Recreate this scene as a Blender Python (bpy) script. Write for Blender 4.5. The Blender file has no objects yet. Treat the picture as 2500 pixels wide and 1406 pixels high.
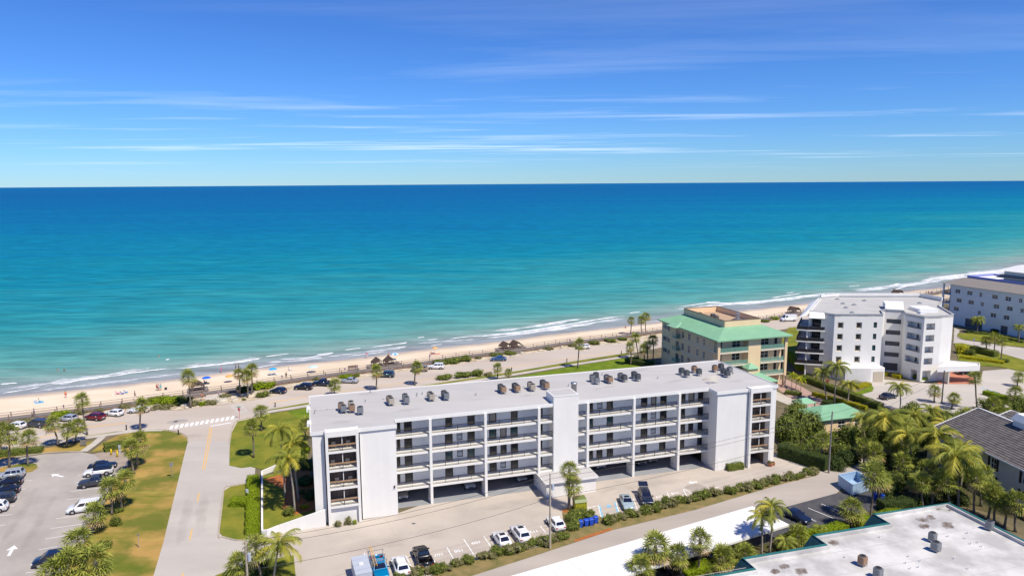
import bpy, bmesh, math, random
from mathutils import Vector, Matrix
import numpy as np
R = math.radians
sc = bpy.context.scene
C = sc.collection

# ------------------------------------------------------------------ camera
FPX, CAMH, PITCH, ROLL = 1733.0, 51.5, R(8.34), math.atan(17 / 2500)
cam = bpy.data.cameras.new('camera'); camo = bpy.data.objects.new('camera', cam); C.objects.link(camo)
cam.sensor_width = 36; cam.lens = 36 * FPX / 2500; cam.clip_start = 0.5; cam.clip_end = 400000
camo.matrix_world = (Matrix.Translation((0, 0, CAMH)) @ Matrix.Rotation(R(90) - PITCH, 4, 'X') @ Matrix.Rotation(-ROLL, 4, 'Z'))
sc.camera = camo

# ------------------------------------------------------------------ world and sun
SUN_EL, SUN_TO = R(57), math.atan2(-0.70, 0.71)          # direction towards the sun (measured from +X)
w = bpy.data.worlds.new('World'); sc.world = w; w.use_nodes = True
nt = w.node_tree; N = nt.nodes; L = nt.links; N.clear()
def wn(t, **k):
    n = N.new(t)
    for a, b in k.items(): setattr(n, a, b)
    return n
sky = wn('ShaderNodeTexSky', sky_type='NISHITA', sun_disc=False, sun_elevation=SUN_EL, sun_rotation=R(90) - SUN_TO,
         altitude=0, air_density=1.0, dust_density=0.0, ozone_density=6.0)
tc = wn('ShaderNodeTexCoord'); sep = wn('ShaderNodeSeparateXYZ'); L.new(tc.outputs['Generated'], sep.inputs[0])
hsv = wn('ShaderNodeHueSaturation'); hsv.inputs['Saturation'].default_value = 1.0
L.new(sky.outputs[0], hsv.inputs['Color'])
gam = wn('ShaderNodeMix', data_type='RGBA', blend_type='MULTIPLY'); gam.inputs[0].default_value = 1
sc1 = wn('ShaderNodeVectorMath', operation='SCALE'); sc1.inputs['Scale'].default_value = .1; L.new(hsv.outputs[0], sc1.inputs[0])
gm = wn('ShaderNodeGamma'); gm.inputs['Gamma'].default_value = 1.22; L.new(sc1.outputs[0], gm.inputs[0]); sc2 = wn('ShaderNodeVectorMath', operation='SCALE'); sc2.inputs['Scale'].default_value = 10; L.new(gm.outputs[0], sc2.inputs[0])
L.new(sc2.outputs[0], gam.inputs[6]); gam.inputs[7].default_value = (0.42, 0.68, 1.08, 1)
# thin high cirrus: streaks on a cloud sheet far above
mx = wn('ShaderNodeMath', operation='MAXIMUM'); mx.inputs[1].default_value = 0.012; L.new(sep.outputs['Z'], mx.inputs[0])
dx = wn('ShaderNodeMath', operation='DIVIDE'); L.new(sep.outputs['X'], dx.inputs[0]); L.new(mx.outputs[0], dx.inputs[1])
dy = wn('ShaderNodeMath', operation='DIVIDE'); L.new(sep.outputs['Y'], dy.inputs[0]); L.new(mx.outputs[0], dy.inputs[1])
cmb = wn('ShaderNodeCombineXYZ'); L.new(dx.outputs[0], cmb.inputs[0]); L.new(dy.outputs[0], cmb.inputs[1])
mp = wn('ShaderNodeMapping'); mp.inputs['Rotation'].default_value = (0, 0, R(-7)); mp.inputs['Scale'].default_value = (0.16, 0.62, 1); mp.inputs['Location'].default_value = (5.1, 2.9, 0)
L.new(cmb.outputs[0], mp.inputs[0])
n1 = wn('ShaderNodeTexNoise'); n1.inputs['Scale'].default_value = 1.0; n1.inputs['Detail'].default_value = 7; n1.inputs['Roughness'].default_value = 0.62; n1.inputs['Distortion'].default_value = 0.5
L.new(mp.outputs[0], n1.inputs['Vector'])
mp2 = wn('ShaderNodeMapping'); mp2.inputs['Scale'].default_value = (0.06, 0.13, 1); mp2.inputs['Location'].default_value = (0.4, 5.2, 0); L.new(cmb.outputs[0], mp2.inputs[0])
n2 = wn('ShaderNodeTexNoise'); n2.inputs['Scale'].default_value = 1.0; n2.inputs['Detail'].default_value = 3; L.new(mp2.outputs[0], n2.inputs['Vector'])
mul = wn('ShaderNodeMath', operation='MULTIPLY'); L.new(n1.outputs[0], mul.inputs[0]); L.new(n2.outputs[0], mul.inputs[1])
cr = wn('ShaderNodeMapRange'); cr.inputs['From Min'].default_value = 0.275; cr.inputs['From Max'].default_value = 0.46; cr.inputs['To Max'].default_value = 0.62
L.new(mul.outputs[0], cr.inputs[0])
mixc = wn('ShaderNodeMix', data_type='RGBA'); far_ = wn('ShaderNodeMapRange'); far_.inputs['From Min'].default_value = 5.0; far_.inputs['From Max'].default_value = 13.0; far_.inputs['To Min'].default_value = .16; L.new(dy.outputs[0], far_.inputs[0])
hor = wn('ShaderNodeMapRange'); hor.inputs['From Min'].default_value = .012; hor.inputs['From Max'].default_value = .045; L.new(sep.outputs['Z'], hor.inputs[0])
m3 = wn('ShaderNodeMath', operation='MULTIPLY'); L.new(far_.outputs[0], m3.inputs[0]); L.new(hor.outputs[0], m3.inputs[1]); m4 = wn('ShaderNodeMath', operation='MULTIPLY'); L.new(cr.outputs[0], m4.inputs[0]); L.new(m3.outputs[0], m4.inputs[1])
L.new(m4.outputs[0], mixc.inputs[0]); L.new(gam.outputs[2], mixc.inputs[6]); mixc.inputs[7].default_value = (8.0, 8.8, 9.6, 1)
bg = wn('ShaderNodeBackground'); bg.inputs['Strength'].default_value = 0.116
out = wn('ShaderNodeOutputWorld'); L.new(mixc.outputs[2], bg.inputs[0]); L.new(bg.outputs[0], out.inputs[0])

sl = bpy.data.lights.new('sun', 'SUN'); sl.energy = 4.4; sl.angle = R(0.53); sl.color = (1.0, 0.925, 0.785)
so = bpy.data.objects.new('sun', sl); C.objects.link(so)
sdir = Vector((math.cos(SUN_EL) * math.cos(SUN_TO), math.cos(SUN_EL) * math.sin(SUN_TO), math.sin(SUN_EL)))
so.rotation_euler = sdir.to_track_quat('Z', 'Y').to_euler(); so.location = (60, -40, 120)
vs = sc.view_settings; vs.view_transform = 'Standard'; vs.look = 'None'; vs.exposure = 0.25; vs.gamma = 1; vs.use_curve_mapping = False
sc.cycles.max_bounces = 6; sc.cycles.diffuse_bounces = 3; sc.cycles.glossy_bounces = 3; sc.cycles.transparent_max_bounces = 12; sc.cycles.caustics_reflective = False; sc.cycles.caustics_refractive = False

# ------------------------------------------------------------------ survey helper: photo pixel -> point of the site at height z
_cr, _sr = math.cos(ROLL), math.sin(ROLL); _cp, _sp = math.cos(PITCH), math.sin(PITCH)
def at(px, py, z=0.0):
    u = (px - 1250) / FPX; v = -(py - 703) / FPX
    u, v = u * _cr + v * _sr, -u * _sr + v * _cr
    d = Vector((u, _cp + v * _sp, -_sp + v * _cp)); t = (z - CAMH) / d.z
    return Vector((d.x * t, d.y * t, z))
def prj(p):
    q = Vector(p) - Vector((0, 0, CAMH)); zc = q.y * _cp - q.z * _sp; a = q.x / zc; b = (q.y * _sp + q.z * _cp) / zc
    return 1250 + (a * _cr - b * _sr) * FPX, 703 - (a * _sr + b * _cr) * FPX
def hgt(base, py):
    lo, hi = 0.0, 40.0
    for _ in range(40):
        m = (lo + hi) / 2
        if prj((base[0], base[1], m))[1] > py: lo = m
        else: hi = m
    return lo

# ------------------------------------------------------------------ mesh + object helpers
class MB:
    def __init__(s): s.v, s.f, s.m = [], [], []
    def add(s, vs, fs, mi=0):
        o = len(s.v); s.v += [tuple(p) for p in vs]
        for f in fs: s.f.append([i + o for i in f]); s.m.append(mi)
        return s
    def box(s, x0, x1, y0, y1, z0, z1, mi=0):
        return s.add([(x0, y0, z0), (x1, y0, z0), (x1, y1, z0), (x0, y1, z0), (x0, y0, z1), (x1, y0, z1), (x1, y1, z1), (x0, y1, z1)],
                     [(0, 3, 2, 1), (4, 5, 6, 7), (0, 1, 5, 4), (1, 2, 6, 5), (2, 3, 7, 6), (3, 0, 4, 7)], mi)
    def hexa(s, b, t, mi=0):                                   # bottom and top quads (ccw)
        n = len(b)
        return s.add(list(b) + list(t), [tuple(range(n - 1, -1, -1)), tuple(range(n, 2 * n))] + [(i, (i + 1) % n, n + (i + 1) % n, n + i) for i in range(n)], mi)
    def prism(s, poly, z0, z1, mi=0, top=None):
        return s.hexa([(p[0], p[1], z0) for p in poly], [(p[0], p[1], z1) for p in (top or poly)], mi)
    def bar(s, a, b, w, h, mi=0, up=(0, 0, 1)):                # square bar from a to b
        a, b = Vector(a), Vector(b); d = (b - a).normalized(); u = Vector(up)
        if abs(d.dot(u)) > .95: u = Vector((1, 0, 0))
        x = d.cross(u).normalized() * w / 2; y = x.normalized().cross(d) * h / 2
        return s.hexa([a - x - y, a + x - y, a + x + y, a - x + y][::-1], [b - x - y, b + x - y, b + x + y, b - x + y][::-1], mi)
    def tube(s, pts, rad, n=8, mi=0, cap=True):
        pts = [Vector(p) for p in pts]; rings = []
        if not isinstance(rad, (list, tuple)): rad = [rad] * len(pts)
        for i, p in enumerate(pts):
            d = (pts[min(i + 1, len(pts) - 1)] - pts[max(i - 1, 0)]).normalized()
            u = Vector((0, 0, 1)) if abs(d.z) < .9 else Vector((1, 0, 0))
            x = d.cross(u).normalized(); y = d.cross(x)
            rings.append([p + (x * math.cos(6.28318 * k / n) + y * math.sin(6.28318 * k / n)) * rad[i] for k in range(n)])
        vs = [q for r in rings for q in r]; fs = []
        for i in range(len(pts) - 1):
            for k in range(n): fs.append((i * n + k, i * n + (k + 1) % n, (i + 1) * n + (k + 1) % n, (i + 1) * n + k))
        if cap: fs += [tuple(range(n - 1, -1, -1)), tuple(range((len(pts) - 1) * n, len(pts) * n))]
        return s.add(vs, fs, mi)
    def lathe(s, prof, n=12, mi=0, c=(0, 0)):
        vs = [(c[0] + r * math.cos(6.28318 * k / n), c[1] + r * math.sin(6.28318 * k / n), z) for r, z in prof for k in range(n)]
        fs = [(i * n + k, i * n + (k + 1) % n, (i + 1) * n + (k + 1) % n, (i + 1) * n + k) for i in range(len(prof) - 1) for k in range(n)]
        fs += [tuple(range(n - 1, -1, -1)), tuple(range((len(prof) - 1) * n, len(prof) * n))]
        return s.add(vs, fs, mi)
    def mesh(s, name, mats, smooth=False):
        me = bpy.data.meshes.new(name); me.from_pydata(s.v, [], s.f)
        for m in (mats if isinstance(mats, (list, tuple)) else [mats]): me.materials.append(M[m])
        me.polygons.foreach_set('material_index', s.m)
        if smooth: me.polygons.foreach_set('use_smooth', [True] * len(s.f))
        me.update(); return me
    def build(s, name, mats, parent=None, smooth=False): return link(name, s.mesh(name, mats, smooth), parent)
def link(name, data, parent=None, loc=None, rz=None, scale=None):
    o = bpy.data.objects.new(name, data); C.objects.link(o)
    if parent is not None: o.parent = parent
    if loc is not None: o.location = loc
    if rz is not None: o.rotation_euler = (0, 0, rz)
    if scale is not None: o.scale = scale if isinstance(scale, (tuple, list)) else (scale,) * 3
    return o
def tag(o, label, cat, group=None):
    o['label'] = label; o['category'] = cat
    if group: o['group'] = group
    return o
def thing(name, label, cat, loc=(0, 0, 0), rz=0.0, group=None):
    return tag(link(name, None, None, loc, rz), label, cat, group)
def struct(o): o['kind'] = 'structure'; return o
def copy_tree(o, parent=None):
    c = o.copy(); C.objects.link(c); c.parent = parent
    for ch in o.children: copy_tree(ch, c)
    return c

# ------------------------------------------------------------------ materials
M = {}
def mat(name, col, rough=0.7, var=0.0, scale=1.0, col2=None, bump=0.0, bscale=None, metal=0.0, spec=0.5, island=0.0, transl=0.0, stretch=None, detail=5, coat=0.0, lo=.35, hi=.65, alpha=1.0):
    m = bpy.data.materials.new(name); m.use_nodes = True; t = m.node_tree; n = t.nodes; l = t.links
    b = n['Principled BSDF']; b.inputs['Roughness'].default_value = rough; b.inputs['Metallic'].default_value = metal
    b.inputs['Specular IOR Level'].default_value = spec; b.inputs['Base Color'].default_value = (*col, 1); b.inputs['Coat Weight'].default_value = coat; b.inputs['Alpha'].default_value = alpha
    src = None
    if var or col2 or bump:
        g = n.new('ShaderNodeNewGeometry'); mpn = n.new('ShaderNodeMapping'); l.new(g.outputs['Position'], mpn.inputs[0])
        if stretch: mpn.inputs['Rotation'].default_value = (0, 0, stretch[0]); mpn.inputs['Scale'].default_value = (stretch[1], stretch[2], stretch[2])
    if var or col2:
        ns = n.new('ShaderNodeTexNoise'); ns.inputs['Scale'].default_value = scale; ns.inputs['Detail'].default_value = detail; ns.inputs['Roughness'].default_value = .6; l.new(mpn.outputs[0], ns.inputs['Vector'])
        mr = n.new('ShaderNodeMapRange'); mr.inputs['From Min'].default_value = lo; mr.inputs['From Max'].default_value = hi; l.new(ns.outputs[0], mr.inputs[0])
        c2 = col2 or tuple(c * (1 - var) for c in col); c1 = col if col2 else tuple(min(1, c * (1 + var)) for c in col)
        mxn = n.new('ShaderNodeMix'); mxn.data_type = 'RGBA'; l.new(mr.outputs[0], mxn.inputs[0]); mxn.inputs[6].default_value = (*c2, 1); mxn.inputs[7].default_value = (*c1, 1); src = mxn.outputs[2]
    if island:
        g2 = n.new('ShaderNodeNewGeometry'); mr2 = n.new('ShaderNodeMapRange'); l.new(g2.outputs['Random Per Island'], mr2.inputs[0]); mr2.inputs['To Min'].default_value = 1 - island; mr2.inputs['To Max'].default_value = 1 + island
        hs = n.new('ShaderNodeHueSaturation'); l.new(mr2.outputs[0], hs.inputs['Value'])
        mr3 = n.new('ShaderNodeMapRange'); l.new(g2.outputs['Random Per Island'], mr3.inputs[0]); mr3.inputs['To Min'].default_value = .515; mr3.inputs['To Max'].default_value = .485; l.new(mr3.outputs[0], hs.inputs['Hue'])
        if src: l.new(src, hs.inputs['Color'])
        else: hs.inputs['Color'].default_value = (*col, 1)
        src = hs.outputs[0]
    if src: l.new(src, b.inputs['Base Color'])
    if bump:
        nb = n.new('ShaderNodeTexNoise'); nb.inputs['Scale'].default_value = bscale or scale * 6; nb.inputs['Detail'].default_value = 4; l.new(mpn.outputs[0], nb.inputs['Vector'])
        bm_ = n.new('ShaderNodeBump'); bm_.inputs['Strength'].default_value = bump; bm_.inputs['Distance'].default_value = .1; l.new(nb.outputs[0], bm_.inputs['Height']); l.new(bm_.outputs[0], b.inputs['Normal'])
    if transl:
        tr = n.new('ShaderNodeBsdfTranslucent'); ms = n.new('ShaderNodeMixShader'); ms.inputs[0].default_value = transl
        if src: l.new(src, tr.inputs[0])
        else: tr.inputs[0].default_value = (*col, 1)
        l.new(b.outputs[0], ms.inputs[1]); l.new(tr.outputs[0], ms.inputs[2]); l.new(ms.outputs[0], n['Material Output'].inputs[0])
    M[name] = m; return m
S27 = R(-27)
mat('ground', (.10, .095, .05), .95, col2=(.20, .15, .085), scale=.25, bump=.5)
mat('undergrowth', (.05, .06, .02), .95, spec=.1, col2=(.12, .095, .05), scale=.4, bump=.6)
mat('sand_dry', (.78, .64, .47), .95, col2=(.70, .56, .40), scale=.12, bump=.5, bscale=1.6)
mat('sand_dune', (.72, .62, .48), .95, col2=(.34, .26, .15), scale=.5, bump=.6)
mat('road', (.55, .48, .41), .9, spec=.2, col2=(.47, .40, .34), scale=.09, bump=.15, stretch=(S27, .25, 1))
mat('street', (.52, .475, .425), .9, spec=.2, col2=(.445, .405, .365), scale=.16, bump=.15, stretch=(R(70), .35, 1))
mat('lot_asphalt', (.45, .405, .365), .9, spec=.2, col2=(.35, .315, .285), scale=.13, bump=.2)
mat('concrete_lot', (.53, .465, .40), .9, spec=.2, col2=(.44, .385, .335), scale=.11, bump=.15)
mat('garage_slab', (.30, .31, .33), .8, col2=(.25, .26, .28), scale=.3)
mat('alley', (.47, .415, .365), .9, spec=.2, col2=(.38, .335, .295), scale=.12, bump=.15, stretch=(S27, .3, 1))
mat('asphalt_dark', (.055, .055, .065), .9, col2=(.09, .088, .09), scale=.4, bump=.3)
mat('sidewalk', (.55, .50, .43), .9, col2=(.47, .42, .36), scale=.4)
mat('kerb', (.50, .43, .34), .9, col2=(.38, .32, .25), scale=.8)
mat('pad', (.36, .29, .23), .9, var=.12, scale=.6)
mat('paver', (.46, .30, .25), .9, col2=(.38, .25, .21), scale=1.4, bump=.2)
mat('lawn', (.235, .225, .032), .95, spec=.1, col2=(.105, .15, .018), scale=.22, bump=.6, bscale=6, lo=.3, hi=.62)
mat('lawn_bright', (.18, .235, .02), .95, spec=.1, col2=(.10, .16, .014), scale=.3, bump=.6, bscale=6)
mat('lawn_dry', (.17, .18, .025), .95, spec=.1, col2=(.44, .27, .085), scale=.16, bump=.7, bscale=5, stretch=(R(70), .4, 1), lo=.44, hi=.66, detail=8)
mat('verge', (.28, .20, .08), .95, col2=(.15, .14, .04), scale=.6, bump=.6)
mat('mulch', (.50, .16, .035), .95, col2=(.30, .10, .03), scale=1.5, bump=.8, bscale=9)
mat('paint_white', (.82, .82, .80), .7, var=.05, scale=2)
mat('paint_faded', (.66, .64, .60), .8, col2=(.52, .49, .45), scale=1.5)
mat('paint_yellow', (.88, .46, .05), .8, col2=(.74, .44, .12), scale=1.2)
mat('paint_blue', (.22, .50, .72), .8, var=.1, scale=2)
mat('stucco_white', (.83, .81, .765), .85, spec=.25, col2=(.795, .775, .735), scale=.35, bump=.06, bscale=12)
mat('stucco_side', (.80, .78, .75), .85, spec=.25, col2=(.76, .74, .72), scale=.3)
mat('corridor', (.78, .77, .745), .85, var=.03, scale=.6)
mat('roof_membrane', (.52, .50, .485), .9, spec=.15, col2=(.45, .435, .425), scale=.11, stretch=(R(-16.6), .35, 1.5), bump=.05, bscale=2)
mat('roof_white', (.66, .64, .61), .9, col2=(.44, .425, .405), scale=.2, bump=.08, bscale=2, lo=.40, hi=.62, detail=9)
mat('roof_grey', (.50, .49, .465), .9, col2=(.44, .43, .41), scale=.3)
mat('carport_white', (.86, .845, .82), .6, var=.015, scale=.4)
mat('rust_stain', (.42, .25, .12), .9, col2=(.60, .52, .44), scale=2.5)
mat('dirt_stain', (.16, .105, .075), .95, spec=.1, var=.25, scale=2)
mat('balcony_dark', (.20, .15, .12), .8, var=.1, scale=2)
mat('bronze', (.045, .036, .03), .5, spec=.4)
mat('rail_wood', (.36, .22, .12), .8, var=.15, scale=2)
mat('glass_dark', (.022, .026, .032), .08, spec=.6)
mat('glass_teal', (.02, .075, .085), .08, spec=.6)
mat('curtain', (.30, .27, .23), .6)
mat('glass_blind', (.46, .48, .50), .25)
mat('door_tan', (.56, .48, .36), .6)
mat('steel', (.34, .35, .36), .5, metal=.5)
mat('galv', (.42, .43, .44), .45, metal=.7)
mat('ac_grey', (.23, .24, .25), .55, var=.12, scale=3, metal=.2)
mat('ac_tan', (.40, .35, .28), .6, var=.12, scale=3)
mat('ac_rust', (.34, .17, .08), .75, col2=(.30, .24, .18), scale=3)
mat('ac_dark', (.085, .09, .10), .6, var=.1, scale=3)
mat('black', (.012, .012, .013), .6)
mat('white_trim', (.81, .795, .76), .5)
mat('yellow_stucco', (.86, .645, .40), .85, spec=.2, col2=(.82, .61, .38), scale=.5, bump=.05, bscale=10)
mat('cream_trim', (.74, .66, .52), .8)
mat('green_metal', (.27, .50, .32), .5, spec=.3, col2=(.235, .455, .285), scale=.4)
mat('glass_rail', (.20, .38, .32), .08, spec=.6, alpha=.55)
mat('brown_coping', (.13, .085, .05), .7)
mat('flat_brown', (.46, .32, .21), .9, var=.08, scale=1)
mat('grey_wall', (.79, .785, .77), .85, var=.02, scale=.5)
mat('shingle', (.24, .22, .205), .9, spec=.2, col2=(.29, .255, .23), scale=1.8, bump=.4)
mat('blue_coping', (.22, .25, .55), .6)
mat('teal_metal', (.03, .17, .16), .45, metal=.1, var=.06, scale=1)
mat('tile_dark', (.11, .10, .10), .85, spec=.2, col2=(.19, .17, .16), scale=1.1, bump=.2)
mat('wall_cream', (.66, .64, .56), .85, var=.03, scale=.8)
mat('brick_red', (.45, .17, .10), .85, var=.1, scale=2)
mat('wood_grey', (.27, .25, .23), .9, spec=.2, col2=(.19, .17, .16), scale=1.5)
mat('wood_brown', (.27, .195, .16), .9, spec=.2, col2=(.18, .125, .10), scale=1.5)
mat('wood_dark', (.12, .08, .06), .9, spec=.2, col2=(.08, .055, .042), scale=1.5)
mat('rail_panel', (.05, .055, .07), .5)
mat('pole_wood', (.44, .37, .28), .9, var=.12, scale=2)
mat('wire', (.05, .045, .045), .7)
mat('leaf_sabal', (.285, .315, .055), .6, spec=.2, island=.35, transl=.22)
mat('leaf_old', (.46, .35, .16), .8, spec=.1, island=.25, transl=.2)
mat('leaf_coco', (.25, .275, .04), .6, spec=.2, island=.35, transl=.25)
mat('leaf_coco_yellow', (.42, .385, .05), .6, spec=.2, island=.3, transl=.25)
mat('leaf_bush', (.165, .20, .04), .7, spec=.15, island=.45, transl=.2)
mat('leaf_bright', (.24, .32, .015), .7, spec=.15, island=.35, transl=.25)
mat('leaf_yellow', (.44, .41, .02), .7, spec=.15, island=.3, transl=.25)
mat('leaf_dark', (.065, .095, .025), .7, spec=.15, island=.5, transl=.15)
mat('leaf_grey', (.22, .21, .09), .8, spec=.15, island=.4, transl=.15)
mat('trunk', (.25, .21, .165), .95, col2=(.16, .13, .10), scale=3, bump=.6)
mat('trunk_pale', (.42, .37, .31), .9, col2=(.32, .28, .23), scale=3, bump=.4)
mat('twig', (.40, .34, .26), .9)
mat('rubber', (.018, .018, .02), .8)
mat('rim', (.55, .56, .58), .3, metal=.8)
mat('car_glass', (.012, .014, .03), .05, spec=.8)
mat('red_lamp', (.45, .015, .015), .25)
mat('head_lamp', (.75, .78, .80), .15)
mat('plate', (.75, .75, .72), .5)
mat('skin', (.48, .27, .18), .6)
mat('hair', (.05, .03, .02), .7)
mat('stone', (.60, .53, .42), .9, col2=(.46, .40, .31), scale=1.2, bump=.4)
mat('terracotta', (.42, .17, .09), .85)
for nm, c in dict(c_white=(.80, .80, .80), c_black=(.012, .012, .016), c_navy=(.012, .02, .05), c_red=(.16, .008, .012), c_silver=(.42, .44, .46), c_gold=(.36, .33, .26),
                  c_darkgrey=(.045, .05, .06), c_bluegrey=(.035, .065, .085), c_blue=(.045, .11, .24), c_lightblue=(.40, .50, .54), c_tan=(.36, .28, .18), c_beige=(.55, .50, .42), c_teal=(.0, .20, .42)).items():
    mat(nm, c, .25, coat=.6, metal=.15 if nm not in ('c_white',) else 0)
for nm, c in dict(bin_blue=(.01, .08, .55), bin_green=(.42, .40, .03), bin_olive=(.15, .19, .05), box_blue=(.36, .50, .66), u_blue=(.02, .13, .62), u_sky=(.03, .36, .78), u_orange=(.75, .38, .10), u_pale=(.55, .72, .75), u_white=(.8, .8, .8),
                  sign_red=(.62, .02, .03), sign_green=(.02, .28, .16), yellow=(.85, .60, .01), ladder=(.80, .42, .05), pink=(.75, .10, .35), trailer=(.46, .50, .57), orange=(.70, .18, .06), sea=(.10, .55, .60)).items():
    mat(nm, c, .5)

def streaks(name):                                              # faint rain streaks down a painted wall
    t = M[name].node_tree; b = t.nodes['Principled BSDF']; s_ = b.inputs['Base Color'].links[0].from_socket; g = t.nodes.new('ShaderNodeNewGeometry'); m = t.nodes.new('ShaderNodeMapping'); m.inputs['Scale'].default_value = (.8, .8, .06); t.links.new(g.outputs['Position'], m.inputs[0])
    x = t.nodes.new('ShaderNodeTexNoise'); x.inputs['Scale'].default_value = 1; x.inputs['Detail'].default_value = 6; x.inputs['Roughness'].default_value = .7; t.links.new(m.outputs[0], x.inputs['Vector']); r = t.nodes.new('ShaderNodeMapRange'); r.inputs['From Min'].default_value = .35; r.inputs['From Max'].default_value = .62; r.inputs['To Min'].default_value = .955; r.inputs['To Max'].default_value = 1.0; t.links.new(x.outputs[0], r.inputs[0])
    k = t.nodes.new('ShaderNodeMix'); k.data_type = 'RGBA'; k.blend_type = 'MULTIPLY'; k.inputs[0].default_value = 1; t.links.new(s_, k.inputs[6]); t.links.new(r.outputs[0], k.inputs[7]); t.links.new(k.outputs[2], b.inputs['Base Color'])
def soften(name, sc_=1.3, amax=.75, rng=.7):
    t = M[name].node_tree; a = t.nodes.new('ShaderNodeAttribute'); a.attribute_name = 'edge'; g = t.nodes.new('ShaderNodeNewGeometry'); x = t.nodes.new('ShaderNodeTexNoise'); x.inputs['Scale'].default_value = sc_; x.inputs['Detail'].default_value = 7; t.links.new(g.outputs['Position'], x.inputs['Vector'])
    m1 = t.nodes.new('ShaderNodeMath'); m1.operation = 'MULTIPLY_ADD'; t.links.new(x.outputs[0], m1.inputs[0]); m1.inputs[1].default_value = 1.6; m1.inputs[2].default_value = -1.25
    m2 = t.nodes.new('ShaderNodeMath'); m2.operation = 'ADD'; t.links.new(m1.outputs[0], m2.inputs[0]); t.links.new(a.outputs['Fac'], m2.inputs[1])
    r = t.nodes.new('ShaderNodeMapRange'); r.inputs['From Min'].default_value = 0; r.inputs['From Max'].default_value = rng; r.inputs['To Max'].default_value = amax; t.links.new(m2.outputs[0], r.inputs[0]); t.links.new(r.outputs[0], t.nodes['Principled BSDF'].inputs['Alpha'])
soften('dirt_stain'); soften('rust_stain', 2.2)
def stain(name, m, c, rx, ry, z, parent, rot=0.0, seed=1):          # soft-edged dirt patch
    r_ = random.Random(seed); n_ = 14; vs_ = [(c[0], c[1], z)]; at2 = [1.0]
    for ring, f in ((.55, .75), (1.0, 0.0)):
        for k in range(n_):
            a = 6.28318 * k / n_; q = r_.uniform(.75, 1.2); x, y = rx * ring * q * math.cos(a), ry * ring * q * math.sin(a); vs_.append((c[0] + x * math.cos(rot) - y * math.sin(rot), c[1] + x * math.sin(rot) + y * math.cos(rot), z)); at2.append(f)
    fs_ = [(0, 1 + k, 1 + (k + 1) % n_) for k in range(n_)] + [(1 + k, 1 + n_ + k, 1 + n_ + (k + 1) % n_, 1 + (k + 1) % n_) for k in range(n_)]
    me = bpy.data.meshes.new(name); me.from_pydata(vs_, [], fs_); q = me.attributes.new('edge', 'FLOAT', 'POINT'); q.data.foreach_set('value', at2); me.materials.append(M[m]); return link(name, me, parent)

# dry lawn: brown turf with green patches and paler mower / tyre strips along the street
t = M['lawn_dry'].node_tree; b_ = t.nodes['Principled BSDF']; src_ = b_.inputs['Base Color'].links[0].from_socket
g_ = t.nodes.new('ShaderNodeNewGeometry'); mp_ = t.nodes.new('ShaderNodeMapping'); mp_.inputs['Rotation'].default_value = (0, 0, R(70)); mp_.inputs['Scale'].default_value = (.05, .55, 1); t.links.new(g_.outputs['Position'], mp_.inputs[0])
x_ = t.nodes.new('ShaderNodeTexNoise'); x_.inputs['Scale'].default_value = 1.0; x_.inputs['Detail'].default_value = 4; t.links.new(mp_.outputs[0], x_.inputs['Vector'])
r_ = t.nodes.new('ShaderNodeMapRange'); r_.inputs['From Min'].default_value = .52; r_.inputs['From Max'].default_value = .68; r_.inputs['To Max'].default_value = .55; t.links.new(x_.outputs[0], r_.inputs[0])
y_ = t.nodes.new('ShaderNodeTexNoise'); y_.inputs['Scale'].default_value = .12; y_.inputs['Detail'].default_value = 8; t.links.new(g_.outputs['Position'], y_.inputs['Vector'])
r2_ = t.nodes.new('ShaderNodeMapRange'); r2_.inputs['From Min'].default_value = .47; r2_.inputs['From Max'].default_value = .60; r2_.inputs['To Max'].default_value = .8; t.links.new(y_.outputs[0], r2_.inputs[0])
m1_ = t.nodes.new('ShaderNodeMix'); m1_.data_type = 'RGBA'; t.links.new(r_.outputs[0], m1_.inputs[0]); t.links.new(src_, m1_.inputs[6]); m1_.inputs[7].default_value = (.42, .33, .08, 1)
m2_ = t.nodes.new('ShaderNodeMix'); m2_.data_type = 'RGBA'; t.links.new(r2_.outputs[0], m2_.inputs[0]); t.links.new(m1_.outputs[2], m2_.inputs[6]); m2_.inputs[7].default_value = (.10, .14, .018, 1); t.links.new(m2_.outputs[2], b_.inputs['Base Color'])
mat('tyre_mark', (.30, .27, .25), .95, spec=.1); soften('tyre_mark', .35, .30, 1.6)
for nm_ in ('stucco_white', 'stucco_side', 'grey_wall', 'yellow_stucco', 'wall_cream'): streaks(nm_)
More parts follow.
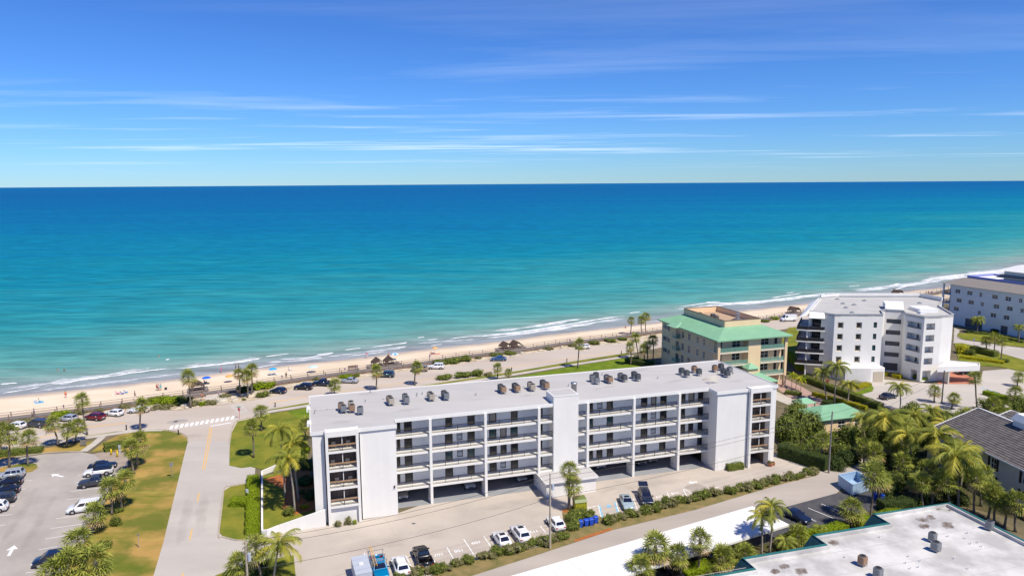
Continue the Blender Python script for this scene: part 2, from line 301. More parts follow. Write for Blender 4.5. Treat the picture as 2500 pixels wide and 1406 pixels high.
# ------------------------------------------------------------------ ground, beach, ocean
def W(pts, z=0.0): return [at(x, y, z) for x, y in pts]
def sheet(name, pts, z, m, parent=None, world=False, kind=True, thick=None):
    P = [Vector((p[0], p[1], z)) for p in (pts if world else W(pts))]
    b = MB()
    if thick: b.prism([(p.x, p.y) for p in P] if area(P) > 0 else [(p.x, p.y) for p in P][::-1], z - thick, z)
    else: b.add(P if area(P) > 0 else P[::-1], [tuple(range(len(P)))])
    o = b.build(name, m, parent)
    if kind and parent is None: struct(o)
    return o
def area(P): return sum(P[i].x * P[(i + 1) % len(P)].y - P[(i + 1) % len(P)].x * P[i].y for i in range(len(P)))
def ribbon(pts, w, z0, z1, b, off=0.0, close=False):            # kerb-like strip of width w along world points
    P = [Vector((p[0], p[1], 0)) for p in pts]; n = len(P); le, ri = [], []
    for i, p in enumerate(P):
        d = (P[(i + 1) % n if close else min(i + 1, n - 1)] - P[(i - 1) if close or i else 0]).normalized(); q = Vector((-d.y, d.x, 0))
        le.append(p + q * (off + w / 2)); ri.append(p + q * (off - w / 2))
    for i in range(n if close else n - 1):
        j = (i + 1) % n
        b.hexa([(ri[i].x, ri[i].y, z0), (ri[j].x, ri[j].y, z0), (le[j].x, le[j].y, z0), (le[i].x, le[i].y, z0)],
               [(ri[i].x, ri[i].y, z1), (ri[j].x, ri[j].y, z1), (le[j].x, le[j].y, z1), (le[i].x, le[i].y, z1)])
    return b
def smooth(pts, k=6):                                           # Catmull-Rom through world points
    P = [Vector(p) for p in pts]; out = []
    for i in range(len(P) - 1):
        a, b, c, d = P[max(i - 1, 0)], P[i], P[i + 1], P[min(i + 2, len(P) - 1)]
        for t in np.linspace(0, 1, k, endpoint=False):
            out.append(.5 * ((2 * b) + (c - a) * t + (2 * a - 5 * b + 4 * c - d) * t * t + (3 * b - a - 3 * c + d) * t ** 3))
    return out + [P[-1]]
SEA = -0.6
shore_px = [(0, 967), (160, 953), (300, 938), (440, 923), (620, 898), (720, 889), (889, 872), (948, 863), (1082, 847), (1200, 835), (1276, 825), (1375, 812), (1510, 798), (1650, 780), (1806, 758), (1969, 741), (2174, 715), (2298, 702)]
shore = smooth([at(x, y, SEA) for x, y in shore_px], 3)
cd = Vector((math.cos(R(29)), math.sin(R(29)), 0)); cn = Vector((-cd.y, cd.x, 0))
dl = (shore[0] - shore[3]).normalized(); dr = Vector((math.cos(R(38)), math.sin(R(38)), 0))
shore_x = [shore[0] + dl * d for d in (90000, 3000, 400, 120, 40)] + shore + [shore[-1] + dr * d for d in (40, 120, 300, 800, 3000, 90000)]
deck_px = [(0, 1027), (120, 1013), (280, 993), (400, 976), (580, 952), (700, 932), (847, 912), (1000, 893), (1116, 875), (1204, 864), (1300, 852), (1384, 839), (1510, 824), (1640, 806), (1842, 784), (1950, 768), (2100, 742), (2180, 728), (2290, 716)]
DZ = 0.55
deck_near = smooth([at(x, y, DZ) for x, y in deck_px], 3)
deck_near = [deck_near[0] + (deck_near[0] - deck_near[4]).normalized() * d for d in (60, 20)] + deck_near + [deck_near[-1] + dr * 60]
DW = 2.7
def offs(P, d):
    out = []
    for i, p in enumerate(P):
        t = (P[min(i + 1, len(P) - 1)] - P[max(i - 1, 0)]); t.z = 0; t.normalize(); out.append(p + Vector((-t.y, t.x, 0)) * d)
    return out
land_edge = offs(deck_near, 1.0)
# one ground sheet, inland side, reaching the horizon
le = [land_edge[0] + dl * 90000] + land_edge + [land_edge[-1] + dr * 90000]
gb = MB(); n = len(le)
gb.add([(p.x, p.y, -.03) for p in le] + [(p.x + 3000 * cd.y, p.y - 3000 * cd.x, -.03) for p in le], [(i, n + i, n + i + 1, i + 1) for i in range(n - 1)])
struct(gb.build('ground', 'ground'))
# beach: resampled between land edge and below the water
def resample(P, n):
    d = [0]
    for a, b in zip(P, P[1:]): d.append(d[-1] + (b - a).length)
    out = []; j = 0
    for s in np.linspace(0, d[-1], n):
        while j < len(P) - 2 and d[j + 1] < s: j += 1
        out.append(P[j].lerp(P[j + 1], (s - d[j]) / max(1e-6, d[j + 1] - d[j])))
    return out
rng = random.Random(5)
A = resample([p - cd * 0 for p in [land_edge[0] + dl * 3000, land_edge[0] + dl * 300] + land_edge + [land_edge[-1] + dr * 300, land_edge[-1] + dr * 3000]], 400)
def closest(p):
    best = None
    for a, b in zip(shore_x, shore_x[1:]):
        ab = b - a; t = max(0, min(1, (p - a).dot(ab) / ab.length_squared)); q = a + ab * t; d = (q - p).length
        if best is None or d < best[0]: best = (d, q)
    return best
bv, bw_ = [], []
rows = [0, .12, .3, .5, .7, .85, .95, 1.0, 1.15, 1.6]
for a in A:
    d, q = closest(Vector((a.x, a.y, SEA)))
    for k, r in enumerate(rows):
        p = Vector((a.x, a.y, 0)).lerp(Vector((q.x, q.y, 0)), r); z = -.034 + (SEA + .034 - .004) * (r ** 1.3 if r <= 1 else 1 + (r - 1) * 1.3) + (rng.uniform(-.05, .05) if .05 < r < .9 else 0)
        bv.append((p.x, p.y, z)); bw_.append((1 - r) * d)
nr = len(rows); bf = [(i * nr + k, (i + 1) * nr + k, (i + 1) * nr + k + 1, i * nr + k + 1) for i in range(len(A) - 1) for k in range(nr - 1)]
me = bpy.data.meshes.new('beach'); me.from_pydata(bv, [], bf); at_ = me.attributes.new('shore', 'FLOAT', 'POINT'); at_.data.foreach_set('value', bw_)
me.polygons.foreach_set('use_smooth', [True] * len(bf))
bm_mat = mat('beach_sand', (.80, .665, .50), .95, col2=(.69, .56, .40), scale=.10, bump=.5, bscale=1.4, stretch=(S27, .4, 1))
t = bm_mat.node_tree; pb = t.nodes['Principled BSDF']; srcs = pb.inputs['Base Color'].links[0].from_socket
an = t.nodes.new('ShaderNodeAttribute'); an.attribute_name = 'shore'
gn = t.nodes.new('ShaderNodeNewGeometry'); nn = t.nodes.new('ShaderNodeTexNoise'); nn.inputs['Scale'].default_value = .12; t.links.new(gn.outputs['Position'], nn.inputs['Vector'])
ma = t.nodes.new('ShaderNodeMath'); ma.operation = 'MULTIPLY_ADD'; ma.inputs[1].default_value = -5; t.links.new(nn.outputs[0], ma.inputs[0]); t.links.new(an.outputs['Fac'], ma.inputs[2])
mr = t.nodes.new('ShaderNodeMapRange'); mr.inputs['From Min'].default_value = -2.2; mr.inputs['From Max'].default_value = 2.4; t.links.new(ma.outputs[0], mr.inputs[0])
mxx = t.nodes.new('ShaderNodeMix'); mxx.data_type = 'RGBA'; t.links.new(mr.outputs[0], mxx.inputs[0]); mxx.inputs[6].default_value = (.46, .37, .28, 1); t.links.new(srcs, mxx.inputs[7]); t.links.new(mxx.outputs[2], pb.inputs['Base Color'])
mrr = t.nodes.new('ShaderNodeMapRange'); t.links.new(mr.outputs[0], mrr.inputs[0]); mrr.inputs['To Min'].default_value = .35; mrr.inputs['To Max'].default_value = .95; t.links.new(mrr.outputs[0], pb.inputs['Roughness'])
me.materials.append(bm_mat); struct(link('beach', me))
# ocean
ov, oa, of_ = [], [], []
ts = [-3, 0, 4, 9, 15, 24, 36, 50, 75, 110, 170, 260, 400, 700, 1200, 2200, 4500, 10000, 30000, 120000]
sx = shore_x
for p in sx:
    for tt in ts: q = p + cn * tt; ov.append((q.x, q.y, SEA)); oa.append(max(0, tt))
k = len(ts); of_ = [(i * k + j, (i + 1) * k + j, (i + 1) * k + j + 1, i * k + j + 1) for i in range(len(sx) - 1) for j in range(k - 1)]
me = bpy.data.meshes.new('ocean'); me.from_pydata(ov, [], of_); at_ = me.attributes.new('shore', 'FLOAT', 'POINT'); at_.data.foreach_set('value', oa)
wm = bpy.data.materials.new('sea_water'); wm.use_nodes = True; M['sea_water'] = wm; t = wm.node_tree; nd, lk = t.nodes, t.links; pb = nd['Principled BSDF']
def nn_(tp, **kw):
    x = nd.new(tp)
    for a, b in kw.items(): setattr(x, a, b)
    return x
an = nn_('ShaderNodeAttribute', attribute_name='shore'); geo = nn_('ShaderNodeNewGeometry')
mpw = nn_('ShaderNodeMapping'); mpw.inputs['Rotation'].default_value = (0, 0, R(-24)); mpw.inputs['Scale'].default_value = (.22, 1, 1); lk.new(geo.outputs['Position'], mpw.inputs[0])
def noise(scale, det=5, vec=None, rough=.55):
    x = nn_('ShaderNodeTexNoise'); x.inputs['Scale'].default_value = scale; x.inputs['Detail'].default_value = det; x.inputs['Roughness'].default_value = rough; lk.new((vec or mpw).outputs[0], x.inputs['Vector']); return x
def math_(op, a, b=None, c=None):
    x = nn_('ShaderNodeMath', operation=op)
    for i, v in enumerate((a, b, c)):
        if v is None: continue
        if isinstance(v, (int, float)): x.inputs[i].default_value = v
        else: lk.new(v, x.inputs[i])
    return x.outputs[0]
big = noise(.004, 6); mid = noise(.035, 8, rough=.65)
# depth colour against log distance from shore, sky reflection painted into the wash, broken up by sand bars and patches
lg = math_('LOGARITHM', math_('ADD', an.outputs['Fac'], 1.0), 10.0)
lg2 = math_('ADD', lg, math_('MULTIPLY', math_('SUBTRACT', big.outputs[0], .5), 1.0)); lg3 = math_('ADD', lg2, math_('MULTIPLY', math_('SUBTRACT', mid.outputs[0], .5), 0.85))
fac = math_('DIVIDE', lg3, 4.6)
ramp = nn_('ShaderNodeValToRGB'); e = ramp.color_ramp.elements
stops = [(.0, (.31, .32, .345)), (.20, (.27, .31, .325)), (.285, (.20, .33, .305)), (.345, (.10, .315, .30)), (.44, (.030, .26, .29)), (.52, (.006, .205, .295)), (.60, (.003, .165, .305)), (.69, (.003, .125, .30)), (.80, (.004, .105, .285)), (1.0, (.006, .12, .31))]
while len(e) < len(stops): e.new(.5)
for el, (p, c) in zip(e, stops): el.position = p; el.color = (*c, 1)
lk.new(fac, ramp.inputs[0])
fine = noise(.22, 6, rough=.65)
mv = nn_('ShaderNodeMapRange'); mv.inputs['From Min'].default_value = .36; mv.inputs['From Max'].default_value = .64; mv.inputs['To Min'].default_value = .76; mv.inputs['To Max'].default_value = 1.2; lk.new(fine.outputs[0], mv.inputs[0])
hsw = nn_('ShaderNodeHueSaturation'); lk.new(mv.outputs[0], hsw.inputs['Value']); lk.new(ramp.outputs[0], hsw.inputs['Color'])
lk.new(hsw.outputs[0], pb.inputs['Base Color'])
pb.inputs['Roughness'].default_value = .6; pb.inputs['Specular IOR Level'].default_value = 0.0
gls = nn_('ShaderNodeBsdfGlossy'); gls.inputs['Roughness'].default_value = .25; mxs = nn_('ShaderNodeMixShader'); mxs.inputs[0].default_value = .045; lk.new(pb.outputs[0], mxs.inputs[1]); lk.new(gls.outputs[0], mxs.inputs[2]); lk.new(mxs.outputs[0], nd['Material Output'].inputs[0])
wv = noise(.5, 8, rough=.7); wv2 = noise(.06, 5)
hgt_ = math_('ADD', math_('MULTIPLY', wv.outputs[0], .6), math_('MULTIPLY', wv2.outputs[0], 3.0))
bp = nn_('ShaderNodeBump'); bp.inputs['Strength'].default_value = .8; bp.inputs['Distance'].default_value = 1.0; lk.new(hgt_, bp.inputs['Height']); lk.new(bp.outputs[0], pb.inputs['Normal']); lk.new(bp.outputs[0], gls.inputs['Normal'])
me.materials.append(wm); struct(link('ocean', me))
# foam: rolled breakers with real crests, and lace left behind them
fm = mat('foam', (.86, .88, .90), .8); t = fm.node_tree; nd, lk = t.nodes, t.links; pb = nd['Principled BSDF']
an = nn_('ShaderNodeAttribute', attribute_name='edge'); geo = nn_('ShaderNodeNewGeometry'); mpw = nn_('ShaderNodeMapping'); mpw.inputs['Rotation'].default_value = (0, 0, S27); mpw.inputs['Scale'].default_value = (.45, 1, 1); lk.new(geo.outputs['Position'], mpw.inputs[0])
fn = noise(.8, 9, rough=.75)
aa = math_('ADD', math_('MULTIPLY', fn.outputs[0], 1.5), math_('SUBTRACT', an.outputs['Fac'], 1.15)); ar = nn_('ShaderNodeMapRange'); ar.inputs['From Min'].default_value = 0; ar.inputs['From Max'].default_value = .55; lk.new(aa, ar.inputs[0]); lk.new(ar.outputs[0], pb.inputs['Alpha'])
fv, fa, ff = [], [], []
def foam(px, wid, h=.3, dens=1.0, seed=1):
    r = random.Random(seed); P = smooth([at(x, y, SEA) for x, y in px], 8); nP = len(P)
    prof = [(-1, 0, 0), (-.55, .55, .9), (-.15, 1, 1), (.25, .5, .85), (.7, .12, .45), (1.25, .0, 0)]
    o = len(fv); ph = r.random() * 9
    for i, p in enumerate(P):
        d = (P[min(i + 1, nP - 1)] - P[max(i - 1, 0)]).normalized(); q = Vector((-d.y, d.x, 0)); s = i / (nP - 1)
        ta = min(1, 5 * s, 5 * (1 - s)) ** .6; wob = (.75 + .45 * math.sin(i * .9 + ph) * math.sin(i * .37 + ph) + r.uniform(-.18, .18))
        for a, hh, e_ in prof:
            v = p + q * (a * wid / 2 * ta * wob); fv.append((v.x, v.y, SEA + .012 + h * hh * ta)); fa.append(e_ * dens * (.35 + .65 * ta))
    m = len(prof)
    for i in range(nP - 1):
        for j in range(m - 1): ff.append((o + i * m + j, o + (i + 1) * m + j, o + (i + 1) * m + j + 1, o + i * m + j + 1))
F_ = [([(0, 961), (60, 952), (100, 944)], 2.0), ([(98, 944), (200, 928), (290, 916), (380, 903), (424, 900)], 3.4), ([(420, 901), (520, 892), (610, 880), (640, 875)], 4.4), ([(645, 871), (708, 864)], 3), ([(680, 877), (740, 875), (816, 862)], 2.6), ([(624, 898), (680, 889)], 1.8),
      ([(770, 867), (817, 861)], 3), ([(838, 855), (884, 850)], 2.4), ([(904, 848), (978, 839), (992, 836)], 3.4), ([(1018, 825), (1037, 823)], 2.4), ([(1042, 831), (1070, 828)], 2.6), ([(1094, 828), (1145, 822), (1200, 820)], 3.0), ([(845, 870), (900, 864), (942, 859)], 2.2), ([(966, 850), (994, 846)], 2), ([(1050, 845), (1080, 840)], 1.6),
      ([(1150, 823), (1204, 818), (1276, 810), (1366, 796), (1474, 778), (1528, 771)], 6.0), ([(1290, 800), (1366, 786), (1420, 779)], 5.0), ([(1535, 765), (1566, 761)], 3), ([(1640, 752), (1726, 741), (1828, 739), (1962, 723), (2052, 713)], 6.5), ([(1720, 738), (1760, 737)], 5), ([(1560, 790), (1700, 772), (1800, 757)], 2.0), ([(1880, 728), (1960, 716)], 5),
      ([(2078, 709), (2174, 698), (2192, 692)], 6.5), ([(2176, 710), (2230, 693)], 4), ([(2245, 687), (2300, 678), (2359, 669)], 10), ([(2350, 672), (2420, 665), (2500, 660)], 12), ([(2240, 690), (2330, 680), (2400, 672)], 6), ([(0, 938), (44, 935)], 3.4), ([(2070, 700), (2100, 697)], 3), ([(1918, 716), (1940, 714)], 3)]
for i, (px, wd) in enumerate(F_): foam(px, wd * .66, .12 + .03 * wd, .98, i)
LACE = [([(0, 950), (120, 935), (240, 918), (380, 895)], 9, .62), ([(60, 958), (200, 940), (330, 925), (470, 908)], 5, .55), ([(440, 893), (560, 885), (640, 872)], 8, .62), ([(640, 884), (720, 880), (800, 870)], 5, .6), ([(780, 872), (900, 858), (1000, 845)], 5, .58), ([(1180, 826), (1300, 810), (1420, 792), (1530, 775)], 9, .72), ([(1200, 808), (1300, 797), (1390, 783)], 8, .66), ([(1640, 756), (1760, 744), (1900, 732), (2040, 716)], 11, .72), ([(2080, 712), (2200, 697), (2300, 683)], 12, .7), ([(2250, 684), (2380, 668), (2500, 656)], 22, .74), ([(1010, 838), (1100, 832), (1180, 827)], 5, .55)]
for i, (px, wd, dn) in enumerate(LACE): foam(px, wd, .015, dn + .13, 50 + i)
me = bpy.data.meshes.new('sea_foam'); me.from_pydata(fv, [], ff); at_ = me.attributes.new('edge', 'FLOAT', 'POINT'); at_.data.foreach_set('value', fa); me.polygons.foreach_set('use_smooth', [True] * len(ff)); me.materials.append(fm)
o = link('sea_foam', me); tag(o, 'white foam of small breakers rolling onto the beach', 'foam'); o['kind'] = 'stuff'

# ------------------------------------------------------------------ roads, lots, lawns
road_far = [(-60, 1048), (0, 1040), (202, 1016), (300, 1002), (368, 1000), (440, 1001), (470, 996), (550, 988), (590, 981), (676, 964), (708, 952), (790, 938), (874, 925), (908, 919), (965, 909), (998, 905), (1099, 892), (1150, 884), (1258, 868), (1330, 857), (1443, 844), (1519, 838), (1640, 822), (1760, 803), (1857, 787), (1951, 774), (2100, 752), (2230, 738), (2330, 727)]
road_near = [(-60, 1106), (0, 1099), (88, 1085), (180, 1071), (280, 1057), (370, 1054), (410, 1062), (440, 1074), (446, 1084), (572, 1086), (580, 1064), (592, 1036), (630, 1022), (664, 1006), (748, 986), (830, 973), (918, 960), (1013, 946), (1193, 919), (1251, 910), (1402, 884), (1519, 866), (1640, 843), (1780, 824), (1900, 806), (1990, 790), (2130, 765), (2330, 735)]
beach_road = sheet('beach_road', road_far + road_near[::-1], -.008, 'road')
dune = sheet('dune', [(-60, 1040)] + [(x, y) for x, y in deck_px] + [(2330, 708)] + [(x, y + .0) for x, y in road_far[::-1]], -.018, 'sand_dune')
street = sheet('side_street', [(440, 1076), (440, 1100), (412, 1222), (388, 1322), (362, 1406), (336, 1500), (580, 1500), (560, 1406), (580, 1395), (610, 1390), (610, 1310), (580, 1306), (556, 1300), (546, 1290), (552, 1245), (560, 1205), (580, 1196), (620, 1188), (624, 1134), (574, 1128), (575, 1076)], -.002, 'street')
plot = sheet('condo_parking_lot', [(600, 1378), (600, 1318), (640, 1306), (700, 1297), (800, 1282), (960, 1256), (1046, 1225), (1900, 1105), (1990, 1120), (2020, 1150), (1985, 1160), (1790, 1197), (1640, 1226), (1500, 1270), (1330, 1330), (1180, 1360), (1060, 1398), (1000, 1440), (960, 1500), (700, 1500), (717, 1354)], -.012, 'concrete_lot')
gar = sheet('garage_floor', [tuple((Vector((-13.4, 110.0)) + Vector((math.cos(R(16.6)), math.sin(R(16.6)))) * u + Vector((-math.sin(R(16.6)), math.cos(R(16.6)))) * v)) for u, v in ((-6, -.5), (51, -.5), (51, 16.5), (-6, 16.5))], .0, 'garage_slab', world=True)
alley = sheet('alley', [(1040, 1440), (1280, 1364), (1496, 1293), (1700, 1243), (1897, 1184), (1990, 1161), (2022, 1146), (2075, 1128), (2130, 1112), (2170, 1118), (2140, 1138), (2110, 1160), (2060, 1185), (2043, 1203), (1906, 1240), (1740, 1290), (1560, 1350), (1380, 1430)], -.004, 'alley')
alot = sheet('asphalt_lot', [(1380, 1430), (1560, 1350), (1740, 1290), (1906, 1240), (2043, 1203), (2110, 1195), (2180, 1222), (2090, 1262), (1960, 1300), (1800, 1345), (1640, 1420), (1500, 1480)], -.006, 'asphalt_dark')
verge = sheet('verge', [(1020, 1436), (1075, 1390), (1180, 1362), (1330, 1332), (1420, 1296), (1500, 1272), (1640, 1228), (1790, 1199), (1985, 1160), (1990, 1161), (1897, 1184), (1700, 1243), (1496, 1293), (1280, 1364), (1060, 1434)], .01, 'verge')
lot = sheet('public_parking_lot', [(-80, 1136), (0, 1124), (108, 1108), (200, 1103), (226, 1108), (312, 1118), (313, 1133), (283, 1165), (255, 1222), (235, 1280), (200, 1330), (152, 1406), (120, 1470), (-200, 1470)], -.004, 'lot_asphalt')
pad = sheet('meter_pad', [(228, 1108), (250, 1103), (306, 1104), (312, 1122), (300, 1140), (255, 1128)], .004, 'pad')
LAWNS = [('lawn', [(340, 1052), (372, 1050), (412, 1052), (440, 1058), (456, 1068), (458, 1080), (452, 1102), (423, 1222), (399, 1322), (374, 1406), (350, 1490), (130, 1490), (154, 1406), (204, 1330), (240, 1280), (259, 1222), (288, 1165), (318, 1135), (316, 1118), (308, 1101), (250, 1100), (222, 1104), (252, 1080), (290, 1062)], 'lawn_dry'),
         ('lawn', [(580, 1029), (616, 1021), (660, 1010), (750, 996), (752, 1140), (704, 1150), (640, 1146), (612, 1139), (590, 1142), (560, 1136), (561, 1090), (566, 1056)], 'lawn'),
         ('lawn', [(604, 1181), (563, 1188), (548, 1198), (536, 1300), (544, 1308), (576, 1317), (604, 1318), (606, 1250)], 'lawn'),
         ('lawn', [(525, 1405), (563, 1390), (602, 1380), (660, 1366), (717, 1355), (722, 1406), (722, 1480), (500, 1480)], 'lawn'),
         ('lawn', [(642, 1162), (700, 1150), (756, 1138), (770, 1250), (664, 1292), (643, 1296)], 'lawn'),
         ('verge', [(0, 1097), (88, 1083), (180, 1069), (280, 1054), (366, 1048), (340, 1050), (280, 1057), (180, 1073), (88, 1088), (0, 1102)], 'lawn'),
         ('lawn', [(0, 1113), (100, 1096), (200, 1081), (246, 1074), (204, 1101), (108, 1105), (0, 1121)], 'lawn_dry'),
         ('verge', [(652, 1001), (748, 984), (830, 972), (1193, 917), (1251, 908), (1402, 882), (1535, 861), (1535, 864), (1402, 887), (1251, 912), (1193, 921), (830, 976), (748, 988), (652, 1003)], 'lawn'),
         ('lawn', [(700, 1004), (830, 986), (1000, 958), (1190, 930), (1250, 922), (1402, 894), (1490, 880), (1540, 872), (1600, 880), (1590, 915), (1400, 945), (1000, 1010), (760, 1040)], 'lawn_bright'),
         ('lawn', [(-30, 1148), (60, 1131), (86, 1133), (93, 1141), (80, 1150), (60, 1154), (-30, 1166)], 'lawn_dry'),
         ('lawn', [(1925, 800), (1990, 795), (1960, 850), (1950, 880), (1918, 890), (1905, 840)], 'lawn'),
         ('lawn', [(2090, 958), (2110, 950), (2128, 940), (2133, 948), (2130, 955), (2105, 962), (2060, 972), (2060, 955)], 'lawn_bright'),
         ('lawn', [(2336, 1020), (2352, 1008), (2390, 996), (2430, 990), (2470, 1000), (2480, 1030), (2400, 1045), (2340, 1035)], 'lawn_bright'),
         ('lawn', [(2330, 838), (2350, 838), (2400, 850), (2500, 880), (2560, 894), (2560, 920), (2440, 896), (2380, 893), (2340, 880)], 'lawn'),
         ('lawn', [(2338, 815), (2400, 812), (2460, 822), (2520, 838), (2520, 850), (2470, 845), (2400, 835), (2350, 828), (2337, 820)], 'lawn')]
for i_, (nm, px, m) in enumerate(LAWNS): sheet(nm, px, .06 + .004 * i_, m, thick=.1)
under = sheet('planting_bed', [(1960, 1010), (2000, 985), (2060, 985), (2200, 1005), (2330, 1000), (2420, 1020), (2560, 1030), (2620, 1300), (2320, 1228), (2180, 1262), (2050, 1300), (1900, 1350), (1760, 1400), (1500, 1480), (1640, 1420), (1800, 1345), (1960, 1300), (2090, 1262), (2180, 1222), (2110, 1195), (2060, 1185), (2110, 1160), (2140, 1138), (2130, 1112), (2075, 1128), (2022, 1146), (1990, 1120), (1900, 1100), (1896, 1040)], -.016, 'undergrowth')
sheet('planting_bed', [(645, 1170), (752, 1140), (790, 1240), (700, 1262), (690, 1240), (700, 1200)], .09, 'mulch')
sheet('planting_bed', [(1372, 1250), (1400, 1242), (1440, 1250), (1470, 1262), (1500, 1270), (1420, 1300), (1350, 1330), (1380, 1290)], .016, 'verge')
sheet('planting_bed', [(1400, 1318), (1440, 1304), (1490, 1288), (1496, 1292), (1450, 1308), (1405, 1322)], .022, 'mulch')
sheet('planting_bed', [(1372, 1242), (1400, 1238), (1414, 1246), (1396, 1252), (1374, 1250)], .024, 'mulch')
# sidewalks
for px in ([(-20, 1105), (0, 1102), (88, 1088), (180, 1073), (250, 1063), (340, 1051), (400, 1049)], [(250, 1066), (232, 1082), (204, 1102)], [(640, 1008), (748, 991), (830, 979), (1000, 952), (1193, 924), (1251, 915), (1402, 890), (1500, 875), (1545, 868)]):
    struct(ribbon(smooth(W(px), 4), 1.7 if len(px) > 3 else 1.5, .02, .085, MB()).build('sidewalk', 'sidewalk'))
kb = MB()
for px in ([(340, 1051), (372, 1048.5), (412, 1050.5), (441, 1056.5), (458, 1067), (460, 1080)], [(614, 1018), (579, 1027), (568, 1042), (564, 1056), (559, 1084)], [(604, 1180), (561, 1186.5), (546, 1198), (534, 1302), (543, 1310), (576, 1318.5), (602, 1319)], [(-30, 1149), (60, 1130), (87, 1132), (94, 1141), (81, 1151)], [(0, 1122), (108, 1106), (204, 1102)], [(368, 1000), (440, 1001.5), (470, 996.5), (590, 982), (676, 965)], [(2337, 821), (2350, 829), (2400, 836), (2470, 846), (2520, 851)]):
    ribbon(smooth(W(px), 4), .22, -.02, .13, kb)
struct(kb.build('kerb', 'kerb'))
# road markings: every stripe its own sheet, child of the surface it is painted on
def mark(parent, a, b, w, m, z=.004, name='marking'):
    A_, B_ = at(*a), at(*b); d = (B_ - A_).normalized(); q = Vector((-d.y, d.x, 0)) * w / 2
    z0 = parent.data.vertices[-1].co.z + z
    return MB().add([(p.x, p.y, z0) for p in (A_ - q, B_ - q, B_ + q, A_ + q)], [(0, 1, 2, 3)]).build(name, m, parent)
for i in range(13):
    f = i / 12; x = 418.5 + (567.5 - 418.5) * f; y = 1043 + (1019.5 - 1043) * f
    mark(beach_road, (x + 2.2, y - 4.6), (x - 2.0, y + 4.4), .62, 'paint_white', .008, 'crosswalk_stripe')
for i in range(10):
    f = i / 9; mark(beach_road, (556 + 24 * f, 986.5 + 23 * f), (591 + 17 * f, 982.8 + 23 * f), .30, 'paint_faded', .008, 'crosswalk_stripe')
for a_, b2_ in (((446, 1150), (556, 1138)), ((431, 1210), (545, 1196)), ((420, 1255), (538, 1240)), ((408, 1303), (532, 1284)), ((396, 1350), (520, 1332)), ((455, 1105), (556, 1096))): mark(street, a_, b2_, .05, 'tyre_mark', .002, 'pavement_line')  # transverse joints across the street
for a_, b2_ in (((780, 1300), (1300, 1215)), ((1440, 1214), (1720, 1160)), ((1720, 1160), (1900, 1128)), ((760, 1345), (1180, 1262)), ((940, 1262), (985, 1340)), ((1110, 1228), (1175, 1310)), ((1560, 1158), (1610, 1205))): mark(plot, a_, b2_, .06, 'kerb', .003, 'pavement_line')  # thin darker lines drawn across the lot surface
mark(street, (514, 1040), (564, 1031.5), .5, 'paint_white', .016, 'stop_line')
mark(street, (513, 1042), (494, 1146), .14, 'paint_yellow', .006, 'centre_line'); mark(street, (518, 1042), (500, 1146), .14, 'paint_yellow', .006, 'centre_line')
for a, b in (((486, 1202), (482, 1224)), ((469, 1290), (463, 1317)), ((447, 1398), (441, 1425))): mark(street, a, b, .16, 'paint_yellow', .006, 'lane_dash')
for a, b in (((205, 1042.5), (308, 1032)), ((94, 1068), (140, 1058)), ((656, 983), (748, 968))): mark(beach_road, a, b, .35, 'paint_yellow', .006, 'lane_dash')
for dy in (0, 1.6): mark(beach_road, (800, 960 + dy), (1500, 858 + dy), .12, 'paint_yellow', .006, 'centre_line')
for a, b in (((172, 1199), (240, 1191)), ((160, 1219.5), (205, 1214)), ((136, 1265.5), (194, 1257)), ((124, 1289.5), (209, 1277)), ((110, 1315), (158, 1307)), ((63, 1398), (108, 1391)), ((94, 1341), (140, 1333)), ((182, 1178), (196, 1176)), ((190, 1160), (204, 1158)), ((50, 1173.5), (78, 1172)), ((46, 1193.5), (64, 1192)), ((32, 1214), (48, 1212.5)), ((17, 1235), (36, 1233)), ((0, 1257.5), (30, 1255)), ((0, 1281.5), (12, 1280))):
    mark(lot, a, b, .11, 'paint_white', .006, 'stall_line')
def arrow(parent, tip, tail, s=1.0):
    T, Q = at(*tip), at(*tail); d = (T - Q); Ln = d.length; d.normalize(); q = Vector((-d.y, d.x, 0)); z0 = parent.data.vertices[-1].co.z + .007
    pts = [Q - q * .16 * s, T - d * Ln * .42 - q * .16 * s, T - d * Ln * .42 - q * .55 * s, T, T - d * Ln * .42 + q * .55 * s, T - d * Ln * .42 + q * .16 * s, Q + q * .16 * s]
    MB().add([(p.x, p.y, z0) for p in pts], [tuple(range(7))]).build('painted_arrow', 'paint_white', parent)
for k_, (a_, b2_) in enumerate((((20, 1400), (150, 1180)), ((-30, 1380), (110, 1160)))):
    A_, B_ = at(*a_), at(*b2_); c_ = (A_ + B_) / 2; stain('tyre_mark', 'tyre_mark', (c_.x, c_.y), (B_ - A_).length / 2, 1.1, .0015, lot, math.atan2((B_ - A_).y, (B_ - A_).x), k_)
for k_, (a_, b2_, w_) in enumerate((((485, 1330), (500, 1180), 1.4), ((430, 1380), (470, 1170), 1.2), ((540, 1060), (430, 1065), 2.0))):
    A_, B_ = at(*a_), at(*b2_); c_ = (A_ + B_) / 2; stain('tyre_mark', 'tyre_mark', (c_.x, c_.y), (B_ - A_).length / 2, w_, .001, street, math.atan2((B_ - A_).y, (B_ - A_).x), 9 + k_)
for k_, (x_, y_, rx_, ry_) in enumerate(((1250, 1230, 9, 2.2), (900, 1330, 10, 2.5), (1600, 1180, 9, 1.6), (1050, 1300, 4, 3), (1480, 1195, 3, 1.5), (1750, 1170, 5, 1.5))):
    c_ = at(x_, y_); stain('tyre_mark', 'tyre_mark', (c_.x, c_.y), rx_, ry_, -.0095, plot, R(18), 20 + k_)
arrow(lot, (35, 1330), (21, 1356), 1.3); arrow(lot, (125, 1157), (154, 1163), 1.3); arrow(plot, (1681, 1178), (1702, 1175), 1.1)
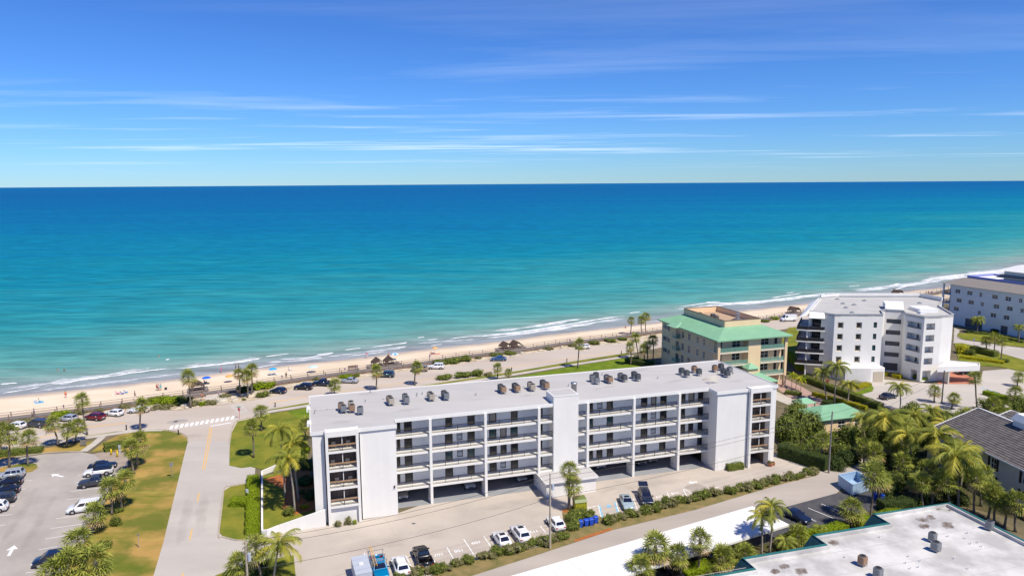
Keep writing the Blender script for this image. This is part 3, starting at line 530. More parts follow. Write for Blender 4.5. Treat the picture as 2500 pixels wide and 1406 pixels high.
# condo stalls with painted numbers
for a, b in (((1091, 1335), (1109, 1367)), ((1132, 1315), (1157, 1353)), ((1181, 1308), (1206, 1345)), ((1319, 1283), (1333, 1300)), ((889, 1349), (905, 1382)), ((990, 1355), (1012, 1398)), ((1546, 1216), (1556, 1243)), ((1588, 1208), (1599, 1238)), ((1628, 1200), (1637, 1219)), ((1668, 1193), (1676, 1209)), ((1669, 1192), (1690, 1204)), ((1690, 1203), (1755, 1188)), ((1430, 1240), (1461, 1233)), ((1461, 1233), (1468, 1264)), ((1504, 1225), (1512, 1252))):
    mark(plot, a, b, .13, 'paint_white', .012, 'stall_line')
for a, b in (((1464, 1233), (1471, 1262)), ((1501, 1225), (1508, 1251))): mark(plot, a, b, .22, 'paint_blue', .010, 'stall_line')
sheet('accessible_symbol', [(1480, 1233), (1486, 1231), (1492, 1234), (1490, 1238), (1483, 1238)], .002, 'paint_blue', parent=plot)
def number(txt, px, py, ang):
    cu = bpy.data.curves.new('stall_number', 'FONT'); cu.body = txt; cu.size = .95; cu.align_x = 'CENTER'; cu.align_y = 'CENTER'; cu.offset = .02
    tmp = bpy.data.objects.new('tmp', cu); C.objects.link(tmp); dg = bpy.context.evaluated_depsgraph_get(); me = bpy.data.meshes.new_from_object(tmp.evaluated_get(dg)); bpy.data.objects.remove(tmp)
    me.materials.clear(); me.materials.append(M['paint_white']); p = at(px, py); o = link('stall_number', me, plot, (p.x, p.y, -.001), ang)
for t_, x, y in (('107', 1071, 1353), ('108', 1120, 1343), ('109', 1162, 1323), ('112', 1303, 1296), ('117', 1609, 1211), ('118', 1648, 1203)): number(t_, x, y, R(20 + 180))
# ------------------------------------------------------------------ building helpers
def wall(b, p0, p1, z0, z1, ops, depth, mi=0, thick=None):
    """vertical wall seen from its right-hand side (outside = right of p0->p1), with true openings and reveals"""
    p0, p1 = Vector((p0[0], p0[1], 0)), Vector((p1[0], p1[1], 0)); d = (p1 - p0); Ln = d.length; d.normalize(); nrm = Vector((d.y, -d.x, 0))
    P = lambda a, z, k=0.0: (p0 + d * a - nrm * k) + Vector((0, 0, z))
    xs = sorted({0, Ln} | {o[0] for o in ops} | {o[1] for o in ops}); zs = sorted({z0, z1} | {o[2] for o in ops} | {o[3] for o in ops})
    for i in range(len(xs) - 1):
        for j in range(len(zs) - 1):
            cx, cz = (xs[i] + xs[i + 1]) / 2, (zs[j] + zs[j + 1]) / 2
            if any(o[0] < cx < o[1] and o[2] < cz < o[3] for o in ops): continue
            b.add([P(xs[i], zs[j]), P(xs[i + 1], zs[j]), P(xs[i + 1], zs[j + 1]), P(xs[i], zs[j + 1])], [(0, 1, 2, 3)], mi)
    for a0, a1, c0, c1 in ops:
        b.add([P(a0, c0), P(a1, c0), P(a1, c1), P(a0, c1), P(a0, c0, depth), P(a1, c0, depth), P(a1, c1, depth), P(a0, c1, depth)],
              [(0, 4, 5, 1), (1, 5, 6, 2), (2, 6, 7, 3), (3, 7, 4, 0)], mi)
_wc = {}
def window(parent, p0, p1, op, depth, style='dark', frame='bronze', mull=(1, 1), name='window', fw=.07):
    p0, p1 = Vector((p0[0], p0[1], 0)), Vector((p1[0], p1[1], 0)); d = (p1 - p0).normalized(); a0, a1, c0, c1 = op
    wd, ht = round(a1 - a0, 2), round(c1 - c0, 2); key = (wd, ht, style, frame, mull, fw)
    if key not in _wc:
        f = MB(); f.box(0, fw, 0, .06, 0, ht); f.box(wd - fw, wd, 0, .06, 0, ht); f.box(fw, wd - fw, 0, .06, 0, fw); f.box(fw, wd - fw, 0, .06, ht - fw, ht)
        for i in range(1, mull[0]): x = wd * i / mull[0]; f.box(x - fw * .4, x + fw * .4, .004, .056, fw, ht - fw)
        for j in range(1, mull[1]): z = ht * j / mull[1]; f.box(fw, wd - fw, .008, .052, z - fw * .4, z + fw * .4)
        g = MB().add([(0, .05, 0), (wd, .05, 0), (wd, .05, ht), (0, .05, ht)], [(0, 1, 2, 3)])
        _wc[key] = (f.mesh('window_frame', frame), g.mesh('pane', style))
    fm_, gm = _wc[key]; q = p0 + d * a0; nrm = Vector((d.y, -d.x, 0)); q = q - nrm * (depth - .06)
    o = link(name, fm_, parent, (q.x, q.y, c0), math.atan2(d.y, d.x)); link('pane', gm, o); return o
def railing(parent, p0, p1, z, h=1.05, m='bronze', gap=.14, toph=.06, topm=None, posts=2.2, name='railing'):
    p0, p1 = Vector((p0[0], p0[1], 0)), Vector((p1[0], p1[1], 0)); d = p1 - p0; Ln = d.length; b = MB()
    k = max(1, int(Ln / gap))
    for i in range(1, k): q = p0.lerp(p1, i / k); b.box(q.x - .014, q.x + .014, q.y - .014, q.y + .014, z + .08, z + h - toph, 0)
    np_ = max(1, round(Ln / posts))
    for i in range(np_ + 1): q = p0.lerp(p1, i / np_); b.box(q.x - .03, q.x + .03, q.y - .03, q.y + .03, z, z + h - toph, 0)
    b.bar((p0.x, p0.y, z + .07), (p1.x, p1.y, z + .07), .04, .04, 0); b.bar((p0.x, p0.y, z + h - toph / 2), (p1.x, p1.y, z + h - toph / 2), .09, toph, 1)
    return b.build(name, [m, topm or m], parent)
def glassrail(parent, p0, p1, z, h=1.05):
    p0, p1 = Vector((p0[0], p0[1], 0)), Vector((p1[0], p1[1], 0)); b = MB(); b.bar((p0.x, p0.y, z + h), (p1.x, p1.y, z + h), .06, .06, 0)
    k = max(1, round((p1 - p0).length / 1.5))
    for i in range(k + 1): q = p0.lerp(p1, i / k); b.box(q.x - .025, q.x + .025, q.y - .025, q.y + .025, z, z + h - .03, 0)
    o = b.build('railing', 'green_metal', parent); g = MB(); g.bar((p0.x, p0.y, z + h * .5), (p1.x, p1.y, z + h * .5), .015, h - .14, 0); g.build('glass_panel', 'glass_rail', o); return o

# ------------------------------------------------------------------ the long white apartment building
BA = R(16.6); BO = Vector((-13.4, 110.0, 0)); be1 = Vector((math.cos(BA), math.sin(BA), 0)); be2 = Vector((-be1.y, be1.x, 0))
bld = thing('apartment_building', 'long white five-storey apartment building with open galleries and flat roof', 'building', BO, BA)
def B2W(u, v, z=0): return BO + be1 * u + be2 * v + Vector((0, 0, z))
def uv(px, py, z): p = at(px, py, z) - BO; return p.dot(be1), p.dot(be2)
ZF = [3.05, 5.95, 8.85, 11.75]; ZR = 14.65; VW = 1.95          # gallery floors, roof, corridor wall
b = MB()
# roof slab with slight rim
roofp = [(-18.4, -2.3), (-16.5, -2.3), (-16.5, -3.0), (-11.4, -3.0), (-11.4, -2.7), (-5.7, -2.7), (-5.7, -.1), (51.0, -.1), (51.0, -2.8), (57.4, -2.8), (57.4, -3.0), (62.4, -3.0), (62.4, -2.4), (63.9, -2.4), (63.9, 17.0), (-18.4, 17.0)]
MB().prism(roofp, 14.30, ZR).build('roof', 'roof_membrane', bld)
cop = MB(); cp = [Vector((p[0], p[1], 0)) for p in roofp]
ribbon(cp, .16, 14.22, 14.78, cop, off=-.085, close=True); cop.build('roof_edge', 'white_trim', bld)
# end blocks: outer skins
wb = MB()
wall(wb, (-18.3, 16.9), (-18.3, -2.2), 0, 14.3, [(1.5 + 3.0 * i, 2.9 + 3.0 * i, z + .9, z + 2.2) for i in (1, 4) for z in ZF], .2)      # left end (shaded side)
wall(wb, (-18.3, -2.2), (-16.6, -2.2), 0, 14.3, [], .2)
wall(wb, (-11.3, -2.6), (-5.8, -2.6), 0, 14.3, [], .2); wall(wb, (-5.8, -2.6), (-5.8, 1.95), 0, 14.3, [], .2)
wall(wb, (51.2, 1.95), (51.2, -2.7), 0, 14.3, [], .2); wall(wb, (51.2, -2.7), (57.5, -2.7), 0, 14.3, [], .2)
wall(wb, (62.3, -2.3), (63.8, -2.3), 0, 14.3, [], .2); wall(wb, (63.8, -2.3), (63.8, 16.9), 0, 14.3, [], .2)
wall(wb, (63.8, 16.9), (-18.3, 16.9), 0, 14.3, [(3 + 4.1 * i, 5.6 + 4.1 * i, z + .1, z + 2.3) for i in range(19) for z in ZF], .3)
wb.build('wall', 'stucco_white', bld)
for i in range(19):
    for z in ZF: window(bld, (63.8, 16.9), (-18.3, 16.9), (3 + 4.1 * i, 5.6 + 4.1 * i, z + .1, z + 2.3), .28, 'glass_dark', mull=(2, 1))
for i in (1, 4):
    for z in ZF: window(bld, (-18.3, 16.9), (-18.3, -2.2), (1.5 + 3.0 * i, 2.9 + 3.0 * i, z + .9, z + 2.2), .18, 'glass_dark', 'white_trim', (2, 1))
# control joints / drip lines on the blank walls
tr = MB(); tr.box(-11.28, -11.16, -2.66, -2.602, .05, 14.2); tr.box(57.30, 57.42, -2.76, -2.702, .05, 14.2); tr.box(-16.72, -16.62, -2.26, -2.202, .05, 14.2); tr.build('downpipe', 'white_trim', bld)
hl = MB(); hl.box(-7.0, -5.82, -2.63, -2.601, 4.15, 4.19); hl.build('wall_ledge', 'stucco_side', bld)
dd = MB(); dd.box(51.6, 52.7, -2.74, -2.701, .02, 2.15); dd.box(52.52, 52.58, -2.79, -2.742, 1.0, 1.1); dd.build('door', 'white_trim', bld)
lm = MB(); lm.box(-6.35, -6.15, -2.78, -2.602, 4.5, 4.85); lm.build('wall_lamp', 'bronze', bld)
# corridor back wall with doors and windows
ops = []
def upx(px, z):                       # u of a photo column on the corridor wall
    lo, hi = -8.0, 60.0
    for _ in range(40):
        m = (lo + hi) / 2
        if prj(B2W(m, VW, z))[0] < px: lo = m
        else: hi = m
    return lo
rows = [(11.75, [(970, 976, 'g'), (987, 1004, 'd'), (1088, 1103, 'd'), (1142, 1158, 'd'), (1194, 1211, 'c'), (1248, 1263, 'd'), (1313, 1324, 'c'), (1433, 1447, 'b'), (1458, 1471, 'w'), (1482, 1496, 'd'), (1566, 1580, 'd'), (1590, 1602, 'c'), (1613, 1627, 'd'), (1660, 1673, 'd'), (1682, 1695, 'c'), (1705, 1717, 'd')]),
        (8.85, [(970, 976, 'g'), (988, 1005, 'd'), (1087, 1104, 'd'), (1115, 1129, 'w'), (1142, 1158, 'd'), (1195, 1211, 't'), (1222, 1236, 'c'), (1247, 1263, 't'), (1313, 1324, 'd'), (1433, 1447, 't'), (1482, 1496, 't'), (1566, 1580, 'd'), (1589, 1602, 'w'), (1612, 1627, 'd'), (1660, 1672, 'd'), (1704, 1716, 'd')]),
        (5.95, [(970, 976, 'g'), (989, 1006, 'd'), (1088, 1104, 't'), (1116, 1130, 'w'), (1142, 1158, 't'), (1196, 1212, 'd'), (1223, 1236, 'd'), (1248, 1264, 'd'), (1313, 1323, 'd'), (1433, 1447, 'd'), (1482, 1496, 'd'), (1565, 1580, 'd'), (1589, 1601, 'w'), (1612, 1627, 'd'), (1659, 1672, 'd'), (1681, 1692, 'd'), (1704, 1716, 'd')]),
        (3.05, [(970, 976, 'g'), (990, 1007, 'd'), (1088, 1105, 'b'), (1142, 1158, 'b'), (1196, 1212, 'b'), (1222, 1235, 'w'), (1248, 1264, 'b'), (1313, 1323, 'd'), (1432, 1447, 'b'), (1457, 1470, 'd'), (1482, 1496, 'b'), (1564, 1578, 'd'), (1610, 1624, 'd'), (1658, 1670, 'd'), (1703, 1715, 'd')])]
sty = {'d': 'glass_dark', 'c': 'curtain', 't': 'glass_teal', 'b': 'glass_dark', 'w': 'glass_blind', 'g': 'glass_dark'}
pl = []
for z, lst in rows:
    for x0, x1, s_ in lst:
        u0, u1 = upx(x0, z + 1.3), upx(x1, z + 1.3); op = (u0 + 5.72, u1 + 5.88, z + .06, z + 2.4) if s_ not in 'w' else (u0 + 5.8, u1 + 5.8, z + .5, z + 2.25)
        ops.append(op); pl.append((op, s_))
cw = MB(); wall(cw, (-5.8, VW), (51.2, VW), 3.05, 14.3, ops, .12); cw.build('corridor_wall', 'corridor', bld)
for op, s_ in pl: window(bld, (-5.8, VW), (51.2, VW), op, .12, sty[s_], 'bronze', (1, 2) if s_ in 'wbt' else (1, 1), name='window' if s_ in 'wb' else 'door', fw=.17 if s_ not in 'w' else .1)
# gallery slabs, columns, railings
COLU = [0.0, 9.15, 18.45, 27.3, 36.05, 44.95]
for z in ZF:
    s_ = MB(); s_.box(-5.78, 51.18, -.12, VW - .003, z - .34, z); s_.build('gallery_floor', 'stucco_white', bld)
    for a, c in ((-5.75, -.3), (.3, 8.85), (9.45, 18.15), (18.75, 20.95), (25.65, 27.0), (27.6, 35.75), (36.35, 44.65), (45.25, 51.15)): railing(bld, (a, .06), (c, .06), z, 1.06, 'bronze', .15, .09)
for u in COLU:
    c_ = MB(); c_.box(u - .21, u + .21, -.55, -.13, 0, 14.3); c_.box(u - .21, u + .21, -.13, -.121, 0, 14.3); c_.build('column', 'stucco_white', bld)
    f_ = MB(); f_.box(u - .15, u + .15, -.12, 2.0, 0, 2.705); f_.box(u - .3, u + .3, .5, 1.6, .004, .75); f_.build('pier', 'stucco_side', bld)
# garage: ceiling, back wall, cross walls
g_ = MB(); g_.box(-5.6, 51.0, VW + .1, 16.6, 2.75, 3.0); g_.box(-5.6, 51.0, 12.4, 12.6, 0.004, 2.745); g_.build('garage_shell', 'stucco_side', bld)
g_ = MB()
for u in COLU: g_.box(u - .2, u + .2, 6.0, 6.4, 0.004, 2.745)
g_.build('garage_post', 'stucco_side', bld)
# balcony stacks of both ends
def stack(u0, u1, ground_open):
    fr = MB(); v0 = -3.4
    fr.box(u0, u0 + .42, v0, -2.0, 0, 14.9); fr.box(u1 - .42, u1, v0, -2.0, 0, 14.9); fr.box(u0 + .42, u1 - .42, v0 + .003, -2.0, 14.0, 14.86)
    if not ground_open: fr.box(u0 + .42, u1 - .42, v0 + .5, -2.0, 0, 2.72)
    fr.build('balcony_frame', 'stucco_white', bld)
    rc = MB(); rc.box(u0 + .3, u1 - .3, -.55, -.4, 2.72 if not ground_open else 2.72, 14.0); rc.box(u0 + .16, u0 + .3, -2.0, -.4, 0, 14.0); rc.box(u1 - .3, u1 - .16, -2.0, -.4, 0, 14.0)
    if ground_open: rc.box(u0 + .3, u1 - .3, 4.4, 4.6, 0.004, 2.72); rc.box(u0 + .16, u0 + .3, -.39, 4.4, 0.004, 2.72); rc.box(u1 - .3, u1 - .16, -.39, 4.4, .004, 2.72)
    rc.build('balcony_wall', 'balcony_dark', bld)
    for k, z in enumerate(ZF):
        s_ = MB(); s_.box(u0 + .425, u1 - .425, v0 + .02, -.56, z - .34, z); s_.build('balcony_floor', 'stucco_white', bld)
        railing(bld, (u0 + .45, v0 + .12), (u1 - .45, v0 + .12), z, 1.05, 'bronze', .13, .22, 'rail_wood', 1.8)
        window(bld, (u0 + .55, -.56), (u1 - .55, -.56), (0, (u1 - u0) / 2 - .6, z + .05, z + 2.25), .055, 'glass_dark', 'bronze', (2, 1), 'sliding_door'); window(bld, (u0 + .55, -.56), (u1 - .55, -.56), ((u1 - u0) / 2 - .5, u1 - u0 - 1.1, z + .05, z + 2.25), .055, ['curtain', 'curtain', 'glass_dark', 'glass_blind'][k], 'bronze', (2, 1), 'sliding_door')
        pp = MB(); um = (u0 + u1) / 2; pp.box(um - .05, um + .05, v0 + .3, v0 + .4, z, z + 2.56); pp.build('screen_post', 'white_trim', bld)
stack(-16.45, -11.5, False); stack(57.6, 62.25, True)
wf = [(-15.4, 5.95 + 2.9), (-13.2, 8.85), (-14.9, 5.95), (-12.9, 5.95), (-15.2, 11.75), (-13.0, 11.75)]
for u, z in wf:
    c_ = MB(); c_.box(u - .3, u + .3, -2.3, -1.7, z + .38, z + .46); c_.box(u - .3, u + .3, -1.74, -1.66, z + .46, z + .95)
    for sx in (-.27, .23):
        for sy in (-2.28, -1.75): c_.box(u + sx, u + sx + .04, sy, sy + .04, z, z + .38)
    tag(c_.build('patio_chair', 'door_tan'), 'tan chair on the %s left-end balcony, %s' % ({11.75: 'top', 8.85: 'second from top', 5.95: 'third from top'}[round(z, 2)], 'left of its post' if u < -14 else 'right of its post'), 'chair', 'balcony chairs').matrix_world = bld.matrix_basis.copy()
# stair tower and trash room
tw = MB(); tw.box(21.05, 25.55, -.4, 3.4, 2.6, 16.0); tw.build('stair_tower', 'stucco_white', bld)
tw = MB(); tw.box(21.0, 25.6, -.45, 3.45, 15.9, 16.06); tw.build('tower_coping', 'white_trim', bld); MB().box(21.2, 25.4, -.25, 3.25, 16.062, 16.07).build('tower_roof', 'roof_membrane', bld)
sh = MB(); wall(sh, (18.4, 1.9), (18.4, -4.3), 0, 2.6, [], .1); wall(sh, (18.4, -4.3), (27.2, -4.3), 0, 2.6, [], .1); wall(sh, (27.2, -4.3), (27.2, 1.9), 0, 2.6, [], .1); sh.box(19.2, 20.3, -4.34, -4.301, .02, 2.1); sh.box(22.6, 24.9, -4.34, -4.301, .02, 2.15); sh.build('trash_room_wall', 'stucco_white', bld)
sh = MB(); sh.box(18.1, 27.45, -4.6, 2.0, 2.62, 2.8); sh.build('trash_room_roof', 'roof_membrane', bld)
sh = MB(); sh.box(18.0, 27.55, -4.72, -4.603, 2.58, 2.84); sh.box(17.98, 18.098, -4.72, 2.0, 2.58, 2.84); sh.box(27.452, 27.56, -4.72, 2.0, 2.58, 2.84); sh.build('roof_edge', 'white_trim', bld)
q = MB()
for k in range(7): q.bar((-18.2, 1.2 + 2.4 * k, ZR + .003), (63.7, 1.2 + 2.4 * k, ZR + .003), .07, .014)
q.build('roof_seam', 'roof_grey', bld)
for k, (px, py, rx, ry) in enumerate(((830, 1030, 3, 1.2), (1000, 1000, 5, 1.2), (1160, 975, 3, 1.0), (1290, 965, 4, 1.0), (1480, 945, 4, 1.2), (1650, 930, 4, 1.0), (1800, 930, 3, 1.2), (900, 960, 3, 1.5), (1240, 930, 5, 1.5), (1560, 905, 5, 1.2))):
    u, v = uv(px, py, ZR); stain('ponding_mark', 'tyre_mark', (u, v), rx, ry, ZR + .012, bld, .05 * k, k)
# roof vents, scuppers, stack pipe, access hatch rail
for px, py in ((892, 981), (904, 958), (1018, 964), (1031, 963), (1018, 968), (1162, 965), (1388, 943), (1470, 916), (1606, 924), (757, 994), (768, 1010)):
    u, v = uv(px, py, ZR); c_ = MB(); c_.lathe([(.07, ZR), (.07, ZR + .35), (.11, ZR + .36), (.11, ZR + .42)], 8, 0, (u, v)); c_.build('vent_pipe', 'galv', bld)
u, v = uv(1401, 960, ZR); c_ = MB(); c_.lathe([(.5, ZR), (.5, ZR + 1.7), (.58, ZR + 1.71), (.58, ZR + 2.0)], 14, 0, (u, v)); c_.build('exhaust_stack', 'galv', bld, True)
for v in (2.0, 9.5):
    c_ = MB(); c_.box(-18.9, -18.3, v, v + 1.0, ZR - .05, ZR + .3); c_.box(-18.95, -18.6, v - .2, v + .1, ZR - .4, ZR + .2); c_.build('scupper', 'white_trim', bld)
u0, v0 = uv(1734, 938, ZR); c_ = MB()
for k in range(2):
    for q in (0, 1.6): c_.box(u0 + q, u0 + q + .06, v0 + k * .7, v0 + k * .7 + .06, ZR, ZR + 1.3)
    for zz in (.5, .85, 1.25): c_.box(u0 + .06, u0 + 1.6, v0 + k * .7, v0 + k * .7 + .06, ZR + zz, ZR + zz + .08)
c_.build('hatch_rail', 'cream_trim', bld)
u, v = uv(1722, 926, ZR); stain('rust_streak', 'rust_stain', (u, v), 1.5, .7, ZR + .006, bld, .3, 7)
for px0, py0, px1, py1 in ((770, 1003, 828, 997), (935, 975, 985, 972), (1222, 948, 1335, 940), (1845 - 105, 905, 1860 - 70, 912), (1040, 968, 1090, 966), (1440, 930, 1560, 921)):
    a, c = uv(px0, py0, ZR), uv(px1, py1, ZR); q = MB(); q.tube([(a[0], a[1], ZR + .18), (c[0], c[1], ZR + .18)], .035, 6)
    for f in (0, .5, 1): q.box(a[0] + (c[0] - a[0]) * f - .1, a[0] + (c[0] - a[0]) * f + .1, a[1] + (c[1] - a[1]) * f - .1, a[1] + (c[1] - a[1]) * f + .1, ZR, ZR + .15)
    q.build('conduit', 'galv', bld)

# condensers
def condenser(loc, rz, body, label, group, s=1.0, hh=.85, leg=.45):
    o = thing('condenser_unit', label, 'condenser', loc, rz, group); a = .42 * s; ch = .10
    poly = [(-a + ch, -a), (a - ch, -a), (a, -a + ch), (a, a - ch), (a - ch, a), (-a + ch, a), (-a, a - ch), (-a, -a + ch)]
    key = ('ac', body, s, hh, leg)
    if key not in _wc:
        c_ = MB(); c_.prism(poly, leg, leg + hh)
        for i in range(8):
            z = leg + .1 + i * (hh - .2) / 8; c_.prism([(x * 1.015, y * 1.015) for x, y in poly], z, z + .035)
        t_ = MB(); t_.lathe([(a * .86, leg + hh + .001), (a * .86, leg + hh + .09), (a * .74, leg + hh + .09), (a * .74, leg + hh + .03), (.02, leg + hh + .025)], 14)
        f_ = MB(); f_.lathe([(a * .3, leg + hh + .05), (a * .3, leg + hh + .08)], 8)
        for i in range(4): f_.bar((0, 0, leg + hh + .065), (a * .8 * math.cos(i * 1.5708), a * .8 * math.sin(i * 1.5708), leg + hh + .065), .05, .015)
        l_ = MB()
        for x in (-1, 1):
            for y in (-1, 1): l_.box(x * a * .82 - .03, x * a * .82 + .03, y * a * .82 - .03, y * a * .82 + .03, 0, leg)
            l_.box(x * a * .82 - .04, x * a * .82 + .04, -a * .78, a * .78, leg - .08, leg - .005)
        _wc[key] = (c_.mesh('cabinet', body), t_.mesh('fan_shroud', 'ac_dark'), f_.mesh('fan_guard', 'black'), l_.mesh('stand', 'galv'))
    for nm, me in zip(('cabinet', 'fan_shroud', 'fan_guard', 'stand'), _wc[key]): link(nm, me, o)
    return o
ORD = ['first', 'second', 'third', 'fourth', 'fifth', 'sixth', 'seventh', 'eighth', 'ninth', 'tenth', 'eleventh', 'twelfth', 'thirteenth', 'fourteenth', 'fifteenth']
CL = [[(833, 1002, 'ac_rust'), (839, 1008, 'ac_grey'), (857, 998, 'ac_tan'), (860, 1007, 'ac_rust')], [(880, 1012, 'ac_grey')], [(951, 985, 'ac_rust'), (955, 990, 'ac_tan')], [(989, 980, 'ac_grey'), (993, 987, 'ac_grey')], [(1050, 975, 'ac_tan'), (1054, 979, 'ac_tan')], [(1084, 972, 'ac_dark'), (1090, 977, 'ac_grey')],
      [(1222, 956, 'ac_dark'), (1229, 961, 'ac_rust')], [(1257, 953, 'ac_dark'), (1263, 958, 'ac_rust')], [(1294, 950, 'ac_tan'), (1300, 955, 'ac_tan')], [(1325, 945, 'ac_dark'), (1334, 951, 'ac_rust')],
      [(1446, 932, 'ac_grey'), (1455, 926, 'ac_dark'), (1457, 938, 'ac_grey')], [(1481, 932, 'ac_grey'), (1489, 936, 'ac_rust')], [(1515, 928, 'ac_grey'), (1524, 932, 'ac_dark')], [(1548, 924, 'ac_dark'), (1557, 930, 'ac_dark')],
      [(1664, 915, 'ac_dark'), (1676, 921, 'ac_dark')], [(1695, 910, 'ac_rust'), (1706, 917, 'ac_dark')], [(1745, 908, 'ac_rust'), (1760, 904, 'ac_dark'), (1766, 916, 'ac_dark'), (1775, 921, 'ac_dark'), (1781, 913, 'ac_grey')]]
names = {'ac_rust': 'rusty brown', 'ac_grey': 'grey', 'ac_tan': 'faded tan', 'ac_dark': 'dark grey'}
for ci, cl in enumerate(CL):
    for k, (px, py, bd) in enumerate(cl):
        p = at(px, py, ZR); where = ['single'] if len(cl) == 1 else (['left', 'right'] if len(cl) == 2 else ['far left', 'middle left', 'middle', 'middle right', 'far right'][:len(cl)] if len(cl) == 5 else ['first', 'second', 'third', 'fourth'][:len(cl)])
        lab = '%s condenser, %s in the %s cluster from the white roof\'s left' % (names[bd], where[k], ('%dth' % (ci + 1)) if ci >= 15 else ORD[ci])
        condenser((p.x, p.y, ZR), BA + R(3 * ((ci * 7 + k * 5) % 5 - 2)), bd, lab, 'condensers on the long roof', 1.12, .9, .42)

# ------------------------------------------------------------------ white retaining wall by the building's left end
gw = MB(); pw = [at(674, 1147), at(640, 1159), at(640.5, 1296)]; pw2 = [at(641, 1306), at(652, 1307), at(680, 1301), at(796, 1283)]
def sloped(b, a, c, h0, h1, w=.28):
    d = (c - a).normalized(); q = Vector((-d.y, d.x, 0)) * w / 2
    b.hexa([(p.x, p.y, 0) for p in (a - q, c - q, c + q, a + q)], [(a.x - q.x, a.y - q.y, h0), (c.x - q.x, c.y - q.y, h1), (c.x + q.x, c.y + q.y, h1), (a.x + q.x, a.y + q.y, h0)])
sloped(gw, pw[0], pw[1], 1.0, .8); sloped(gw, pw[1], pw[2], .8, .8)
hs_ = [.85, .95, 1.25, 2.7]
sloped(gw, pw[2], pw2[0], .8, .85)
for i in range(3): sloped(gw, pw2[i], pw2[i + 1], hs_[i], hs_[i + 1])
tag(gw.build('garden_wall', 'stucco_white'), 'low white stucco garden wall rising toward the white building\'s left end', 'wall')

# ------------------------------------------------------------------ yellow building with green hip roof
YA = R(17); YO = Vector((49.8, 168.5, 0)); yb = thing('yellow_building', 'yellow stucco apartment house with green metal hip roof and glass balconies', 'building', YO, YA)
EW, ED, EZ = 21.8, 30.0, 13.4
rf = MB(); pent = [(5.5, 5.5), (16.0, 5.5), (16.0, 25.0), (5.5, 25.0)]; eav = [(0, 0), (EW, 0), (EW, ED), (0, ED)]; ZP = 15.5
for i in range(4):
    j = (i + 1) % 4; rf.add([(*eav[i], EZ), (*eav[j], EZ), (*pent[j], ZP), (*pent[i], ZP)], [(0, 1, 2, 3)])
rf.prism(eav, EZ - .28, EZ - .002)
roof_y = rf.build('roof', 'green_metal', yb)
sm = MB()
def seams(b, e0, e1, t0, t1, zz0, zz1, gap=.55):
    e0, e1, t0, t1 = (Vector((*p, 0)) for p in (e0, e1, t0, t1)); d = (e1 - e0); Ln = d.length; d.normalize(); a0, a1 = (t0 - e0).dot(d), (t1 - e0).dot(d); q = (t0 - e0) - d * a0; k = int(Ln / gap)
    for i in range(1, k):
        a = Ln * i / k; f = 1.0
        if a < a0: f = a / a0
        elif a > a1: f = (Ln - a) / (Ln - a1)
        s0, s1 = e0 + d * a, e0 + d * a + q * f; s0.z = zz0 + .02; s1.z = zz0 + (zz1 - zz0) * f + .02; b.bar(s0, s1, .05, .07)
for i in range(4): j = (i + 1) % 4; seams(sm, eav[i], eav[j], pent[i], pent[j], EZ, ZP)
sm.build('standing_seam', 'green_metal', roof_y)
ph = MB()
for i in range(4):
    j = (i + 1) % 4; ribbon([pent[i], pent[j]], .25, ZP - .3, 17.0, ph)
ph.build('penthouse_parapet', 'yellow_stucco', yb)
ph = MB()
for i in range(4): j = (i + 1) % 4; ribbon([pent[i], pent[j]], .36, 17.003, 17.1, ph)
ph.build('parapet_coping', 'brown_coping', yb); MB().box(5.6, 15.9, 5.6, 24.9, 15.2, 15.6).build('flat_roof', 'flat_brown', yb)
for u, v, s_ in ((8, 21, .8), (9.5, 17, 1.0), (9.0, 14.5, .9), (9.6, 15.7, .8), (12.6, 9.5, .5)):
    c_ = MB(); c_.box(u - s_ / 2, u + s_ / 2, v - s_ / 2, v + s_ / 2, 15.605, 15.6 + s_); c_.box(u - s_ * .4, u + s_ * .4, v - s_ * .4, v + s_ * .4, 15.602 + s_, 15.66 + s_); c_.build('roof_vent', 'ac_dark' if s_ != .5 else 'galv', yb)
c_ = MB(); c_.box(12.2, 14.0, 10.2, 12, 15.605, 16.1); c_.lathe([(.5, 16.1), (.5, 17.3), (.6, 17.31), (.6, 17.6)], 12, 0, (13.1, 11.1)); c_.build('exhaust_stack', 'galv', yb)
YF = [3.5, 6.8, 10.1]; x0, x1, y0, y1 = 1.0, 20.8, 1.0, 29.0
bw = MB()
# front (recessed behind balconies at v=3) with central bay flush
fo = [(2.2, 3.4), (6.2, 8.6), (14.6, 17.0), (18.6, 19.6)]; fops = [(a - 1.0, c - 1.0, z + (.1 if c - a < 1.4 else .6), z + 2.4) for z in YF for a, c in fo]
wall(bw, (x0, 3.0), (x1, 3.0), 0, EZ - .3, fops, .15)
lops = []
for z in YF:
    lops += [(4.0 + .0, 4.9, z + .5, z + 2.3), (7.0, 8.0, z + .5, z + 2.2), (11.0, 12.2, z + .3, z + 2.3), (14.2, 15.4, z + .3, z + 2.3), (17.5, 18.3, z + 1.0, z + 2.0), (21.5, 22.7, z + .8, z + 2.1)]
wall(bw, (x0, y1), (x0, 3.0), 0, EZ - .3, [(26 - o[1], 26 - o[0], o[2], o[3]) for o in lops], .15); wall(bw, (x1, 3.0), (x1, y1), 0, EZ - .3, [], .1); wall(bw, (x1, y1), (x0, y1), 0, EZ - .3, [], .1)
bw.box(9.6, 13.2, y0 + .05, 2.99, 0, EZ - .3)
bw.build('wall', 'yellow_stucco', yb)
for o_ in fops: window(yb, (x0, 3.0), (x1, 3.0), o_, .13, 'glass_dark', 'white_trim', (2, 2) if o_[1] - o_[0] > 1.4 else (1, 1), fw=.09)
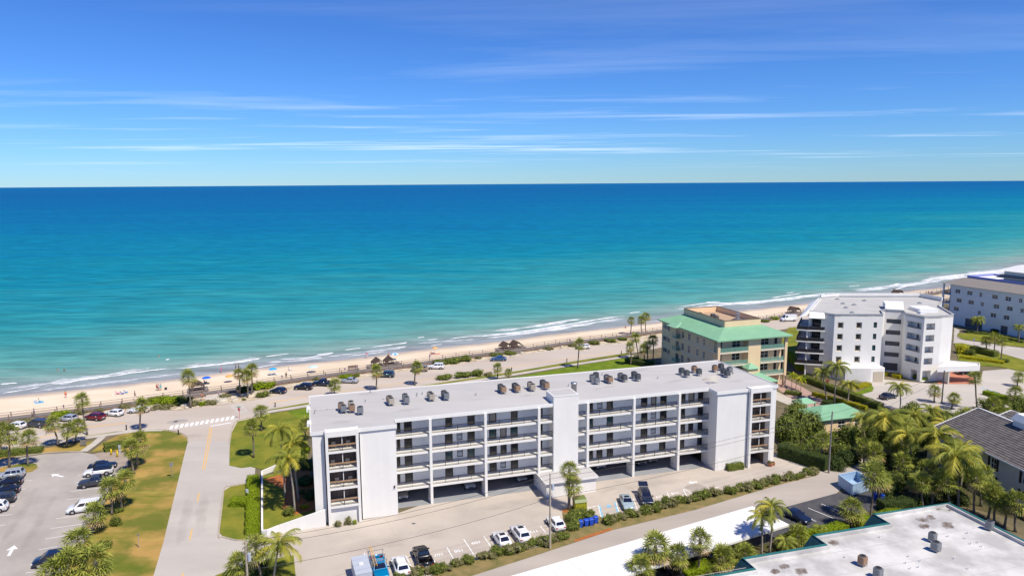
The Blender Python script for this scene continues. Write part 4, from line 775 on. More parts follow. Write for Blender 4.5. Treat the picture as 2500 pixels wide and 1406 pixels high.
for o_ in lops: window(yb, (x0, y1), (x0, 3.0), (26 - o_[1], 26 - o_[0], o_[2], o_[3]), .13, 'glass_dark', 'white_trim', (2, 2), fw=.09)
for z in YF:
    s_ = MB(); s_.box(x0 - .1, 9.59, y0, 2.998, z - .35, z); s_.box(13.21, x1 + .1, y0, 2.998, z - .35, z); s_.build('balcony_floor', 'cream_trim', yb)
    glassrail(yb, (x0 + .5, y0 + .12), (9.5, y0 + .12), z); glassrail(yb, (13.3, y0 + .12), (x1 - .4, y0 + .12), z); glassrail(yb, (x0 + .08, 2.9), (x0 + .08, y0 + .2), z)
    c_ = MB(); c_.box(x0 - .06, x0 - .002, 3.0, y1, z - .3, z); c_.build('belt_course', 'cream_trim', yb)
    # corner window bay at the rear of the left side
    bb = MB(); bb.box(x0 - 1.2, x0 - .01, 19.0, 21.4, z - .2, z); bb.build('balcony_floor', 'cream_trim', yb); glassrail(yb, (x0 - 1.1, 21.3), (x0 - 1.1, 19.1), z); glassrail(yb, (x0 - 1.1, 19.1), (x0 - .1, 19.1), z)
    window(yb, (x0, y1), (x0, 3.0), (7.8, 9.4, z + .05, z + 2.3), -.05, 'glass_dark', 'white_trim', (2, 1), 'balcony_door')
    bb = MB(); bb.box(x0 - .06, x0 - .002, 25.6, 28.2, z + .9, z + 2.4); bb.build('window_recess', 'cream_trim', yb); window(yb, (x0 - .06, y1), (x0 - .06, 3.0), (1.0, 3.2, z + 1.0, z + 2.3), -.06, 'glass_teal', 'white_trim', (2, 1))
for u in (x0 + .15, x1 - .15):
    c_ = MB(); c_.box(u - .35, u + .35, y0 - .1, y0 + .5, 0, EZ - .3); c_.build('column', 'yellow_stucco', yb)
rf = MB(); bayp = [(-1.4, 18.0), (1.5, 18.0), (1.5, 22.4), (-1.4, 22.4)]; apx = (1.8, 20.2, EZ + .95)
rf.add([(*p, EZ - .12) for p in bayp] + [apx], [(0, 1, 4), (1, 2, 4), (2, 3, 4), (3, 0, 4), (3, 2, 1, 0)]); rf.build('bay_roof', 'green_metal', yb)
# entrance lodge with cupola in front
ll = at(1903, 930, 3.2) - (Vector((math.cos(YA), math.sin(YA), 0)) * 5.2 + Vector((-math.sin(YA), math.cos(YA), 0)) * -.6); lod = thing('entrance_lodge', 'low yellow entrance lodge with green hip roof, cupola and white garage door', 'building', (ll.x, ll.y, 0), YA)
q = MB(); q.box(-5.5, 4.6, 0, 7, 0, 3.3); q.build('wall', 'yellow_stucco', lod)
q = MB(); q.add([(-6, -.6, 3.2), (5.2, -.6, 3.2), (5.2, 7.6, 3.2), (-6, 7.6, 3.2), (-2.2, 2.6, 5.0), (1.4, 2.6, 5.0), (1.4, 4.4, 5.0), (-2.2, 4.4, 5.0)], [(0, 1, 5, 4), (1, 2, 6, 5), (2, 3, 7, 6), (3, 0, 4, 7), (4, 5, 6, 7), (3, 2, 1, 0)]); r_ = q.build('roof', 'green_metal', lod)
q = MB(); seams(q, (-6, -.6), (5.2, -.6), (-2.2, 2.6), (1.4, 2.6), 3.2, 5.0, .5); seams(q, (5.2, -.6), (5.2, 7.6), (1.4, 2.6), (1.4, 4.4), 3.2, 5.0, .5); q.build('standing_seam', 'green_metal', r_)
q = MB(); q.box(-1.7, 1.0, 2.3, 4.7, 4.6, 6.1); q.build('cupola', 'yellow_stucco', lod); q = MB(); q.add([(-2.1, 1.9, 6.1), (1.4, 1.9, 6.1), (1.4, 5.1, 6.1), (-2.1, 5.1, 6.1), (-.35, 3.5, 7.3)], [(0, 1, 4), (1, 2, 4), (2, 3, 4), (3, 0, 4), (3, 2, 1, 0)]); q.build('cupola_roof', 'green_metal', lod)
q = MB(); q.box(1.6, 4.3, -.06, -.003, .02, 2.5)
for k in range(4): q.box(1.65, 4.25, -.085, -.062, .1 + k * .6, .62 + k * .6)
q.build('garage_door', 'white_trim', lod)

# ------------------------------------------------------------------ white angular building
wbld = thing('angular_building', 'white angular five-storey apartment building with punched windows and stair openings', 'building')
TZ = 17.2; plan = [(79.9, 187.9), (82.6, 185.2), (84.4, 182.6), (96.9, 182.3), (99.6, 188.9), (101.0, 189.2), (105.0, 187.3), (103.6, 183.6), (105.6, 178.6), (110.6, 179.4), (112.2, 180.2), (114.6, 181.2), (118.6, 194.5), (125.0, 203.5), (123.0, 211.2), (99.0, 212.2), (92.2, 209.4)]
FW = [3.6 + 3.05 * i for i in range(4)]
q = MB(); wop = {}
def seg(i, ops=[], dep=.3): a, c = plan[i], plan[(i + 1) % len(plan)]; wall(q, a, c, 0, TZ, ops, dep); wop[i] = ops
L3 = (Vector(plan[3]) - Vector(plan[2])).length
m_ops = [(a, a + 1.5, z + .65, z + 2.3) for z in FW for a in (.9, 5.7)] + [(10.2, 11.1, z + .8, z + 2.3) for z in FW]
for i in range(len(plan)):
    if i == 2: seg(i, m_ops)
    elif i == 5: Ln = (Vector(plan[6]) - Vector(plan[5])).length; seg(i, [(.5, Ln - .4, z + .7, z + 1.95) for z in FW] + [(.5, Ln - .5, .4, 2.6)], .5)
    elif i == 7: Ln = (Vector(plan[8]) - Vector(plan[7])).length; seg(i, [(.6, Ln - .7, z + .95, z + 2.6) for z in FW] + [(2.6, Ln - .9, 0, 2.8)], 1.6)
    elif i == 8: seg(i, [(.7, 3.2, z + .95, z + 2.6) for z in FW] + [(.6, 3.0, 0, 2.9)], 1.6)
    elif i == 0: seg(i, [(.5, 3.3, z + .1, z + 2.5) for z in FW], 1.2)
    else: seg(i)
q.build('wall', 'stucco_white', wbld)
for o_ in m_ops: window(wbld, plan[2], plan[3], o_, .28, 'glass_dark' if o_[1] - o_[0] > 1 else 'glass_teal', 'door_tan' if o_[1] - o_[0] > 1 else 'bronze', (1, 1), fw=.22 if o_[1] - o_[0] > 1 else .1)
def backs(i, dep, m, nm):
    a, c = plan[i], plan[(i + 1) % len(plan)]
    for o_ in wop[i]:
        d = (Vector(c) - Vector(a)).normalized(); nr_ = Vector((d.y, -d.x)); pa, pc = Vector(a) + d * o_[0] - nr_ * (dep - .01), Vector(a) + d * o_[1] - nr_ * (dep - .01)
        MB().add([(pa.x, pa.y, o_[2]), (pc.x, pc.y, o_[2]), (pc.x, pc.y, o_[3]), (pa.x, pa.y, o_[3])], [(0, 1, 2, 3)]).build(nm, m, wbld)
backs(5, .5, 'ac_dark', 'stair_shade_panel'); backs(7, 1.6, 'corridor', 'recess_wall'); backs(8, 1.6, 'corridor', 'recess_wall'); backs(0, 1.2, 'glass_dark', 'sliding_door')  # dark panels behind the open stair bands: shade put in as colour
for i in (7, 8):
    a, c = Vector(plan[i]), Vector(plan[i + 1]); d = (c - a).normalized(); nr_ = Vector((d.y, -d.x))
    for o_ in wop[i]:
        if o_[2] < 1: continue
        pa, pc = a + d * o_[0] - nr_ * .1, a + d * o_[1] - nr_ * .1; r_ = MB(); r_.bar((pa.x, pa.y, o_[2] + .12), (pc.x, pc.y, o_[2] + .12), .06, .18); r_.build('railing', 'bronze', wbld)
        pk = a + d * (o_[0] + (o_[1] - o_[0]) * .45) - nr_ * 1.55; dr_ = MB(); dr_.bar((pk.x, pk.y, o_[2] - .9), (pk.x, pk.y, o_[2] + 1.15), .85, .06); dr_.build('door', 'ac_dark' if i == 7 else 'stucco_side', wbld)
MB().prism(plan, TZ - .6, TZ - .35).build('roof', 'roof_grey', wbld)
q = MB(); ribbon([Vector((*p, 0)) for p in plan], .3, TZ - .01, TZ + .10, q, off=.0, close=True); q.build('parapet_coping', 'roof_grey', wbld)
q = MB(); ribbon([Vector((*p, 0)) for p in (plan[13], plan[14], plan[15], plan[16])], .35, TZ + .101, TZ + .9, q); q.build('rear_parapet', 'stucco_white', wbld)
q = MB(); pr = [(101.2, 189.6), (105.2, 187.6), (108.5, 194.2), (103.6, 195.6)]; q.prism(pr, TZ + .102, TZ + 1.3, top=[(101.9, 191.0), (105.6, 189.2), (108.5, 194.2), (103.6, 195.6)]); q.build('stair_head', 'stucco_white', wbld)
q = MB(); q.box(108.6, 113.5, 186.0, 191.5, TZ - .35, TZ + .55); q.box(107.6, 109.0, 184.0, 185.4, TZ - .35, TZ + .35); q.build('elevator_head', 'carport_white', wbld)
# sloped skirt and balconies at the left end
q = MB(); q.hexa([(75.9, 184.9, TZ - 1.3), (80.0, 187.7, TZ - 1.3), (92.1, 209.0, TZ - 1.3), (88.5, 207.9, TZ - 1.3)], [(78.9, 187.0, TZ + .05), (80.0, 187.7, TZ + .05), (92.1, 209.0, TZ + .05), (91.2, 208.6, TZ + .05)]); q.build('roof_skirt', 'carport_white', wbld)
q = MB(); q.hexa([(78.4, 184.2, TZ - 1.25), (82.2, 183.2, TZ - 1.25), (82.7, 185.0, TZ - 1.25), (80.1, 187.4, TZ - 1.25)], [(79.4, 186.3, TZ - .02), (82.3, 184.6, TZ - .02), (82.7, 185.0, TZ - .02), (80.1, 187.4, TZ - .02)]); q.build('roof_skirt', 'carport_white', wbld)
for z in FW:
    q = MB(); q.prism([(75.6, 185.2), (78.4, 184.0), (82.3, 183.0), (82.5, 185.1), (80.0, 187.6), (86, 199), (82.6, 199)], z - .28, z); q.build('balcony_floor', 'stucco_white', wbld)
    railing(wbld, (78.4, 184.2), (82.2, 183.2), z, 1.0, 'bronze', .12); railing(wbld, (78.3, 184.2), (75.8, 185.3), z, 1.0, 'bronze', .12); railing(wbld, (75.8, 185.3), (82.6, 198.8), z, 1.0, 'bronze', .12)
    q = MB(); q.bar((78.4, 184.25, z + .45), (82.15, 183.27, z + .45), .03, .8); q.bar((78.3, 184.28, z + .45), (75.85, 185.35, z + .45), .03, .8); q.bar((75.86, 185.4, z + .45), (82.55, 198.7, z + .45), .03, .8); q.build('railing_panel', 'rail_panel', wbld)
    window(wbld, (92.2, 209.4), (79.9, 187.9), (12.5, 15.5, z + .05, z + 2.4), -.03, 'glass_dark', 'bronze', (2, 1), 'sliding_door'); window(wbld, (92.2, 209.4), (79.9, 187.9), (18, 22.5, z + .05, z + 2.4), -.03, 'glass_dark', 'bronze', (3, 1), 'sliding_door')
    q = MB(); q.box(78.1, 78.4, 184.5, 184.8, z - 3.05 if z > 4 else 0, z - .28); q.build('balcony_post', 'stucco_white', wbld)
q = MB(); q.prism([(86.5, 179.3), (92.9, 178.8), (96.8, 179.5), (96.8, 182.28), (84.6, 182.5)], 0, 3.6); q.build('garage_block', 'stucco_white', wbld)
q = MB(); q.box(93.6, 96.2, 178.85, 179.0, .01, 2.7); q.build('garage_opening', 'door_tan', wbld)
for px, py in ((2065, 752), (2085, 745), (2058, 742), (2044, 731), (2110, 735), (2245, 741), (2080, 764)):
    p = at(px, py, TZ - .35); q = MB(); q.box(p.x - .5, p.x + .5, p.y - .4, p.y + .4, TZ - .35, TZ - .1); q.lathe([(.15, TZ - .1), (.15, TZ + .15)], 8, 0, (p.x, p.y)); q.build('roof_vent', 'galv', wbld)
# porte cochere
cpn = [tuple(at(x, y, 4.6)[:2]) for x, y in ((2289, 896), (2393, 893), (2391, 886), (2327, 877))]; cpn[3] = (115.0, 182.4); q = MB(); q.prism(cpn, 3.3, 4.25); q.build('canopy', 'stucco_white', wbld)
q = MB(); ribbon([Vector((*p, 0)) for p in cpn], .25, 4.252, 4.7, q, off=.125, close=True); q.build('canopy_parapet', 'stucco_white', wbld)
q = MB(); q.box(cpn[1][0] - .9, cpn[1][0] - .4, cpn[1][1] + .3, cpn[1][1] + .8, 0, 3.3); q.box(cpn[0][0] + 3.2, cpn[0][0] + 3.5, cpn[0][1] + .4, cpn[0][1] + 3.0, 0, 3.3); q.build('canopy_pier', 'wall_cream', wbld)
sheet('entrance_paving', [(2288, 937), (2378, 937), (2385, 925), (2350, 912), (2300, 905)], .012, 'brick_red')

# ------------------------------------------------------------------ grey building at the far right
GA = math.atan2(229.7 - 258.5, 167.8 - 157.5); gbld = thing('grey_building', 'grey stucco condominium with brown hip roof and white roof well', 'building', (157.5, 258.5, 0), GA)
GL, GD, GZ = 52, 26, 14.5                     # local x runs along the visible wall towards the camera, y to the right-back... (away)
q = MB(); gops = []
for row, zz in enumerate((11.4, 8.2, 5.0)):
    for k in range(8):
        if row == 2 and k in (1, 5): continue
        a = 1.5 + k * 4.6 + (row % 2) * .8; gops.append((a, a + (2.0 if k % 3 != 2 else 1.1), zz, zz + 1.45))
wall(q, (3.9, 1.0), (GL, 1.0), 0, GZ, gops + [(6.3, 12.8, .02, 3.0), (19.3, 21.7, .02, 2.8)], .22); wall(q, (3.9, 6.0), (3.9, 1.0), 3.9, GZ, [], .2); wall(q, (1.2, GD), (1.2, 6.0), 0, GZ, [], .2); wall(q, (1.2, 6.0), (3.9, 6.0), 3.9, GZ, [], .2); wall(q, (1.2, 6.0), (1.2, 1.0), 0, 3.88, [], .2); wall(q, (1.2, 1.0), (3.89, 1.0), 0, 3.88, [], .2); q.build('wall', 'grey_wall', gbld)
for o_ in gops: window(gbld, (3.9, 1.0), (GL, 1.0), o_, .2, 'glass_dark', 'white_trim', (2, 2), fw=.1)
q = MB(); q.box(10.2, 16.7, 1.15, 1.25, .02, 3.0); q.build('garage_door', 'ac_dark', gbld); q = MB(); q.box(23.2, 25.6, 1.15, 1.25, .02, 2.8); q.build('service_door', 'ac_dark', gbld)
q = MB(); q.add([(0, 0, GZ), (GL, 0, GZ), (GL, GD + 1, GZ), (0, GD + 1, GZ), (5.5, 6.5, GZ + 2.3), (GL, 6.5, GZ + 2.3), (GL, 20, GZ + 2.3), (5.5, 20, GZ + 2.3)], [(1, 0, 4, 5), (0, 3, 7, 4), (3, 2, 6, 7), (0, 1, 2, 3)]); q.build('roof', 'shingle', gbld)
q = MB()
for p0_, p1_ in (((5.5, 6.5), (GL, 6.5)), ((5.5, 20), (GL, 20)), ((5.5, 6.5), (5.5, 20))): ribbon([Vector((*p0_, 0)), Vector((*p1_, 0))], .3, GZ + 2.0, GZ + 3.0, q)
q.build('roof_well_parapet', 'blue_coping', gbld); MB().box(5.7, GL, 6.7, 19.8, GZ + 1.5, GZ + 2.3).build('flat_roof', 'carport_white', gbld)
q = MB(); q.box(.6, 1.1, .8, 1.3, 0, GZ - .02); q.box(.6, 1.1, 4.6, 5.1, 0, GZ - .02); q.build('porch_column', 'grey_wall', gbld)
for z in (4.2, 7.4, 10.6):
    q = MB(); q.box(.3, 3.8, .8, 6.0, z - .3, z); q.build('porch_floor', 'grey_wall', gbld); railing(gbld, (.5, 1.0), (.5, 5.8), z, 1.05, 'bronze', .14); railing(gbld, (1.1, 1.0 - .12), (3.6, 1.0 - .12), z, 1.05, 'bronze', .14)
q = MB(); q.box(4.0, GL, .94, .998, 10.3, 10.6); q.box(4.0, GL, .94, .998, 3.7, 4.0); q.build('belt_course', 'white_trim', gbld)
q = MB(); q.box(17, GL, 9, 18, GZ + 2.305, GZ + 6.0); q.build('penthouse', 'grey_wall', gbld)
q = MB(); q.hexa([(15.4, 7.6, GZ + 6.0), (15.4, 19.4, GZ + 6.0), (GL, 19.4, GZ + 6.0), (GL, 7.6, GZ + 6.0)][::-1], [(20, 11, GZ + 8), (20, 16, GZ + 8), (GL, 16, GZ + 8), (GL, 11, GZ + 8)][::-1]); q.build('penthouse_roof', 'carport_white', gbld)
q = MB(); q.hexa([(15.4, 6.8, GZ + 3.6), (15.4, 8.98, GZ + 3.6), (GL, 8.98, GZ + 3.6), (GL, 6.8, GZ + 3.6)][::-1], [(16.5, 8.4, GZ + 4.6), (16.5, 8.98, GZ + 4.6), (GL, 8.98, GZ + 4.6), (GL, 8.4, GZ + 4.6)][::-1]); q.build('lean_roof', 'shingle', gbld)

# ------------------------------------------------------------------ flat white roof with teal mansard (bottom right)
TA = R(15.6); TO = at(2314, 1227, 6.0); TO.z = 0; tb = thing('shop_building', 'low commercial building with stained white flat roof and teal metal mansard edge', 'building', TO, TA)
te1 = Vector((math.cos(TA), math.sin(TA), 0)); te2 = Vector((-te1.y, te1.x, 0))
def tuv(px, py, z=6.0): p = at(px, py, z) - TO; return (p.dot(te1), p.dot(te2))
tp = [tuv(*p) for p in ((1742, 1406), (1848, 1388), (1816, 1363), (2022, 1329), (1988, 1307), (2175, 1277), (2137, 1256))] + [(0, 0)]
# regularise to the building's own grid: x steps a..h
xs_ = [tp[0][0] - 14, tp[2][0], tp[4][0], tp[6][0], 0.0]; ys_ = [(tp[0][1] + tp[1][1]) / 2, (tp[2][1] + tp[3][1]) / 2, (tp[4][1] + tp[5][1]) / 2, (tp[6][1]) / 2]
TPOLY = [(xs_[0], -42), (0, -42), (0, 0), (xs_[3], ys_[3])]
TPOLY = [(xs_[0], -42), (0.0, -42), (0.0, ys_[3]), (xs_[3], ys_[3]), (xs_[3], ys_[2]), (xs_[2], ys_[2]), (xs_[2], ys_[1]), (xs_[1], ys_[1]), (xs_[1], ys_[0]), (xs_[0], ys_[0])]
MB().prism(TPOLY, 5.2, 5.5).build('roof', 'roof_white', tb)
q = MB(); ribbon([Vector((*p, 0)) for p in TPOLY], .3, 5.3, 5.93, q, off=.2, close=True); q.build('parapet', 'roof_white', tb)
q = MB(); ribbon([Vector((*p, 0)) for p in TPOLY], .34, 5.85, 6.03, q, off=-.13, close=True); q.build('coping', 'teal_metal', tb)
q = MB(); nT = len(TPOLY); PT = [Vector((*p, 0)) for p in TPOLY]
def outset(i, d):
    a, c, e_ = PT[i - 1], PT[i], PT[(i + 1) % nT]; d0 = (c - a).normalized(); d1 = (e_ - c).normalized(); n0, n1_ = Vector((d0.y, -d0.x, 0)), Vector((d1.y, -d1.x, 0)); return c + (n0 + n1_) * d
for i in range(nT):
    j = (i + 1) % nT; a, c, ao, co = outset(i, .28), outset(j, .28), outset(i, .95), outset(j, .95)
    q.add([(ao.x, ao.y, 3.9), (co.x, co.y, 3.9), (c.x, c.y, 5.86), (a.x, a.y, 5.86)], [(0, 1, 2, 3)]); k_ = max(1, int((c - a).length / .45))
    for s_ in range(k_): f = s_ / k_; p_, o_ = a.lerp(c, f), ao.lerp(co, f); q.bar((o_.x, o_.y, 3.92), (p_.x, p_.y, 5.84), .05, .08)
q.build('mansard', 'teal_metal', tb)
MB().prism(TPOLY, 0, 5.19).build('wall', 'wall_cream', tb)
for px, py, s_ in ((2415, 1293, 1.0), (2276, 1322, 1.0), (2284, 1345, 1.15), (2105, 1380, 1.05), (2143, 1410, 1.05)):
    p = at(px, py, 5.5); condenser((p.x, p.y, 5.5), TA + R(12), 'ac_grey' if px != 2105 else 'ac_rust', {2415: 'grey condenser by the teal roof edge near the cream house', 2276: 'farther of two grey condensers standing together on the stained white roof', 2284: 'nearer and wider of two grey condensers standing together on the stained white roof', 2105: 'brown-sided condenser standing alone on the stained white roof', 2143: 'condenser cut by the bottom of the picture on the white roof'}[px], 'condensers on the stained roof', s_, .95, .3)
for px, py in ((2148, 1312), (2315, 1310), (2362, 1302), (2356, 1315), (2370, 1328), (2388, 1325), (2397, 1335), (2330, 1364), (2219, 1359), (2212, 1375), (2247, 1370), (2243, 1385), (2223, 1389), (2364, 1389), (2063, 1361)):
    a, c = tuv(px, py, 5.5); q = MB(); q.lathe([(.06, 5.5), (.06, 5.8), (.09, 5.81), (.09, 5.86)], 7, 0, (a, c)); q.build('vent_pipe', 'white_trim', tb)
rg = random.Random(3)
for px, py, s_ in ((2254, 1268, 1.0), (2272, 1262, .9), (2312, 1282, 1.1), (2256, 1284, .9), (2293, 1242, .55), (1915, 1382, .8), (1955, 1395, 1.0), (1892, 1394, .7), (2035, 1324, .8), (2318, 1245, .3), (1810, 1404, .8)):
    a, c = tuv(px, py, 5.5); stain('ponding_mark', 'tyre_mark', (a, c), s_ * 3.4, s_ * 2.6, 5.504, tb, .9, px + 5); stain('roof_stain', 'dirt_stain', (a, c), s_ * 1.5, s_ * 1.1, 5.506, tb, .4, px)
q = MB()
for k in range(9): q.bar((xs_[0] + 2, -4.5 * k - 3.5 + ys_[2], 5.503), (-.6, -4.5 * k - 3.5 + ys_[2], 5.503), .08, .014)
q.build('roof_seam', 'roof_grey', tb)
# ------------------------------------------------------------------ white carport
q = MB(); ca, cb2, cc = at(1280, 1396, 2.8), at(1837, 1235, 2.8), at(1926, 1279, 2.8); cdv = (cb2 - ca).normalized(); c0 = ca - cdv * 14; cdp = c0 + (cc - cb2)
cp_ = thing('carport', 'long bright white flat-roofed carport beside the alley', 'carport')
q.prism([(p.x, p.y) for p in (c0, cdp, cc, cb2)], 2.62, 2.8); q.build('roof', 'carport_white', cp_)
q = MB(); [q.bar(c0.lerp(cb2, (k + .5) / 17) + Vector((0, 0, .004)), cdp.lerp(cc, (k + .5) / 17) + Vector((0, 0, .004)), .05, .03) for k in range(17)]; q.build('roof_seam', 'roof_grey', cp_); q = MB(); ribbon([c0, cdp, cc, cb2], .06, 2.5, 2.79, q, off=-.05, close=True); q.build('roof_edge', 'white_trim', cp_)
for k in range(9):
    f = (k + .5) / 9
    for s_ in (.22, .78):
        p = c0.lerp(cb2, f).lerp(cdp.lerp(cc, f), s_); q = MB(); q.box(p.x - .06, p.x + .06, p.y - .06, p.y + .06, 0, 2.62); q.build('post', 'galv', cp_)
# ------------------------------------------------------------------ cream house with dark tile roof
HA = math.atan2(-8.7, 1.1); ho = Vector((77.7, 126.0, 0)); hs = thing('cream_house', 'cream two-storey house with dark tile roof and black window shutters', 'house', ho, HA)
HL, HZ = 34, 6.5
q = MB(); hops = [(a, a + 1.15, z, z + 1.9) for a in (6.4, 12.2, 18.6, 25) for z in (3.9, .9)]; wall(q, (.6, .7), (HL, .7), 0, HZ, hops, .16)
q.add([(.6, .7, 0), (.6, 17, 0), (.6, 17, HZ), (.6, 8.8, HZ + 3.1), (.6, .7, HZ)], [(0, 1, 2, 3, 4)]); q.build('wall', 'wall_cream', hs)
for o_ in hops:
    window(hs, (.6, .7), (HL, .7), o_, .14, 'glass_dark', 'white_trim', (2, 2), fw=.1)
    for s_ in (-.55, 1.25): sq = MB(); sq.box(.6 + o_[0] + s_, .6 + o_[0] + s_ + .45, .64, .698, o_[2] - .05, o_[3] + .05); sq.build('shutter', 'black', hs)
def tiled(b, o0, o1, r0, r1, n):              # overlapping tile courses between eave and ridge
    for i in range(n):
        f0, f1 = i / n, (i + 1) / n; e0, e1, t0, t1 = o0.lerp(r0, f0), o1.lerp(r1, f0), o0.lerp(r0, f1 + .15 / n), o1.lerp(r1, f1 + .15 / n)
        u_ = Vector((0, 0, .13)); b.add([e0, e1, e1 + u_, e0 + u_, t0 + Vector((0, 0, .015)), t1 + Vector((0, 0, .015))], [(0, 1, 2, 3), (3, 2, 5, 4)])
q = MB(); V3 = lambda *a: Vector(a)
tiled(q, V3(0, 0, HZ), V3(HL, 0, HZ), V3(0, 8.8, HZ + 3.2), V3(HL, 8.8, HZ + 3.2), 17); tiled(q, V3(HL, 17.6, HZ), V3(0, 17.6, HZ), V3(HL, 8.8, HZ + 3.2), V3(0, 8.8, HZ + 3.2), 17); q.build('roof', 'tile_dark', hs)
q = MB(); q.bar((.0, -.06, HZ - .1), (HL, -.06, HZ - .1), .12, .26); q.bar((-.08, 0, HZ + .05), (-.08, 8.8, HZ + 3.25), .14, .25); q.bar((-.08, 17.6, HZ + .05), (-.08, 8.8, HZ + 3.25), .14, .25); q.bar((0, 8.8, HZ + 3.34), (HL, 8.8, HZ + 3.34), .3, .1); q.build('eave_trim', 'white_trim', hs)
cx = at(2494, 1050, 9.0) - ho; ca_, sa_ = math.cos(-HA), math.sin(-HA); cxl = (cx.x * ca_ - cx.y * sa_, cx.x * sa_ + cx.y * ca_)
q = MB(); q.box(cxl[0] - 1.3, cxl[0] + 1.3, cxl[1] - .6, cxl[1] + 1.6, 7, 10.6); q.hexa([(cxl[0] - 1.6, cxl[1] - .9, 10.6), (cxl[0] + 1.6, cxl[1] - .9, 10.6), (cxl[0] + 1.6, cxl[1] + 1.9, 10.6), (cxl[0] - 1.6, cxl[1] + 1.9, 10.6)], [(cxl[0] - 1, cxl[1] - .3, 11.7), (cxl[0] + 1, cxl[1] - .3, 11.7), (cxl[0] + 1, cxl[1] + 1.3, 11.7), (cxl[0] - 1, cxl[1] + 1.3, 11.7)]); q.build('chimney', 'white_trim', hs)
# rear wing of the same house and a garden shed roof
wg = thing('house_wing', 'dark tile gabled wing behind the cream house', 'house', at(2384, 1037, 6.0) * 1.0 - Vector((0, 0, 6.0)), HA + R(0)); q = MB()
tiled(q, V3(0, 0, 6), V3(12, 0, 6), V3(0, 7, 8.4), V3(12, 7, 8.4), 10); tiled(q, V3(12, 14, 6), V3(0, 14, 6), V3(12, 7, 8.4), V3(0, 7, 8.4), 10); q.build('roof', 'tile_dark', wg); q = MB(); q.bar((-.08, 0, 6.05), (-.08, 7, 8.5), .14, .22); q.bar((-.08, 14, 6.05), (-.08, 7, 8.5), .14, .22); q.bar((0, -.06, 5.95), (12, -.06, 5.95), .12, .22); q.build('eave_trim', 'white_trim', wg); q = MB(); q.box(.5, 12, .6, 13.4, 0, 6.0); q.build('wall', 'wall_cream', wg)
gs = thing('garden_shed', 'small shed with dark shingled roof among palms behind the alley', 'shed', at(2262, 1125), HA); q = MB(); q.box(0, 5, 0, 4, 0, 2.2); q.build('wall', 'wall_cream', gs); q = MB(); tiled(q, V3(-.3, -.3, 2.2), V3(5.3, -.3, 2.2), V3(-.3, 2, 3.2), V3(5.3, 2, 3.2), 6); tiled(q, V3(5.3, 4.3, 2.2), V3(-.3, 4.3, 2.2), V3(5.3, 2, 3.2), V3(-.3, 2, 3.2), 6); q.build('roof', 'tile_dark', gs)
# ------------------------------------------------------------------ small green-roofed cottage
ko = at(2003, 1027, 3.2); ko.z = 0; kt = thing('cottage', 'small peach cottage with green metal hip roof among the palms', 'house', ko, R(16)); q = MB()
kops = [(4.4, 6.2, .9, 2.4), (8.6, 9.8, 1.0, 2.4)]; wall(q, (.5, .6), (11.4, .6), 0, 3.2, kops, .14); wall(q, (11.4, .6), (11.4, 7), 0, 3.2, [], .1); wall(q, (.5, 7), (.5, .6), 0, 3.2, [], .1); q.build('wall', 'yellow_stucco', kt)
for o_ in kops: window(kt, (.5, .6), (11.4, .6), o_, .12, 'glass_dark', 'white_trim', (2, 2), fw=.1)
ke = [(0, 0), (11.9, 0), (11.9, 7.5), (0, 7.5)]; kr = [(3, 3.4), (8.9, 3.4), (8.9, 4.1), (3, 4.1)]; q = MB()
for i in range(4): j = (i + 1) % 4; q.add([(*ke[i], 3.2), (*ke[j], 3.2), (*kr[j], 4.9), (*kr[i], 4.9)], [(0, 1, 2, 3)])
q.add([(*p, 4.9) for p in kr], [(0, 1, 2, 3)]); q.prism(ke, 3.05, 3.19); r_ = q.build('roof', 'green_metal', kt); q = MB()
for i in range(4): j = (i + 1) % 4; seams(q, ke[i], ke[j], kr[i], kr[j], 3.2, 4.9, .42)
q.build('standing_seam', 'green_metal', r_)
q = MB(); q.add([(2.6, 9.2, 3.6), (6.6, 9.2, 3.6), (6.6, 12.4, 3.6), (2.6, 12.4, 3.6), (4.0, 10.8, 4.5), (5.2, 10.8, 4.5)], [(0, 1, 5, 4), (1, 2, 5), (2, 3, 4, 5), (3, 0, 4), (3, 2, 1, 0)])
for x_ in (2.8, 6.2):
    for y_ in (9.4, 12.0): q.box(x_, x_ + .2, y_, y_ + .2, 0, 3.6)
q.build('gate_canopy', 'green_metal', kt)
# ------------------------------------------------------------------ palms
def sabal_crown(seed, tan=.18):
    r = random.Random(seed); b = MB(); nL = 36
    for i in range(nL):
        f = (i + .5) / nL; az = i * 2.39996 + r.uniform(-.25, .25); el = R(78) - f ** .9 * R(132) + r.uniform(-.12, .12); old = f > 1 - tan and r.random() < .75
        d = Vector((math.cos(az) * math.cos(el), math.sin(az) * math.cos(el), math.sin(el))); side = Vector((-math.sin(az), math.cos(az), 0)); upv = side.cross(d) * -1
        pl_ = r.uniform(.7, 1.25); p0 = Vector((0, 0, -.1 - .35 * f)); p1 = p0 + d * pl_ + Vector((0, 0, -.06)); mi = 1 if old else 0
        b.add([p0 - side * .03, p0 + side * .03, p1 + side * .02, p1 - side * .02], [(0, 1, 2, 3)], mi)
        rad = r.uniform(.95, 1.2); ns = 11
        for k in range(ns):
            a = (k / (ns - 1) - .5) * R(200); dr_ = d * math.cos(a) + side * math.sin(a); q = dr_.cross(upv).normalized() * (.068 * rad)
            fold = upv * (.10 if k % 2 else -.04); m1 = p1 + dr_ * rad * .5 + fold; dp = Vector((0, 0, -.16 * rad * r.uniform(.2, 2.0))); m2 = p1 + dr_ * rad * r.uniform(.92, 1.15) + dp
            b.add([p1, m1 + q, m2, m1 - q], [(0, 1, 2, 3)], mi)
    b.lathe([(.16, -1.0), (.24, -.55), (.22, -.2), (.1, .15)], 8, 2); return b
